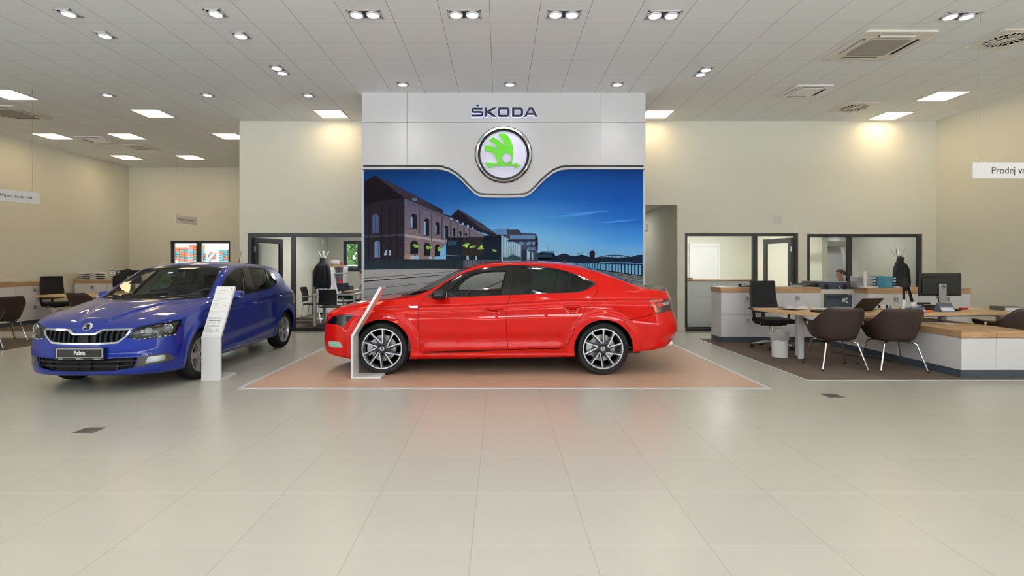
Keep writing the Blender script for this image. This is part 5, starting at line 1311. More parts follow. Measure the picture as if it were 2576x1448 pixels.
    # aerial and wipers
    b = MB().tube([(3.36, 0, 1.415), (3.42, 0, 1.55), (3.47, 0, 1.655)], [.006, .004, .003], 8).ball((3.355, 0, 1.42), (.035, .022, .014)); b.build('roof_antenna', M_TRIM, car)
    for y0, y1 in ((-.58, .02), (.05, .55)):
        P = []
        for i in range(9):
            y = y0+(y1-y0)*i/8; s_ = sb(abs(y))+.012; P.append((s_, y, float(spl(sp['K2z'], [s_])[0])-(float(spl(sp['K2z'], [s_])[0])-.985)*(abs(y)/.74)**2.2+.016))
        MB().tube(P, .008, 6).build('wiper', M_TRIM, car)
    cabin(car, M_DASH, 1.30, 3.55, .965, .80)
    liner(sp, car, M_DASH, M_LINER, [pf, pr, pq], wsh, rgl, 84, 40, WB1-.45)
    for sd in (-1, 1): seat(car, 2.30, sd*.36, .50)
    rear_bench(car, 3.05, .50, 1.10); steering(car, 1.72, -.36, .90)
    MB().prism(rrect(-.11, .11, -.035, .035, .02), -.012, .02, 'x').xf(Matrix.Translation((1.68, 0, 1.285))).build('rear_view_mirror', M_TRIM, car)
    MB().box(1.60, 1.74, -.06, .06, 1.335, 1.36).build('sensor_housing', M_TRIM, car, bevel=.008)
    return car
SEDAN = build_sedan()
HATCH = build_hatch()
# ------------------------------------------------------------------ furniture builders
M_LEATH = mat('brown_leather', (56, 42, 38), rough=.5, spec=.35, noise=.06, nscale=50, bump=.25, bscale=260)
M_MESHB = mat('black_mesh_fabric', (22, 22, 25), rough=.85, noise=.2, nscale=140)
M_PAPER = mat('white_paper', (238, 238, 238), rough=.7, noise=.01)
M_INKG = mat('grey_print', (150, 152, 158), rough=.7, noise=.02)
M_STANDW = mat('white_lacquer', (236, 235, 236), rough=.25, coat=.3, noise=.004)
M_KEYS = mat('dark_keys', (38, 38, 40), rough=.6, noise=.1)
M_BLUEP = mat('blue_tray_plastic', (24, 150, 190), rough=.2, coat=.3, trans=.35, noise=.02)
M_CLEARP = mat('clear_tray_plastic', (226, 232, 238), rough=.15, trans=.5, coat=.3, noise=.01)
M_REDP = mat('red_plastic', (190, 30, 40), rough=.4, noise=.03)
M_ORANGE = mat('orange_plastic', (236, 104, 28), rough=.45, noise=.03)
M_GREENP = mat('green_plastic', (70, 160, 60), rough=.45, noise=.03)
def put(root, label=None, cat=None, group=None):
    return tag(root, label, cat, group)
def display_stand():
    o = empty('display_stand'); W = .235; t = .03
    P = [(0, 0), (.373, 0), (.373, t), (t, t), (t, .522), (.385, 1.125), (.352, 1.140), (0, .533)]
    MB().prism(P, -W/2, W/2, 'y').build('stand_sheet', M_STANDW, o, smooth=0, bevel=.003)
    # information sheet on the sloping face
    d = np.array([.352, .607]); L = np.linalg.norm(d); d /= L; n = np.array([-d[1], d[0]])
    def B(b, y0, y1, a0, a1, h0, h1, mi=0):
        c = [np.array([0, .533])+d*a for a in (a0, a1)]
        b.prism([tuple(c[0]+n*h0), tuple(c[1]+n*h0), tuple(c[1]+n*h1), tuple(c[0]+n*h1)], y0, y1, 'y', mi)
    b = MB(); B(b, -.104, .104, .03, .335, -.001, .0015); B(b, -.104, .104, .35, L-.015, -.001, .0015)
    sh = b.build('information_sheet', M_PAPER, o, smooth=0)
    b = MB(); rr = random.Random(5)
    for k in range(13):
        a = .055+k*.017
        if k in (4, 9): continue
        for c0, c1 in ((.085, .085-.11*rr.uniform(.6, 1)), (-.03, -.03-.05*rr.uniform(.3, 1))): B(b, c1, c0, a, a+.0035, .0012, .0022)
    for k in range(11):
        a = .40+k*.024
        if k in (3, 7): continue
        B(b, .09-.13*rr.uniform(.4, 1), .09, a, a+.0035, .0012, .0022)
        if k % 2: B(b, -.06-.03*rr.random(), -.045, a, a+.0035, .0012, .0022)
    b.build('print_line', M_INKG, sh, smooth=0)
    b = MB(); B(b, -.06, .085, .215, .222, .0012, .0024); b.build('green_bar', mat('green_print', (60, 130, 90), rough=.6), sh, smooth=0)
    b = MB(); B(b, -.092, -.078, L-.045, L-.031, .0012, .0026); b.build('logo_mark', M_INKG, sh, smooth=0)
    return o
st = display_stand(); st.location = (-1.834, 6.465, .006)
put(st, 'white bent display stand seen edge on, in front of the red car front wheel', 'display stand')
st2 = copy_tree(st, (-3.525, 6.285, 0), PI/2, 'white display stand with printed sheet, beside the blue car front wheel')
# ---- cabinets
def cabinet(ncol, rows, dw=.45, depth=.44, h=.905, plinth=.09, handles=True, keys=True, side_door=False):
    o = empty('cabinet'); W = ncol*dw
    MB().box(.004, W-.004, .02, depth, plinth, h).build('body', M_WHITE, o, smooth=0)
    MB().box(.0, W, .012, depth-.01, 0, plinth).build('plinth', M_PLINTH, o, smooth=0)
    rh = (h-plinth)/rows
    for r in range(rows):
        for c in range(ncol):
            d = MB().box(c*dw+.002, (c+1)*dw-.002, 0, .02, plinth+r*rh+.002, plinth+(r+1)*rh-.002).build('door', M_WHITE, o, smooth=0, bevel=.0015)
            if handles and c % 2 == 1:
                x, z = c*dw+.012, plinth+(r+1)*rh-.10
                MB().box(x, x+.024, -.022, 0, z-.035, z+.035).build('door_handle', M_STEEL, d, smooth=0, bevel=.003)
                if keys:
                    b = MB().lathe([(.011, 0), (.011, -.008), (0, -.008)], 12, (x+.055, 0, z+.022), 'y'); b.box(x+.050, x+.060, -.02, -.008, z+.014, z+.032); b.box(x+.052, x+.062, -.018, -.010, z-.05, z+.01)
                    b.build('lock', M_STEEL, d)
    return o
def worktop(x0, x1, y0, y1, z0, z1, label, name='worktop', m=None, joints=()):
    b = MB(); xs = [x0, *joints, x1]
    for a, c in zip(xs[:-1], xs[1:]): b.box(a+(.0008 if a != x0 else 0), c-(.0008 if c != x1 else 0), y0, y1, z0, z1)
    o = b.build(name, m or M_OAK, None, smooth=0, bevel=.0015)
    return tag(o, label, 'worktop')
cabA = cabinet(2, 2); cabA.location = (4.04, 9.385, .004); put(cabA, 'white locker cabinet at the left end of the row behind the office chair', 'cabinet')
copy_tree(cabA, (4.94, 9.385, .004), 0, 'white locker cabinet between the office chair and the copier')
worktop(4.03, 5.85, 9.375, 9.835, .909, 1.004, 'oak worktop over the white lockers behind the office chair')
copy_tree(cabA, (6.49, 9.07, .004), 0, 'white cabinet behind the laptop, left half of the rear pair')
copy_tree(cabA, (7.39, 9.07, .004), 0, 'white cabinet behind the black monitor, right half of the rear pair')
worktop(6.48, 8.30, 9.06, 9.52, .909, 1.004, 'oak worktop carrying the blue letter trays')
lowc = cabinet(2, 1, dw=.44, depth=2.55, h=.495, plinth=.093, handles=False); lowc.location = (5.79, 6.452, .004)
put(lowc, 'low white sideboard with slate plinth at the lower right', 'sideboard')
b = MB().box(-.012, .003, 1.02, 1.90, .097, .491); d = b.build('door', M_WHITE, lowc, smooth=0, bevel=.0015)
MB().box(-.03, -.012, 1.08, 1.10, .34, .42).build('door_handle', M_STEEL, d, smooth=0)
MB().lathe([(.012, -.012), (.012, -.018), (0, -.018)], 12, (0, .98, .43), 'x').build('cable_hole', M_BLACK, lowc)
b = MB()
for x in (.20, .64): b.box(x-.03, x+.03, .010, .02, 0, .012)
b.build('plinth_notch', M_BLACK, lowc, smooth=0)
worktop(5.78, 6.68, 6.44, 9.0, .503, .589, 'thick oak top of the low sideboard', joints=(6.23,))
# left side of the hall
copy_tree(cabA, (-11.15, 11.85, .004), PI/2, 'white cabinet along the left wall, the one reaching to the mesh office chair')
copy_tree(cabA, (-11.15, 10.95, .004), PI/2, 'white cabinet along the left wall, cut by the left edge of the photo')
o = worktop(-11.62, -11.14, 10.94, 12.76, .909, 1.004, 'oak worktop along the left wall')
for k, l in enumerate(('white cabinet in the recess under the stack of white letter trays', 'white cabinet in the recess under the small pennant flags', 'white cabinet in the recess mostly hidden behind the blue car')):
    copy_tree(cabA, (-11.60+.9*k, 14.05, .004), 0, l)
worktop(-11.61, -8.89, 14.04, 14.50, .909, 1.004, 'oak worktop in the recess carrying letter trays and pennants')
# ---- desks
def slab(name, poly, z0, z1, m, parent=None, bevel=.004):
    return MB().prism(poly, z0, z1, 'z').build(name, m, parent, smooth=30, bevel=bevel)
def leg_panel(x, y, z1, parent, w=.085, d=.035, rz=0):
    b = MB(); P = [(-w*.5, 0), (w*.42, 0), (w*.5, z1), (-w*.62, z1)]; b.prism(P, -d/2, d/2, 'y')
    b.xf(Matrix.Translation((x, y, 0)) @ Matrix.Rotation(rz, 4, 'Z')); return b.build('leg', M_STANDW, parent, smooth=0, bevel=.006)
desk = empty('desk', (0, 0, .004), 0, 'long light oak sales desk with rounded end and white legs', 'desk')
out = [(3.99, 8.10)]+[(4.0, 7.98)]+smooth_poly([(4.02, 7.90), (4.16, 7.50), (4.30, 7.20), (4.38, 7.13), (4.50, 7.11)], 5, False)+[(5.6, 7.21), (7.9, 7.34), (7.9, 8.14)]
slab('tabletop', out, .695, .738, M_OAKL, desk)
leg_panel(4.53, 7.735, .695, desk)
leg_panel(4.66, 8.02, .695, desk)
MB().box(6.55, 6.62, 7.62, 7.70, .587, .695).build('leg', M_STANDW, desk, smooth=0, bevel=.004)
MB().box(7.4, 7.48, 7.6, 7.68, 0, .695).build('leg', M_STANDW, desk, smooth=0, bevel=.004)
MB().box(4.6, 7.7, 7.55, 7.61, .655, .695).build('cable_tray', M_STANDW, desk, smooth=0)
d2 = empty('desk', (0, 0, .004), 0, 'light oak desk by the mesh office chair in the left recess', 'desk')
slab('tabletop', rrect(-10.22, -7.4, 11.25, 12.15, .12), .695, .738, M_OAKL, d2)
leg_panel(-9.47, 11.42, .695, d2); leg_panel(-9.47, 12.0, .695, d2); leg_panel(-7.6, 11.6, .695, d2)
d3 = empty('desk', (0, 0, .004), 0, 'desk carrying the monitor in front of the seated man in the recess', 'desk')
slab('tabletop', rrect(-9.95, -7.6, 12.62, 13.3, .05), .695, .738, M_OAKL, d3)
for x, y in ((-9.8, 12.75), (-7.75, 12.75), (-7.75, 13.2)): leg_panel(x, y, .695, d3)
# ---- leather tub chair (faces +Y, back toward -Y)
def tub_chair():
    o = empty('tub_chair'); NA, NH = 44, 12
    def H(a): return .645+.19*(1-sstep(38, 88, abs(a)))
    def pt(a, h, inn):
        r = math.radians(a); ex = .80
        rx, ry = .315-inn, .295-inn; k = .72+.28*h**.65
        sx, cx = math.sin(r), math.cos(r)
        x = rx*k*math.copysign(abs(sx)**ex, sx); y = -ry*k*math.copysign(abs(cx)**ex, cx)
        z0 = .40+inn*.5; z = z0+(H(a)-z0-inn*.35)*h
        back = (1-sstep(30, 90, abs(a))); y -= .055*back*h*h; x *= 1+.04*(1-back)*h
        if abs(a) > 90: y += (abs(a)-90)*.0034*(.5+.5*h)
        return (x, y, float(z))
    A = np.linspace(-128, 128, NA)
    rows = []
    for a in A:
        row = [(0, 0, .385)]+[pt(a, 0, .06)[:2]+(.385,)]
        row += [pt(a, h, 0) for h in np.linspace(0.02, .96, NH)]
        t = pt(a, 1, 0); i1 = pt(a, 1, .055+.025*float(sstep(50, 95, abs(a)))); row += [tuple((np.array(t)*.7+np.array(i1)*.3)+np.array([0, 0, .012])), tuple((np.array(t)*.3+np.array(i1)*.7)+np.array([0, 0, .010]))]
        row += [pt(a, h, .055+.025*float(sstep(50, 95, abs(a)))) for h in np.linspace(.96, .1, NH)]
        rows.append(row)
    b = MB().grid(rows); n = len(rows[0])
    b.f += [tuple(range(1, n)), tuple(range(len(b.v)-n+1, len(b.v)))[::-1]]; b.m += [0, 0]
    sh = b.build('seat_shell', M_LEATH, o, smooth=60)
    P = [pt(a, .25, .06)[:2] for a in np.linspace(-128, 128, 30)]
    MB().prism(P, .40, .475, 'z').build('seat_cushion', M_LEATH, o, smooth=50, bevel=.02, seg=3)
    for sx in (-1, 1):
        MB().box(sx*.322-.003, sx*.322+.003, .06, .085, .585, .625).build('maker_tag', M_PAPER, sh, smooth=0)
        b = MB(); a0, a1 = -40*sx, -40*sx
    for sx in (-1, 1):
        for sy in (-1, 1):
            p = [(sx*.06, sy*.06, .375), (sx*.17, sy*.16, .372), (sx*.20, sy*.19, .355), (sx*.285, sy*.27, .012)]
            l = MB().tube(p, .0125, 10).build('leg', M_CHROME, o)
            MB().lathe([(.016, 0), (.016, .014), (.010, .018)], 10, (sx*.287, sy*.272, 0)).build('foot_cap', M_BLACK, l)
    return o
def place(o, loc, rz, label, cat, group=None):
    o.location = loc; o.rotation_euler = (0, 0, rz); return tag(o, label, cat, group)
tc1 = place(tub_chair(), (4.63, 7.12, .004), math.radians(-6), 'brown leather tub chair at the desk, left one of the middle pair', 'chair', 'brown tub chairs')
copy_tree(tc1, (5.36, 7.04, .004), math.radians(-7), 'brown leather tub chair at the desk, right one of the middle pair')
copy_tree(tc1, (7.04, 7.06, .004), math.radians(4), 'brown tub chair cut by the right edge, behind the low sideboard')
copy_tree(tc1, (-9.12, 9.42, .004), math.radians(62), 'brown tub chair at far left standing nearest the cabinets')
copy_tree(tc1, (-8.66, 8.55, .004), math.radians(48), 'brown tub chair almost outside the left edge of the photo')
copy_tree(tc1, (-8.62, 10.78, .004), math.radians(-8), 'brown tub chair at the recess desk, partly hidden by the blue car')
# ---- mesh office chair (faces -Y)
def office_chair():
    o = empty('office_chair')
    rows = []
    for i in range(13):
        h = i/12; z = .60+.52*h; w = .235-.02*h if h > .1 else .20+.03*h*10; y = .20+.05*math.sin(h*2.4)+.05*h; rows.append([(w*t, y-.035*(1-t*t), z) for t in np.linspace(-1, 1, 15)])
    b = MB().grid(rows)
    rows2 = [[(x, y+.018, z) for x, y, z in r] for r in rows]; b.grid(rows2, flip=True)
    bk = b.build('backrest', M_MESHB, o, smooth=60)
    E = [rows[i][0] for i in range(13)]+rows[12][1:-1]+[rows[i][-1] for i in range(12, -1, -1)]+rows[0][1:-1][::-1]
    MB().tube([(x, y+.009, z) for x, y, z in E+[E[0]]], .014, 8, cap=False).build('back_frame', M_BLACK, bk)
    b = MB()
    for x in (-.07, .07): b.tube([(x, .235, .62), (x, .27, .86)], .010, 6)
    b.build('lumbar_rod', M_BLACK, bk)
    MB().prism(smooth_poly([(-.25, -.22), (-.18, -.27), (.18, -.27), (.25, -.22), (.25, .16), (.18, .21), (-.18, .21), (-.25, .16)], 4), .44, .51, 'z').build('seat', M_MESHB, o, smooth=50, bevel=.025, seg=3)
    b = MB().tube([(0, .05, .40), (0, .22, .44), (0, .27, .52), (0, .262, .66)], [.03, .03, .026, .026], 8, flat=1.6); b.build('back_stem', M_BLACK, o)
    MB().box(-.12, .12, -.14, .14, .385, .44).build('mechanism', M_BLACK, o, smooth=0, bevel=.02)
    b = MB()
    for s in (-1, 1): b.tube([(0, -.04, .41), (s*.16, -.04, .40), (s*.20, -.04, .405)], .010, 8).ball((s*.21, -.04, .405), (.02, .014, .022), 10, 6)
    b.build('lever', M_BLACK, o)
    for s in (-1, 1):
        b = MB().tube([(s*.20, .02, .43), (s*.285, .02, .44), (s*.30, .02, .50), (s*.315, .02, .66)], .014, 8, flat=1.8)
        a = b.build('armrest', M_BLACK, o); MB().prism(rrect(s*.315-.045, s*.315+.045, -.13, .12, .03), .655, .685, 'z').build('arm_pad', M_BLACK, a, smooth=40, bevel=.010)
    MB().lathe([(.028, .10), (.028, .24), (.02, .24), (.02, .39)], 16).build('gas_column', M_CHROME, o)
    for k in range(5):
        a = 2*PI*k/5+.35; c, s = math.cos(a), math.sin(a)
        b = MB().tube([(c*.02, s*.02, .11), (c*.17, s*.17, .095), (c*.31, s*.31, .075)], [.026, .022, .017], 8, flat=.8)
        l = b.build('base_arm', M_STEEL, o)
        b = MB()
        for q in (-.018, .018): b.tube([(c*.315-s*q-s*.011, s*.315+c*q+c*.011, .032), (c*.315-s*q+s*.011, s*.315+c*q-c*.011, .032)], .031, 14)
        b.tube([(c*.315, s*.315, .03), (c*.315, s*.315, .07)], .012, 8); b.build('caster', M_BLACK, l)
    return o
oc = place(office_chair(), (4.62, 8.72, .004), math.radians(3), 'black mesh office chair behind the sales desk, before the white lockers', 'office chair', 'mesh office chairs')
copy_tree(oc, (-10.72, 12.48, .004), math.radians(62), 'black mesh office chair in the left recess, before the wall cabinets')
# ---- waste bins
def waste_bin():
    o = empty('waste_bin')
    MB().lathe([(.10, 0), (.112, .004), (.118, .36), (.112, .36), (.105, .02), (0, .015)], 32).build('bin_body', M_STANDW, o)
    rr = random.Random(2); rows = []
    for j in range(33):
        a = 2*PI*j/32; f = 1+.05*math.sin(7*a)+.03*math.sin(13*a+1)
        rows.append([(r*f*math.cos(a), r*f*math.sin(a), z+.008*math.sin(5*a)) for r, z in ((.121, .262), (.128, .30), (.136, .36), (.130, .392), (.112, .385), (.106, .33), (.104, .15))])
    MB().grid(rows).build('bin_liner', mat('clear_bag', (236, 238, 240), rough=.3, trans=.55, noise=.02), o, smooth=60)
    return o
wb = place(waste_bin(), (4.30, 7.90, .004), 0, 'white waste bin with clear liner under the sales desk end', 'waste bin', 'white waste bins')
copy_tree(wb, (-10.2, 11.95, .004), 1, 'white waste bin beneath the left recess desk, behind the blue car')
# ---- copier seen from behind
cp = empty('photocopier', (6.17, 9.72, .004), 0, 'large office photocopier with its dark back panel toward us, between the cabinets', 'photocopier')
MB().box(-.32, .32, -.31, .31, .03, .965).build('body', mat('copier_beige', (226, 224, 214), rough=.4, noise=.01), cp, smooth=0, bevel=.01)
MB().box(-.245, .27, -.325, -.305, .10, .88).build('back_panel', M_PLINTH, cp, smooth=0, bevel=.006)
b = MB(); b.box(-.20, .10, -.330, -.322, .78, .84).box(.04, .25, -.333, -.322, .30, .62).box(-.1, .0, -.331, -.322, .52, .62); b.build('vent_panel', mat('copier_navy', (40, 50, 66), rough=.5, noise=.04), cp, smooth=0, bevel=.002)
b = MB(); b.box(.08, .135, -.335, -.331, .735, .80).box(.145, .175, -.335, -.331, .775, .81).box(.145, .185, -.335, -.331, .72, .745).box(.05, .20, -.336, -.331, .46, .54); b.build('rating_label', M_PAPER, cp, smooth=0)
MB().prism([(-.30, .97), (.315, .97), (.315, 1.085), (.29, 1.10), (-.30, 1.10)], -.28, .28, 'y').build('document_feeder', mat('feeder_slate', (62, 70, 82), rough=.5, noise=.03), cp, smooth=0, bevel=.008)
b = MB()
for x in (-.17, .16): b.box(x-.025, x+.025, -.30, -.275, .95, 1.06)
b.build('hinge', M_BLACK, cp, smooth=0, bevel=.004)
MB().prism([(-.56, 1.012), (-.30, 1.012), (-.30, 1.07), (-.33, 1.07), (-.55, 1.024)], -.2, .2, 'y').build('output_tray', M_BLACK, cp, smooth=0, bevel=.004)
MB().tube([(.02, -.32, 1.02), (.06, -.34, .97), (.14, -.335, .90), (.24, -.33, .86)], .006, 6).build('mains_cable', M_PAPER, cp)
# ---- monitor with its back to us
def monitor(w, h, logo=True):
    o = empty('monitor'); 
    rows = []
    MB().prism(rrect(-w/2, w/2, .20, .20+h, .012), -.012, .012, 'y').build('screen_housing', M_BLACK, o, smooth=30, bevel=.004)
    MB().prism(rrect(-w*.44, w*.44, .225, .20+h-.06, .03), -.035, -.010, 'y').build('rear_cover', M_BLACK, o, smooth=30, bevel=.012)
    s = MB().prism([(-.055, .02), (.055, .02), (.055, .20+h*.55), (-.055, .20+h*.55)], -.062, -.036, 'y').build('stand_neck', M_STEEL, o, smooth=0, bevel=.006)
    if logo:
        MB().lathe([(.027, -.062), (.027, -.065), (.0235, -.065), (.0235, -.062)], 32, (0, 0, .20+h*.42), 'y', cap=False).build('logo_ring', M_BLACK, s)
        text_mesh('DELL', .018, .002, 'lettering', M_BLACK, s, bold=.0006, sx=1.1, M=Matrix.Translation((0, -.064, .20+h*.42)))
    MB().prism(rrect(-.13, .13, -.15, .07, .02), 0, .018, 'z').build('stand_base', M_STEEL, o, smooth=30, bevel=.004)
    MB().tube([(-.10, -.04, .24), (-.07, -.06, .14), (.0, -.05, .03)], .005, 6).build('cable', M_BLACK, o)
    return o
mo = place(monitor(.64, .345), (*[at(2364, 0, 7.80)[0], 7.80], .742), 0, 'wide black monitor seen from behind on the sales desk', 'monitor', 'desk monitors')
mo.scale = (1, 1, 1)
place(monitor(.62, .34, False), (-9.22, 12.88, .742), math.radians(-12), 'black monitor in front of the seated man in the recess', 'monitor', 'desk monitors')
# ---- laptop seen from behind, screen tilted back
def laptop(w=.36, d=.25, ang=68):
    o = empty('laptop')
    MB().prism(rrect(-w/2, w/2, -d/2, d/2, .012), 0, .016, 'z').build('keyboard_base', M_BLACK, o, smooth=30, bevel=.003)
    k = MB()
    for r in range(5):
        for c in range(12): k.box(-w*.44+c*w*.073, -w*.44+c*w*.073+w*.062, -d*.02+r*.022-.03, -d*.02+r*.022-.012, .016, .018)
    k.build('keys', M_KEYS, o, smooth=0)
    a = math.radians(ang); l = MB().prism(rrect(-w/2, w/2, 0, d, .012), -.004, .004, 'y').xf(Matrix.Translation((0, -d/2+.006, .016)) @ Matrix.Rotation(PI/2-a, 4, 'X')).build('screen_lid', M_BLACK, o, smooth=30, bevel=.002)
    MB().box(-w/2+.012, w/2-.012, .0042, .005, .014, d-.012).xf(Matrix.Translation((0, -d/2+.006, .016)) @ Matrix.Rotation(PI/2-a, 4, 'X')).build('display', mat('laptop_display', (40, 44, 54), rough=.15, emit=.08, ecol=(90, 100, 130)), l, smooth=0)
    return o
place(laptop(ang=46), (5.27, 7.62, .742), math.radians(11), 'open black laptop on the sales desk, its lid toward us', 'laptop')
# ---- desk clutter
def thing(b, name, m, label, cat, loc=(0, 0, 0), rz=0, group=None, smooth=30, bevel=0):
    o = b.build(name, m, None, smooth=smooth, bevel=bevel, loc=loc); o.rotation_euler = (0, 0, rz); return tag(o, label, cat, group)
ZT = .742
def paper(x, y, z, rz, label, n=1, w=.21, l=.297, curl=0, m=None, g=None):
    rows = [[(w*(i/8-.5), l*(j/6-.5), .0015*n+curl*abs(i/8-.5)**2+curl*.4*math.sin(j*1.1)*(i/8-.3)) for j in range(7)] for i in range(9)]
    lo = [[(p[0], p[1], p[2]-.0015*n) for p in r] for r in rows]
    b = MB().grid(rows, flip=True).grid(lo); 
    return thing(b, 'paper_sheet', m or M_PAPER, label, 'paper', (x, y, z), rz, g)
paper(4.42, 7.78, ZT+.012, .5, 'crumpled newspaper page on the rounded desk end', 1, .38, .28, .07, m=mat('newsprint', (212, 212, 206), rough=.8, noise=.12, nscale=60))
paper(4.72, 7.55, ZT, .2, 'flat white sheet on the desk before the office chair')
paper(4.95, 7.95, ZT, -.3, 'white sheet farther back on the desk, beside the laptop')
nb = thing(MB().prism(rrect(-.11, .11, -.15, .15, .012), 0, .028, 'z'), 'notebook', M_BLACK, 'black notebook with strap left of the laptop', 'notebook', (4.62, 7.30, ZT), .5, bevel=.004)
MB().box(-.105, .105, -.145, .147, .004, .024).build('page_block', M_PAPER, nb, smooth=0)
MB().tube([(-.112, -.06, .014), (-.09, -.06, .045), (.09, -.06, .042), (.112, -.06, .014)], .006, 6).build('strap', M_BLACK, nb)
mk = [(M_GREENP, 'green marker pen', 0), (M_REDP, 'red marker pen', .05), (mat('white_marker', (230, 230, 232), rough=.4, noise=.02), 'white marker pen', .09), (mat('blue_marker', (40, 120, 200), rough=.4, noise=.02), 'blue marker pen', .13)]
for k, (m_, l, dx) in enumerate(mk):
    thing(MB().tube([(-.075, 0, .011), (.05, 0, .011), (.056, 0, .011), (.075, 0, .011)], [.010, .010, .008, .007], 10), 'marker_pen', m_, l+' lying on the desk right of the laptop', 'marker pen', (5.64+dx*1.2, 7.72+.03*k, ZT), .3-.25*k)
bx = thing(MB().box(-.06, .06, -.04, .04, 0, .05), 'pen_box', M_CLEARP, 'clear pen tray behind the markers on the desk', 'pen tray', (5.66, 7.98, ZT), .1, smooth=0, bevel=.006)
for k, (x, m_) in enumerate(((5.90, M_BLACK), (5.96, M_PAPER), (6.02, M_BLACK), (6.08, M_STEEL))):
    thing(MB().lathe([(.016, 0), (.018, .03), (.012, .036), (.012, .05), (0, .052)], 14), 'ink_stamp', m_, ['black ink stamp, leftmost of the four stamps', 'white ink stamp among the four stamps', 'second black ink stamp among the four stamps', 'metal ink stamp, rightmost of the four stamps'][k], 'stamp', (x, 8.0, ZT), 0, 'small stamps on the sales desk')
# cordless handset in its cradle and a tape cup
ph = empty('cordless_phone', (at(2271, 0, 7.45)[0], 7.45, ZT), .2, 'white cordless handset standing in its cradle on the desk', 'phone')
MB().prism(rrect(-.045, .045, -.05, .05, .02), 0, .035, 'z').build('cradle', M_STANDW, ph, bevel=.008)
MB().prism(rrect(-.024, .024, 0, .15, .012), -.012, .012, 'y').xf(Matrix.Translation((-.0, 0, .02)) @ Matrix.Rotation(.22, 4, 'Y')).build('handset', M_STANDW, ph, bevel=.006)
thing(MB().lathe([(.034, 0), (.036, .13), (.032, .13), (.03, .01), (0, .01)], 24), 'pen_cup', M_STANDW, 'tall white cup right of the cordless handset', 'cup', (at(2297, 0, 7.5)[0], 7.5, ZT))
thing(MB().lathe([(.028, 0), (.05, .05), (.047, .05), (.025, .004), (0, .004)], 24), 'coffee_cup', M_STANDW, 'low white cup in front of the cordless handset', 'cup', (at(2290, 0, 7.30)[0], 7.30, ZT))
def tent_card(x, y, rz, w, h, label):
    b = MB().prism([(-h*.62, 0), (h*.62, 0), (.004, h), (-.004, h)], -w/2, w/2, 'x')
    o = thing(b, 'tent_card', mat('card_slate', (84, 92, 108), rough=.5, noise=.03), label, 'tent card', (x, y, ZT), rz, 'table tent cards', smooth=0)
    sl = Vector((0, h*.62, h)).normalized()
    f = MB().add([(-w/2+.008, -h*.62*.92-.002, h*.08), (w/2-.008, -h*.62*.92-.002, h*.08), (w/2-.02, -h*.62*.10-.002, h*.90), (-w/2+.02, -h*.62*.10-.002, h*.90)], [(0, 1, 2, 3)])
    f.build('card_face', mat('card_print', (214, 216, 234), rough=.4, noise=.10, nscale=30), o, smooth=0)
    return o
tent_card(at(2308, 0, 7.28)[0], 7.28, -.1, .17, .085, 'slate tent card with printed face behind the right tub chair')
tent_card(at(2375, 0, 7.42)[0], 7.42, .05, .21, .125, 'larger slate tent card in front of the monitor stand')
thing(MB().box(-.05, .05, -.02, .02, 0, .03), 'stapler', M_ORANGE, 'orange stapler between the two tent cards', 'stapler', (at(2332, 0, 7.33)[0], 7.33, ZT), .1, smooth=0, bevel=.008)
b = MB().prism([(-.10, 0), (.10, 0), (.10, .03), (-.06, .075), (-.10, .075)], -.09, .09, 'x'); dp = thing(b, 'desk_telephone', M_BLACK, 'black desk telephone left of the monitor stand', 'telephone', (at(2332, 0, 7.78)[0], 7.78, ZT), 0, smooth=0, bevel=.006)
MB().tube([(-.09, .06, .085), (.09, .06, .085)], .018, 10).build('handset', M_BLACK, dp)
k = MB()
for r in range(3):
    for c in range(3): k.box(-.03+c*.03, -.01+c*.03, -.07+r*.035, -.05+r*.035, .045, .052+.012*r)
k.build('keys', M_PAPER, dp, smooth=0)
thing(MB().prism([(-.02, 0), (.02, 0), (.035, .03), (-.035, .03)], -.07, .07, 'x'), 'notebook', M_REDP, 'small red notebook right of the monitor stand', 'notebook', (at(2424, 0, 7.75)[0], 7.75, ZT), .4, smooth=0, bevel=.003)
thing(MB().prism(rrect(-.055, .055, -.03, .03, .028), 0, .03, 'z'), 'computer_mouse', M_BLACK, 'black computer mouse right of the larger tent card', 'mouse', (at(2408, 0, 7.55)[0], 7.55, ZT), .3, bevel=.012)
bd = thing(MB().box(-.16, .16, -.14, .14, .052, .058).box(-.16, .16, -.14, .14, 0, .006).box(-.166, -.16, -.14, .14, 0, .058), 'ring_binder', mat('binder_grey', (92, 92, 92), rough=.5, noise=.06), 'thick grey ring binder lying at the right end of the desk', 'ring binder', (at(2540, 0, 7.62)[0], 7.62, ZT), -.15, smooth=0)
MB().box(-.155, .155, -.132, .132, .007, .050).build('page_block', M_PAPER, bd, smooth=0)
paper(at(2440, 0, 7.95)[0], 7.95, ZT, .3, 'white sheet on the desk left of the ring binder')
paper(6.28, 7.28, .59, .25, 'white sheet on the oak sideboard top nearest us'); paper(6.05, 7.42, .59, -.2, 'white sheet tucked under the desk on the sideboard'); paper(6.12, 7.62, .59, .6, 'dark glossy leaflet on the sideboard top under the desk', m=mat('leaflet_dark', (70, 70, 74), rough=.3, noise=.2))
# fork-shaped black stand behind the desk
b = MB(); b.prism([(-.055, .47), (.03, .47), (.07, .30), (.045, .27), (-.012, .27), (-.04, .32)], -.012, .012, 'y'); b.prism([(-.040, .33), (-.008, .33), (-.004, 0), (-.026, 0)], -.012, .012, 'y'); b.prism([(.028, .34), (.066, .32), (.155, .0), (.115, 0)], -.012, .012, 'y')
b.prism(rrect(-.06, .18, -.06, .06, .02), 0, .008, 'z')
thing(b, 'document_stand', M_BLACK, 'tall forked black stand behind the cordless handset', 'stand', (at(2277, 0, 7.95)[0], 7.95, ZT), 0, smooth=0, bevel=.003)
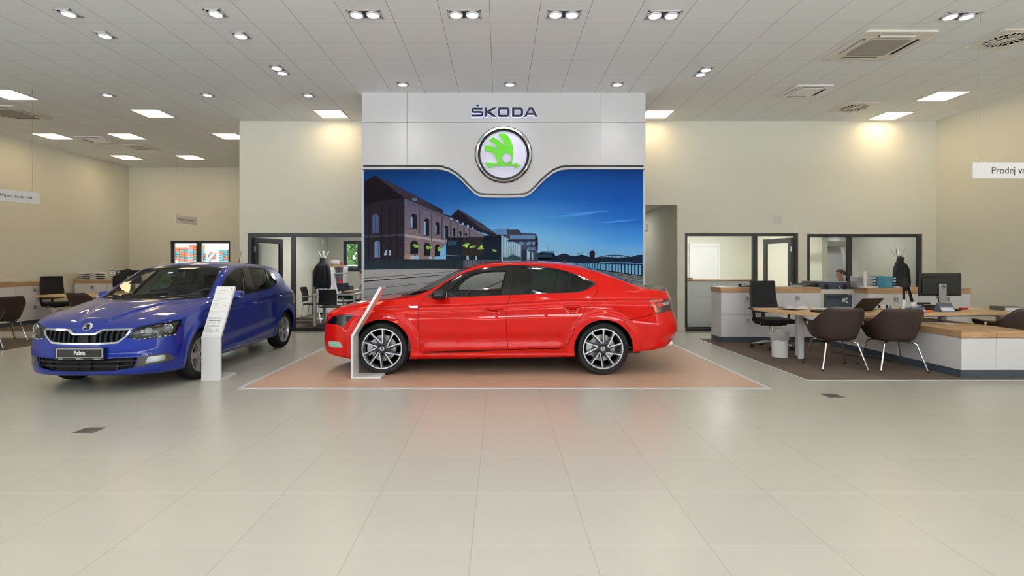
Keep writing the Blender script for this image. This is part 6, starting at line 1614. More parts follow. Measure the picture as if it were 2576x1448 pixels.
# ---- letter trays and things on the worktops
def letter_tray(n, m, name='letter_tray'):
    o = empty(name); w, d, h = .25, .33, .052
    for k in range(n):
        z = k*h; y = .012*k*0
        b = MB(); b.box(-w/2, w/2, -d/2, d/2, z, z+.004)
        b.prism([(-d/2+.05, z), (d/2, z), (d/2, z+h-.006), (-d/2+.09, z+h-.006)], -w/2, -w/2+.004, 'x').prism([(-d/2+.05, z), (d/2, z), (d/2, z+h-.006), (-d/2+.09, z+h-.006)], w/2-.004, w/2, 'x').box(-w/2, w/2, d/2-.004, d/2, z, z+h-.006)
        b.prism([(-w/2, -d/2), (-w*.2, -d/2-.02), (w*.2, -d/2-.02), (w/2, -d/2)], z, z+.018, 'z')
        b.build('tray', m, o, smooth=0, bevel=.0015)
        MB().box(-w/2+.015, w/2-.015, -d/2+.02, d/2-.02, z+.004, z+.02).build('paper_stack', M_PAPER, o, smooth=0)
    return o
ZW = 1.0085
place(letter_tray(4, M_BLUEP), (at(2222, 0, 9.28)[0], 9.28, ZW), 1.4, 'stack of translucent blue letter trays on the rear worktop', 'letter tray')
lt = place(letter_tray(4, M_CLEARP), (at(2180, 0, 9.28)[0]-.03, 9.31, ZW), 1.45, 'stack of clear letter trays left of the blue ones', 'letter tray')
bt = thing(MB().prism(rrect(-.022, .022, 0, .29, .006), -.015, .015, 'y'), 'brochure_holder', M_STANDW, 'upright white holder before the clear letter trays', 'brochure holder', (at(2176, 0, 9.12)[0], 9.12, ZW), 0, bevel=.003)
thing(MB().box(-.12, .12, -.03, .10, 0, .022), 'magazine', M_PAPER, 'white magazine lying before the clear letter trays', 'magazine', (at(2190, 0, 9.11)[0], 9.12, ZW), .05, smooth=0, bevel=.002)
thing(MB().box(-.03, .03, -.02, .02, 0, .03), 'sticky_notes', M_PAPER, 'small white note pad right of the blue letter trays', 'note pad', (at(2257, 0, 9.15)[0], 9.15, ZW), .3, smooth=0)
hp = thing(MB().box(-.10, .10, -.03, .03, 0, .012).prism([(-.10, .0), (-.06, 0), (-.06, .055), (-.10, .05)], -.028, .028, 'y').prism([(-.09, .05), (.09, .018), (.09, .026), (-.09, .058)], -.015, .015, 'y'), 'hole_punch', M_BLACK, 'black long-arm hole punch at the left end of the locker worktop', 'hole punch', (at(1872, 0, 9.55)[0], 9.55, ZW), 0, smooth=0, bevel=.003)
paper(at(2020, 0, 9.5)[0], 9.5, ZW, 1.5, 'white sheet on the locker worktop beside the copier'); paper(at(1860, 0, 9.6)[0]-.05, 9.66, ZW, 1.3, 'white sheet behind the hole punch')
# in the left recess
wt = place(letter_tray(4, M_STANDW), (-11.44, 14.28, ZW), .1, 'solid white letter tray stack at the left of the recess worktop', 'letter tray')
copy_tree(wt, (-11.12, 14.28, ZW), 1.25, 'white letter tray stack turned sideways, next to the solid one')
def pennant(x, y, rz, dark, label):
    o = empty('pennant_flag', (x, y, ZW), rz, label, 'pennant', 'small table pennants')
    MB().lathe([(.05, 0), (.05, .012), (.008, .018), (.006, .30), (0, .31)], 16).build('pole', M_STEEL, o)
    m0 = mat('pennant_navy', (34, 42, 66), rough=.7, noise=.03); P = [(-.062, .12), (0, .085), (.062, .12), (.062, .25), (-.062, .25)]
    c = MB().prism(P, -.012, -.009, 'y').build('cloth', m0 if dark else M_PAPER, o, smooth=0)
    b = MB().box(-.062, .062, -.0135, -.012, .225, .25) if not dark else MB().box(-.03, .03, -.0135, -.012, .20, .215)
    b.box(-.03, .03, -.0135, -.012, .185, .195).box(-.022, .022, -.0135, -.012, .14, .148); b.build('pennant_print', m0 if not dark else M_PAPER, c, smooth=0)
    return o
pennant(at(285, 0, 14.25)[0], 14.25, 0, False, 'white pennant with a dark top on the recess worktop'); pennant(at(298, 0, 14.3)[0], 14.30, .2, True, 'dark navy pennant right of the white one')
for x, y, rz, w_, l_, lab, m_ in ((-11.32, 11.55, .2, .21, .30, 'white sheet on the left wall worktop near the mesh chair', None), (-11.36, 12.05, 1.4, .30, .21, 'white sheet at the far end of the left wall worktop', None), (-11.42, 11.85, .5, .30, .22, 'black folder on the left wall worktop', M_BLACK)):
    paper(x, y, ZW, rz, lab, 6 if m_ else 3, w_, l_, 0 if m_ else .01, m_)
thing(MB().tube([(.06*math.cos(t*.5), .06*math.sin(t*.5), .012+.02*abs(math.sin(t*.25))) for t in range(13)], .005, 6), 'coiled_cable', M_BLACK, 'looped black cable at the left end of the wall worktop', 'cable', (-11.36, 11.30, ZW))
paper(-8.75, 12.80, ZT, .3, 'white sheet on the desk under the man\'s hand', 4); paper(-9.0, 12.95, ZT, -.2, 'white form on the desk between the monitor and the man')
paper(-9.7, 11.9, ZT, .1, 'white sheet on the recess desk by the mesh office chair')
# ------------------------------------------------------------------ glazed meeting room on the left
def cafe_chair():      # faces -Y
    o = empty('meeting_chair')
    rows = [[(.20*t, .20+.05*h+.02*(1-t*t)-.03*math.sin(h*3), .50+.36*h) for t in np.linspace(-1, 1, 11)] for h in np.linspace(0, 1, 9)]
    b = MB().grid(rows).grid([[(x, y+.014, z) for x, y, z in r] for r in rows], flip=True)
    b.build('backrest', M_BLACK, o, smooth=60)
    MB().prism(rrect(-.21, .21, -.22, .20, .05), .44, .465, 'z').build('seat', M_BLACK, o, smooth=40, bevel=.01)
    for sx in (-1, 1):
        for sy, y0 in ((-1, -.19), (1, .17)):
            MB().tube([(sx*.19, y0, .45), (sx*.225, y0+sy*.07, 0)], .009, 8).build('leg', M_CHROME, o)
        MB().tube([(sx*.21, .21, .62), (sx*.245, .14, .64), (sx*.25, -.16, .64), (sx*.24, -.20, .62), (sx*.225, -.24, .30)], .009, 8).build('armrest', M_CHROME, o)
    return o
mt = empty('meeting_table', (0, 0, .004), 0, 'white meeting table behind the left glazing', 'table')
MB().box(-4.29, -3.33, 11.86, 12.62, .70, .738).build('tabletop', M_STANDW, mt, smooth=0, bevel=.004)
for x in (-4.26, -3.36):
    for y in (11.89, 12.59): MB().box(x-.025, x+.025, y-.025, y+.025, 0, .70).build('leg', M_STANDW, mt, smooth=0, bevel=.003)
cc = place(cafe_chair(), (-3.86, 11.78, .004), PI, 'black meeting chair with its back to us at the white table', 'chair', 'black meeting chairs')
cc.rotation_euler = (0, 0, PI+.06); cc.location = (-3.88, 11.80, .004)
copy_tree(cc, (-4.60, 12.72, .004), PI/2, 'black meeting chair seen side on, left of the white table')
copy_tree(cc, (-3.95, 13.22, .004), .3, 'black meeting chair behind the white table, under the hanging coat')
place(laptop(.33, .23, 72), (-3.62, 12.20, ZT), -2.25, 'open laptop on the white meeting table', 'laptop')
cu = thing(MB().lathe([(.022, 0), (.04, .06), (.037, .06), (.02, .004), (0, .004)], 24), 'coffee_cup', M_STANDW, 'white cup left of the laptop on the meeting table', 'cup', (at(855, 0, 11.98)[0], 11.98, ZT))
def coat_stand(x, y, label, coatlabel, rz=0, long=True):
    o = empty('coat_stand', (x, y, .004), rz, label, 'coat stand', 'white coat stands')
    MB().lathe([(.19, 0), (.19, .012), (.02, .03), (.018, 1.55), (.024, 1.56), (.024, 1.62), (0, 1.63)], 24).build('pole', M_STANDW, o)
    for k in range(4):
        a = PI/2*k+.3; MB().tube([(0, 0, 1.56), (.05*math.cos(a), .05*math.sin(a), 1.60), (.13*math.cos(a), .13*math.sin(a), 1.76)], .010, 8).build('hook', M_STANDW, o)
    # coat hung from its collar
    rows = []; rr = random.Random(8); N = 36
    for i, (z, rx, ry) in enumerate(((1.60, .03, .03), (1.57, .055, .05), (1.50, .08, .07), (1.44, .12, .09), (1.30, .165, .11), (1.15, .19, .12), (1.0, .205, .13), (.90, .205, .13), (.80, .19, .12)) if long else ((1.60, .03, .03), (1.56, .06, .05), (1.49, .075, .06), (1.43, .12, .08), (1.33, .17, .10), (1.15, .18, .11), (1.0, .195, .11), (.88, .21, .12))):
        rows.append([(rx*math.cos(2*PI*j/N)*(1+.05*math.sin(5*2*PI*j/N+i)), -.05+ry*math.sin(2*PI*j/N)*(1+.12*math.sin(7*2*PI*j/N+i*.6)), z+.015*math.sin(3*2*PI*j/N)*(i > 6)) for j in range(N+1)])
    b = MB().grid(rows); b.f.append(tuple(range(len(b.v)-N-1, len(b.v)-1))); b.m.append(0)
    for s in (-1, 1):
        sl = [(s*.11, -.07, 1.42), (s*(.17), -.10, 1.28), (s*.195, -.11, 1.0), (s*.19, -.10, .84)]; b.tube(sl, [.05, .058, .05, .042], 12, flat=.8)
    c = b.build('coat', mat('black_coat_cloth', (24, 26, 33), rough=.85, noise=.12, nscale=30), None, smooth=60, loc=(x, y, .004)); c.rotation_euler = (0, 0, rz)
    tag(c, coatlabel, 'coat', 'hanging coats'); MB().prism([(-.05, 1.50), (.05, 1.50), (.07, 1.585), (-.07, 1.585)], -.12, -.02, 'y').build('collar', M_BLACK, c, bevel=.02)
    return o
coat_stand(at(814, 0, 13.4)[0], 13.4, 'white coat stand in the left glazed room', 'long black coat on the stand in the left glazed room')
sh = empty('shelf_unit', (0, 0, .004), 0, 'white shelf unit with wood top in the left glazed room', 'shelf')
b = MB(); x0, x1, y0, y1 = -5.2, -4.42, 14.62, 15.02
b.box(x0, x0+.02, y0, y1, 0, 1.35).box(x1-.02, x1, y0, y1, 0, 1.35).box(x0, x1, y1-.01, y1, 0, 1.35).box(-4.72, -4.70, y0, y1, 0, 1.35)
for z in (.05, .45, .84, 1.16): b.box(x0, x1, y0, y1, z, z+.02)
b.build('carcass', M_WHITE, sh, smooth=0); MB().box(x0-.01, x1+.01, y0-.01, y1, 1.35, 1.40).build('shelf_top', M_OAK, sh, smooth=0)
for k, (a, c) in enumerate(((x0+.02, -4.72), )): MB().box(a+.003, c-.003, y0-.018, y0, .05, 1.34).build('door', M_WHITE, sh, smooth=0)
MB().box(-4.70+.003, x1-.003, y0-.018, y0, .05, .84).build('door', M_WHITE, sh, smooth=0)
bg = thing(MB().ball((0, 0, .075), (.17, .09, .085), 20, 12).ball((.12, 0, .05), (.08, .07, .05), 16, 8), 'soft_bag', mat('pale_bag_cloth', (214, 206, 214), rough=.8, noise=.08, nscale=12), 'pale pinkish bag lying on the shelf top in the left room', 'bag', (-4.72, 14.8, 1.404))
MB().ball((.17, -.02, .05), (.04, .05, .05), 12, 8).build('red_end', M_REDP, bg)
thing(MB().prism(rrect(-.08, .08, 0, .12, .03), -.05, .05, 'y'), 'red_box', M_REDP, 'small red box in the open shelf compartment', 'box', (-4.54, 14.8, .864), .3, bevel=.01)
plq = thing(MB().box(-.115, .115, -.01, .01, 0, .14), 'sign_reflection', M_PAPER, 'small white plaque high on the wall of the left glazed room', 'plaque', (-5.37, 15.6, 2.05), PI/2*.98, smooth=0)  # white plate put in for the hanging sign's reflection in the glazing
# ------------------------------------------------------------------ right offices
for k, l in enumerate(('tall white counter behind the right glazing, left half', 'tall white counter behind the right glazing, right half')):
    o = empty('counter', (3.99+.75*k, 11.22, 0), 0, l, 'counter')
    MB().box(0, .748, .02, .45, .06, 1.06).build('body', M_WHITE, o, smooth=0); MB().box(.0, .748, .03, .44, 0, .06).build('plinth', M_PLINTH, o, smooth=0)
    for z0, z1 in ((.065, .70), (.712, 1.057)): MB().box(.0015, .7465, 0, .02, z0, z1).build('drawer', M_WHITE, o, smooth=0, bevel=.0015)
worktop(3.985, 5.495, 11.20, 11.68, 1.062, 1.095, 'thin oak top of the counter behind the right glazing')
thing(MB().prism(rrect(-.1, .1, -.07, .07, .02), 0, .03, 'z'), 'black_folder', M_BLACK, 'black folder on the counter top behind the right glazing', 'folder', (4.16, 11.4, 1.096), .2, bevel=.006)
paper(5.0, 11.42, 1.096, .6, 'printed sheet on the counter top behind the right glazing')
MBs = thing(MB().box(8.05, 8.98, 13.36, 13.6, 1.88, 2.04), 'wall_shelf', mat('shelf_grey', (128, 128, 124), rough=.6, noise=.02), 'long grey wall shelf seen through the study window', 'shelf', smooth=0, bevel=.004)
coat_stand(8.93, 11.55, 'white coat stand behind the study window', 'short dark jacket hanging behind the study window', .4, False)
dk = empty('desk', (0, 0, 0), 0, 'office desk below the study window sill, in front of the woman', 'desk')
MB().box(7.15, 7.85, 11.7, 13.1, .70, .74).build('tabletop', M_OAKL, dk, smooth=0, bevel=.004)
for x in (7.2, 7.8):
    for y in (11.75, 13.05): MB().box(x-.025, x+.025, y-.025, y+.025, 0, .70).build('leg', M_STANDW, dk, smooth=0)
copy_tree(oc, (8.32, 12.42, 0), -PI/2, 'black mesh office chair the woman in the study sits on')
wash(8.86, 13.3, 2.58, 8.86, 13.6, .9, 26, 46, .5, (1, .86, .66))
copy_tree(oc, (-9.75, 13.58, .004), PI, 'black mesh office chair the man in the recess sits on')
copy_tree(cc, (-3.08, 12.28, .004), -PI/2, 'black meeting chair the person at the laptop sits on')
# ------------------------------------------------------------------ on the walls and ceiling
vg = empty('wall_vent', (at(1955.5, 0, YB)[0], YB, at(0, 552.5, YB)[2]), 0, 'square white vent grille on the wall above the right glazing', 'vent')
b = MB(); frame_x(b, -.1, .1, -.014, 0, -.1, .1, .012); b.build('vent_frame', M_STANDW, vg, smooth=0)
b = MB()
for k in range(8): b.prism([(-.012, -.088+k*.022), (0, -.082+k*.022), (0, -.070+k*.022), (-.012, -.076+k*.022)], -.09, .09, 'x')
b.build('louvre', M_STANDW, vg, smooth=0)
thing(MB().box(-.018, 0, -.03, .03, -.045, .045).box(-.024, -.018, -.018, .018, -.02, .02), 'wall_switch', M_STANDW, 'small white wall switch on the right-hand wall', 'switch', (XR, 10.66, at(0, 656, 10.66)[2]), 0, smooth=0, bevel=.003)
ex = thing(MB().box(-.05, 0, -.10, .10, -.08, .08), 'call_point', M_STANDW, 'white wall device in the corridor beside the mural', 'wall device', (CO1, at(0, 0, 13.25)[1], 2.37), 0, smooth=0, bevel=.006)
MB().box(-.054, -.05, -.07, .07, -.05, .05).build('device_face', mat('device_green', (96, 130, 110), rough=.4, noise=.03), ex, smooth=0)
M_ACP = mat('ac_panel', (220, 214, 202), rough=.5, noise=.01); M_ACG = mat('ac_grille', (150, 145, 136), rough=.6, noise=.04, nscale=80); M_DARK = mat('vent_dark', (24, 24, 25), rough=.8, noise=.05)
def cassette(cx, cy, s, label, plain=False, m=None):
    o = empty('air_conditioner', (cx, cy, CEIL), 0, label, 'air conditioner'); h = s/2
    b = MB(); b.prism(rrect(-h, h, -h, h, .03), -.03, -.001, 'z'); b.build('panel', m or M_ACP, o, smooth=0, bevel=.008)
    g = h*.58
    MB().prism(rrect(-g, g, -g, g, .05), -.045, -.029, 'z').build('intake_grille', M_STANDW if plain else M_ACG, o, smooth=0, bevel=.008)
    for k in range(4):
        q = MB(); r = h*.78; q.box(-h*.52, h*.52, -r-.022, -r+.022, -.034, -.0295); q.xf(Matrix.Rotation(PI/2*k, 4, 'Z')); q.build('air_slot', M_DARK, o, smooth=0)
        f = MB().box(-h*.51, h*.51, -.004, .03, -.003, .001).xf(Matrix.Rotation(PI/2*k, 4, 'Z') @ Matrix.Translation((0, -r-.014, -.036)) @ Matrix.Rotation(-.5 if k in (0, 1) else -.15, 4, 'X')); f.build('flap', m or M_ACP, o, smooth=0)
    return o
def cpos(px, py): Y = F*HC/(VY-py); return ((px-VX)/F*Y, Y)
cassette(*cpos(2208, 113), .94, 'large ceiling air conditioner with open flaps at upper right')
cassette(*cpos(2024, 228), .64, 'small white ceiling air conditioner right of the logo wall', True, M_STANDW)
cassette(-9.78, 10.3, .94, 'large ceiling air conditioner at the left edge of the photo')
cassette(*cpos(246, 350), .64, 'small white ceiling air conditioner over the recess', True, M_STANDW)
def diffuser(cx, cy, label):
    o = empty('air_diffuser', (cx, cy, CEIL), 0, label, 'air diffuser', 'swirl air diffusers'); h = .295
    MB().box(-h, h, -h, h, -.02, -.001).build('face_plate', M_ACP, o, smooth=0, bevel=.004)
    MB().lathe([(.235, -.021), (0, -.021)], 40).build('swirl_opening', M_DARK, o)
    b = MB()
    for k in range(20):
        a = 2*PI*k/20
        for r0, r1, tw in ((.055, .13, .2), (.145, .23, .1)):
            p = [(r0*math.cos(a-.05), r0*math.sin(a-.05)), (r1*math.cos(a-.045+tw), r1*math.sin(a-.045+tw)), (r1*math.cos(a+.03+tw), r1*math.sin(a+.03+tw)), (r0*math.cos(a+.05), r0*math.sin(a+.05))]; b.prism(p, -.026, -.021, 'z')
    b.lathe([(.145, -.021), (.145, -.026), (.132, -.026), (.132, -.021)], 40, cap=False).lathe([(.05, -.021), (.05, -.027), (0, -.027)], 20).lathe([(.245, -.021), (.245, -.026), (.232, -.026), (.232, -.021)], 40, cap=False)
    b.build('swirl_vane', M_ACP, o, smooth=0)
    return o
diffuser(6.84, 6.95, 'round swirl diffuser cut by the right edge of the photo'); diffuser(6.85, 9.96, 'round swirl diffuser near the back wall, right of the small air conditioner'); diffuser(-9.32, 13.38, 'round swirl diffuser on the recess ceiling')
# hanging signs
def sign(x, y, rz, w, txt, size, label, h=.20, zt=2.67, wires=(.12, ), tx=0, bold=0):
    o = empty('hanging_sign', (x, y, zt-h), rz, label, 'sign')
    MB().box(0, w, -.012, .012, 0, h).build('sign_board', M_STANDW, o, smooth=0, bevel=.002)
    text_mesh(txt, size, .002, 'lettering', mat('sign_ink', (70, 72, 78), rough=.6), o, align='LEFT', M=Matrix.Translation((tx, -.0135, h*.5)), sx=.95)
    for q in wires:
        b = MB().tube([(q, 0, h), (q, 0, CEIL-zt+h)], .0022, 5); b.lathe([(.008, h), (.008, h+.03), (.004, h+.035)], 8, (q, 0, 0)); b.lathe([(.006, CEIL-zt+h-.10), (.006, CEIL-zt+h-.05), (.003, CEIL-zt+h-.04)], 8, (q, 0, 0)); b.build('wire', M_STEEL, o)
    return o
sign(5.80, 6.32, 0, 1.5, 'Prodej vozů', .118, 'hanging white sign reading Prodej vozu at the right edge', wires=(.10, 1.4), tx=.225)
ang = math.atan2(.52, .195)
sign(-8.345, 8.22, math.atan2(9.02-8.22, -8.055+8.345), .85, 'Příjem do servisu', .071, 'hanging white service sign at the left edge of the photo', wires=(.10, .74), tx=.28)
sign(-8.13, 12.92, math.atan2(.78, .075), .78, 'Příjem do servisu', .086, 'smaller hanging service sign farther back in the recess', wires=(.06, .70), tx=.07)
# floor boxes
def floor_box(x, y, label):
    o = empty('floor_socket', (x, y, 0), 0, label, 'floor socket', 'metal floor socket lids')
    MB().box(-.085, .085, -.085, .085, 0, .004).build('rim', M_STEEL, o, smooth=0); MB().box(-.075, .075, -.075, .075, .003, .006).build('lid', mat('socket_lid', (96, 92, 90), rough=.5, metal=.4, noise=.06), o, smooth=0)
floor_box(*fl(222, 1083), 'square metal floor socket lid before the blue car'); floor_box(*fl(2095, 995), 'square metal floor socket lid near the right carpet edge')
# power cable along the sideboard
thing(MB().tube([(5.60, 8.62, .012), (5.35, 8.30, .012), (5.5, 7.9, .012), (5.68, 7.65, .02), (5.72, 7.5, .012)], .006, 6), 'power_cable', M_BLACK, 'black power cable on the carpet beside the low sideboard', 'cable')
# ------------------------------------------------------------------ seated people
M_SKIN = mat('skin', (222, 172, 146), rough=.55, spec=.3, noise=.03, nscale=30)
M_HAIRB = mat('dark_brown_hair', (40, 26, 20), rough=.6, noise=.25, nscale=60)
M_HAIRR = mat('chestnut_hair', (52, 26, 17), rough=.6, noise=.25, nscale=60)
def person(loc, rz, shirt, trousers, hair, label, arms, ponytail=False, bend=.08, skin_arm=True):
    """seated figure facing +Y; arms: (elbow, wrist) for left (-x) and right (+x); one skinned surface"""
    V, E, R, T = [], [], [], []
    def v(p, r, prev=None, t=0):
        V.append(p); R.append(r if isinstance(r, tuple) else (r, r)); T.append(t)
        if prev is not None: E.append((prev, len(V)-1))
        return len(V)-1
    pel = v((0, 0, .53), (.16, .12)); ab = v((0, .02, .68), (.145, .105), pel); ch = v((0, .02+bend*.5, .87), (.165, .115), ab); nb = v((0, bend*.8, 1.00), (.085, .07), ch)
    nk = v((0, bend, 1.06), (.055, .055), nb); jaw = v((0, bend+.035, 1.13), (.062, .068), nk); hd = v((0, bend+.025, 1.205), (.076, .090), jaw); top = v((0, bend+.015, 1.265), (.058, .068), hd)
    for s in (-1, 1):
        hp = v((s*.10, .05, .52), .09, pel); kn = v((s*.13, .45, .50), .07, hp); kb = v((s*.13, .485, .44), .06, kn); an = v((s*.13, .44, .10), .042, kb); v((s*.13, .47, .05), .042, an); v((s*.135, .60, .035), .032, len(V)-1)
        sh = v((s*.185, .02+bend*.6, .945), .064, ch); el, wr = arms[0 if s < 0 else 1]
        m_ = tuple((np.array(V[sh])+np.array(el))/2); u = v(m_, .050, sh); e = v(el, .042, u); f1 = v(tuple(np.array(el)*.5+np.array(wr)*.5), .036, e); w = v(wr, .026, f1)
        d = Vector(wr)-Vector(el); d.normalize(); side = d.cross(Vector((0, 0, 1))).normalized(); dn = Vector((0, 0, -1))
        pm = Vector(wr)+d*.055; pv = v(tuple(pm), (.034, .018), w)
        for k, L in enumerate((.062, .074, .070, .054)):
            off = side*((k-1.5)*.019); b0 = v(tuple(pm+d*.032+off), .0095, pv); b1 = v(tuple(pm+d*(.032+L*.5)+off*1.1+dn*.006), .0088, b0); v(tuple(pm+d*(.032+L*.85)+off*1.12+dn*(.022+.004*k)), .0078, b1)
        th = side*(-.034 if s > 0 else .034); t0 = v(tuple(Vector(wr)+d*.03+th*.9), .011, w); v(tuple(Vector(wr)+d*.075+th*1.45+dn*.01), .009, t0)
    me = bpy.data.meshes.new('person'); me.from_pydata(V, E, [])
    o = bpy.data.objects.new('person', me); COL.objects.link(o)
    sk = o.modifiers.new('skin', 'SKIN'); sk.use_smooth_shade = True; sk.branch_smoothing = .4
    for i, r in enumerate(R): me.skin_vertices[0].data[i].radius = r
    me.skin_vertices[0].data[0].use_root = True
    sb_ = o.modifiers.new('sub', 'SUBSURF'); sb_.levels = 2; sb_.render_levels = 2
    bpy.context.view_layer.update()
    m2 = bpy.data.meshes.new_from_object(o.evaluated_get(bpy.context.evaluated_depsgraph_get()))
    o.modifiers.clear(); o.data = m2; m2.name = 'person'
    m2.materials.clear()
    for q in (shirt, trousers, M_SKIN): m2.materials.append(q)
    el = [np.array(a[0]) for a in arms]; wr = [np.array(a[1]) for a in arms]
    for p in m2.polygons:
        c = np.array(p.center); k = 0
        if c[2] > 1.03 and abs(c[0]) < .12: k = 2
        elif c[2] < .60 and (c[1] > -.25) and min(np.linalg.norm(c-w_) for w_ in wr) > .25: k = 1
        for e_, w_ in zip(el, wr):
            d_ = (w_-e_)/np.linalg.norm(w_-e_); t = np.dot(c-e_, d_)/np.linalg.norm(w_-e_)
            if t > (.25 if skin_arm else .95) and np.linalg.norm(c-e_-d_*np.dot(c-e_, d_)) < .09 and c[2] > .55: k = 2
        p.material_index = k; p.use_smooth = True
    hb = bend
    # hair cap, and small face features
    b = MB(); rows = []
    for i in range(15):
        t = -.55+(PI/2+.55)*i/14; row = []
        for j in range(29):
            a = 2*PI*j/28; front = max(0, math.sin(a)); tt = max(t, .28*front+.10*front) if front > .25 else t
            row.append((.086*math.cos(tt)*math.cos(a), .101*math.cos(tt)*math.sin(a), .098*math.sin(tt)))
        rows.append(row)
    b.grid(rows).xf(Matrix.Translation((0, hb+.018, 1.215)))
    if ponytail: b.ball((0, hb-.105, 1.23), (.042, .042, .045), 14, 10).tube([(0, hb-.11, 1.22), (0, hb-.15, 1.16), (0, hb-.15, 1.06)], [.034, .036, .016], 10)
    b.build('hair', hair, o, smooth=70)
    f = MB().ball((0, hb+.122, 1.175), (.013, .018, .016), 10, 8)
    for s in (-1, 1): f.ball((s*.080, hb+.02, 1.19), (.012, .022, .032), 10, 8)
    f.build('nose_and_ears', M_SKIN, o, smooth=70)
    e = MB()
    for s in (-1, 1): e.ball((s*.031, hb+.104, 1.205), (.012, .008, .007), 10, 6)
    e.build('eyes', mat('eye_dark', (40, 30, 26), rough=.2, noise=.02), o)
    MB().ball((0, hb+.108, 1.130), (.024, .008, .007), 10, 6).build('mouth', mat('lip_tone', (170, 96, 88), rough=.5, noise=.02), o)
    o.location = loc; o.rotation_euler = (0, 0, rz)
    return tag(o, label, 'person')
M_SHW = mat('white_shirt', (222, 224, 228), rough=.8, noise=.03); M_SHG = mat('grey_shirt', (150, 160, 168), rough=.8, noise=.04); M_SHD = mat('dark_blouse', (60, 58, 66), rough=.8, noise=.05); M_TRS = mat('dark_trousers', (34, 36, 44), rough=.85, noise=.08)
person((-9.72, 13.60, .004), PI, M_SHW, M_TRS, M_HAIRB, 'person with dark hair in white shirt, seated behind the recess monitor', [((-.30, .22, .80), (-.62, .42, .80)), ((.27, .20, .80), (.16, .44, .80))], bend=.12)
person((-3.10, 12.28, .004), PI/2+.06, M_SHG, M_TRS, M_HAIRB, 'person with short dark hair typing at the laptop, half hidden by the logo wall', [((-.26, .20, .80), (-.12, .46, .785)), ((.26, .20, .80), (.13, .44, .785))], bend=.14)
person((8.30, 12.42, 0), PI/2, M_SHD, M_TRS, M_HAIRR, 'person with chestnut ponytail seated behind the copier, seen through the study window', [((-.25, .18, .80), (-.12, .44, .80)), ((.25, .18, .80), (.12, .44, .80))], True, .06)
# ------------------------------------------------------------------ yard behind the building, with a roof added to dim it
M_CON = mat('yard_concrete', (176, 184, 190), rough=.8, noise=.05, nscale=3)
struct(MB().box(-34, 16, YR+.6, 28.5, 4.6, 4.8).build('roof_yard_shade', mat('yard_shade_roof', (206, 212, 218), rough=.7, noise=.03), smooth=0))  # roof put in to keep the daylight on the crates low
struct(MB().box(-34, 16, 30.5, 30.8, -.05, 4.6).build('wall_yard', M_CON, smooth=0))
def crate(w=.225, d=.40, h=.120):
    t = .012
    b = MB().box(-w/2, w/2, -d/2, d/2, 0, t).box(-w/2, -w/2+t, -d/2, d/2, 0, h).box(w/2-t, w/2, -d/2, d/2, 0, h).box(-w/2, w/2, -d/2, -d/2+t, 0, h*.8).box(-w/2, w/2, d/2-t, d/2, 0, h)
    b.box(-w/2-.006, w/2+.006, -d/2-.006, d/2+.006, h*.62, h*.72)
    return b
crm = {'o': mat('crate_orange', (232, 112, 66), rough=.6, noise=.05), 't': mat('teal_crate', (104, 158, 158), rough=.6, noise=.05)}
meshes = {k: crate().mesh('storage_crate', m) for k, m in crm.items()}
YCR, ZCR = 27.0, 1.46
struct(MB().box(-20.5, -11.5, 26.4, 30.4, -.05, ZCR).build('platform_yard', M_CON, smooth=0))
def col(px, rows, y=YCR):
    for r, c in enumerate(rows):
        if c == ' ': continue
        o = bpy.data.objects.new('storage_crate', meshes[c]); COL.objects.link(o); o.location = ((px-VX)/F*y, y, ZCR+.124*r)
        if c == 'o': tag(o, 'orange plastic crate in the stacks seen through the recess window', 'crate', 'orange storage crates outside')
        else: tag(o, 'teal plastic crate in the stacks seen through the recess window', 'crate', 'teal storage crates outside')
for px, rows in ((440, 'oototoo'), (452, 'toottoo'), (464, 'totooto'), (487, 'totottoo'), (499, 'ottotooo'), (511, 'ttotttoo'), (523, 'otto'), (536, 'ttoto'), (560, 'otttot'), (572, 'ttottt'), (584, 'totott')):
    col(px, rows)
for px, pz, l in ((521, 1.75, 'white cylindrical lamp head outside the recess window, upper one'), (537, 1.15, 'white cylindrical lamp head outside the recess window, right lower one'), (441, 1.15, 'white cylindrical lamp head outside the recess window, left lower one')):
    x = (px-VX)/F*22; o = empty('yard_lamp', (x, 22, -.05), 0, l, 'lamp', 'yard lamps outside')
    MB().lathe([(.04, 0), (.04, pz+.2)], 12).build('post', M_STEEL, o); MB().lathe([(.09, pz+.2), (.09, pz+.52), (0, pz+.53)], 20).build('lamp_head', M_STANDW, o)
b = MB()
for x0, x1, z0, z1 in ((-16.4, -14.9, 2.1, .4), (-14.0, -12.6, .5, 2.1)): b.tube([(x0, 23, z0), (x1, 23, z1)], .045, 8)
for x in (-16.4, -12.6): b.tube([(x, 23, -.05), (x, 23, 2.2)], .04, 8)
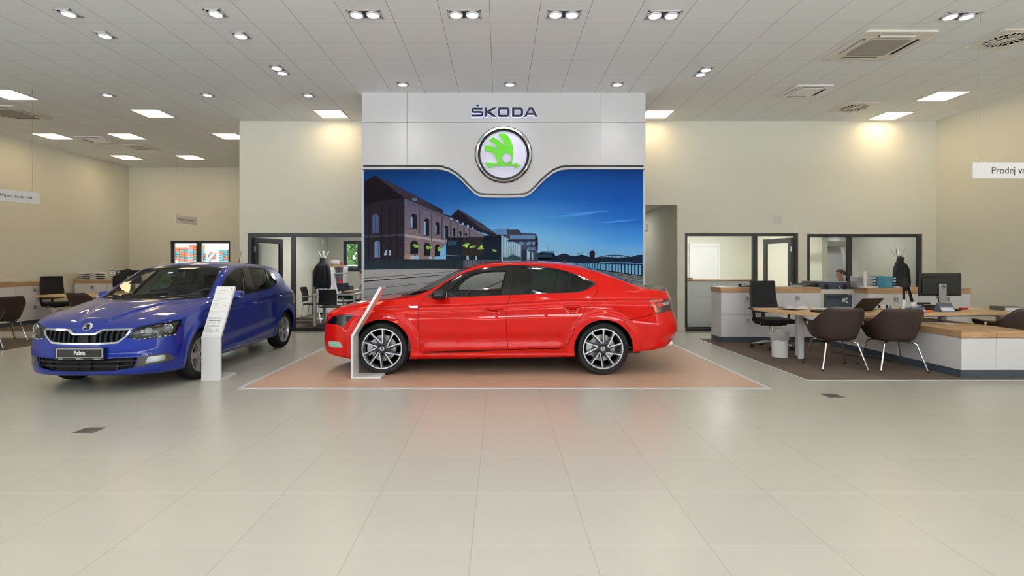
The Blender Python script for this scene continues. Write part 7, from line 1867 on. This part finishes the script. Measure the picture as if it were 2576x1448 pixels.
thing(b, 'yard_railing', M_STANDW, 'sloping white railing in the yard outside the recess window', 'railing')
# greenery and a parked white car beyond the meeting-room window
def shrub(x, y, z, r, label, m):
    b = MB(); rr = random.Random(int(x*100)); 
    for k in range(900):
        u = rr.uniform(-1, 1); a = rr.uniform(0, 2*PI); q = math.sqrt(1-u*u); d = r*(.75+.3*rr.random()); c = np.array([d*q*math.cos(a), d*q*math.sin(a)*.7, d*u*.8+r*.8]); s = .09*r/.8
        n1 = np.array([rr.uniform(-1, 1) for _ in range(3)])*s; n2 = np.array([rr.uniform(-1, 1) for _ in range(3)])*s
        b.add([c-n1, c+n2, c+n1, c-n2], [(0, 1, 2, 3)])
    o = empty('shrub', (x, y, z), 0, label, 'shrub'); b.build('foliage', m, o, smooth=0); MB().tube([(0, 0, 0), (0, 0, r*.9)], .04*r, 6).build('trunk', M_TRIM, o)
M_LEAF = mat('leaf_green', (120, 160, 84), rough=.6, noise=.25, nscale=4)
shrub(-8.2, 28.5, -.05, 1.7, 'pale green shrub beyond the meeting room window', M_LEAF); shrub(-6.6, 28.8, -.05, 1.6, 'green shrub at the right of the meeting room window view', M_LEAF)
shrub(12.6, 24.5, -.05, 1.9, 'tall green tree seen through the right office window', mat('leaf_dark', (92, 122, 66), rough=.6, noise=.3, nscale=4)); shrub(14.3, 25.5, -.05, 1.9, 'bushy green tree behind the tall one outside the right office', M_LEAF)
M_WCAR = mat('white_paint', (226, 230, 236), rough=.3, coat=1, noise=.01)
pc = copy_tree(HATCH, ((889-VX)/F*22.5, 20.4, -.05), PI/2, 'white car parked outside, seen through the meeting room window')
for o in [k for k in bpy.data.objects if k.parent == pc] + [g for k in bpy.data.objects if k.parent == pc for g in bpy.data.objects if g.parent == k]:
    if o.type == 'MESH' and o.material_slots and o.material_slots[0].material == M_BLUE: o.material_slots[0].link = 'OBJECT'; o.material_slots[0].material = M_WCAR
    if o.name.split('.')[0] in ('number_plate',): DEL = [q for q in bpy.data.objects if q.parent == o] + [o]
for q in DEL: bpy.data.objects.remove(q)
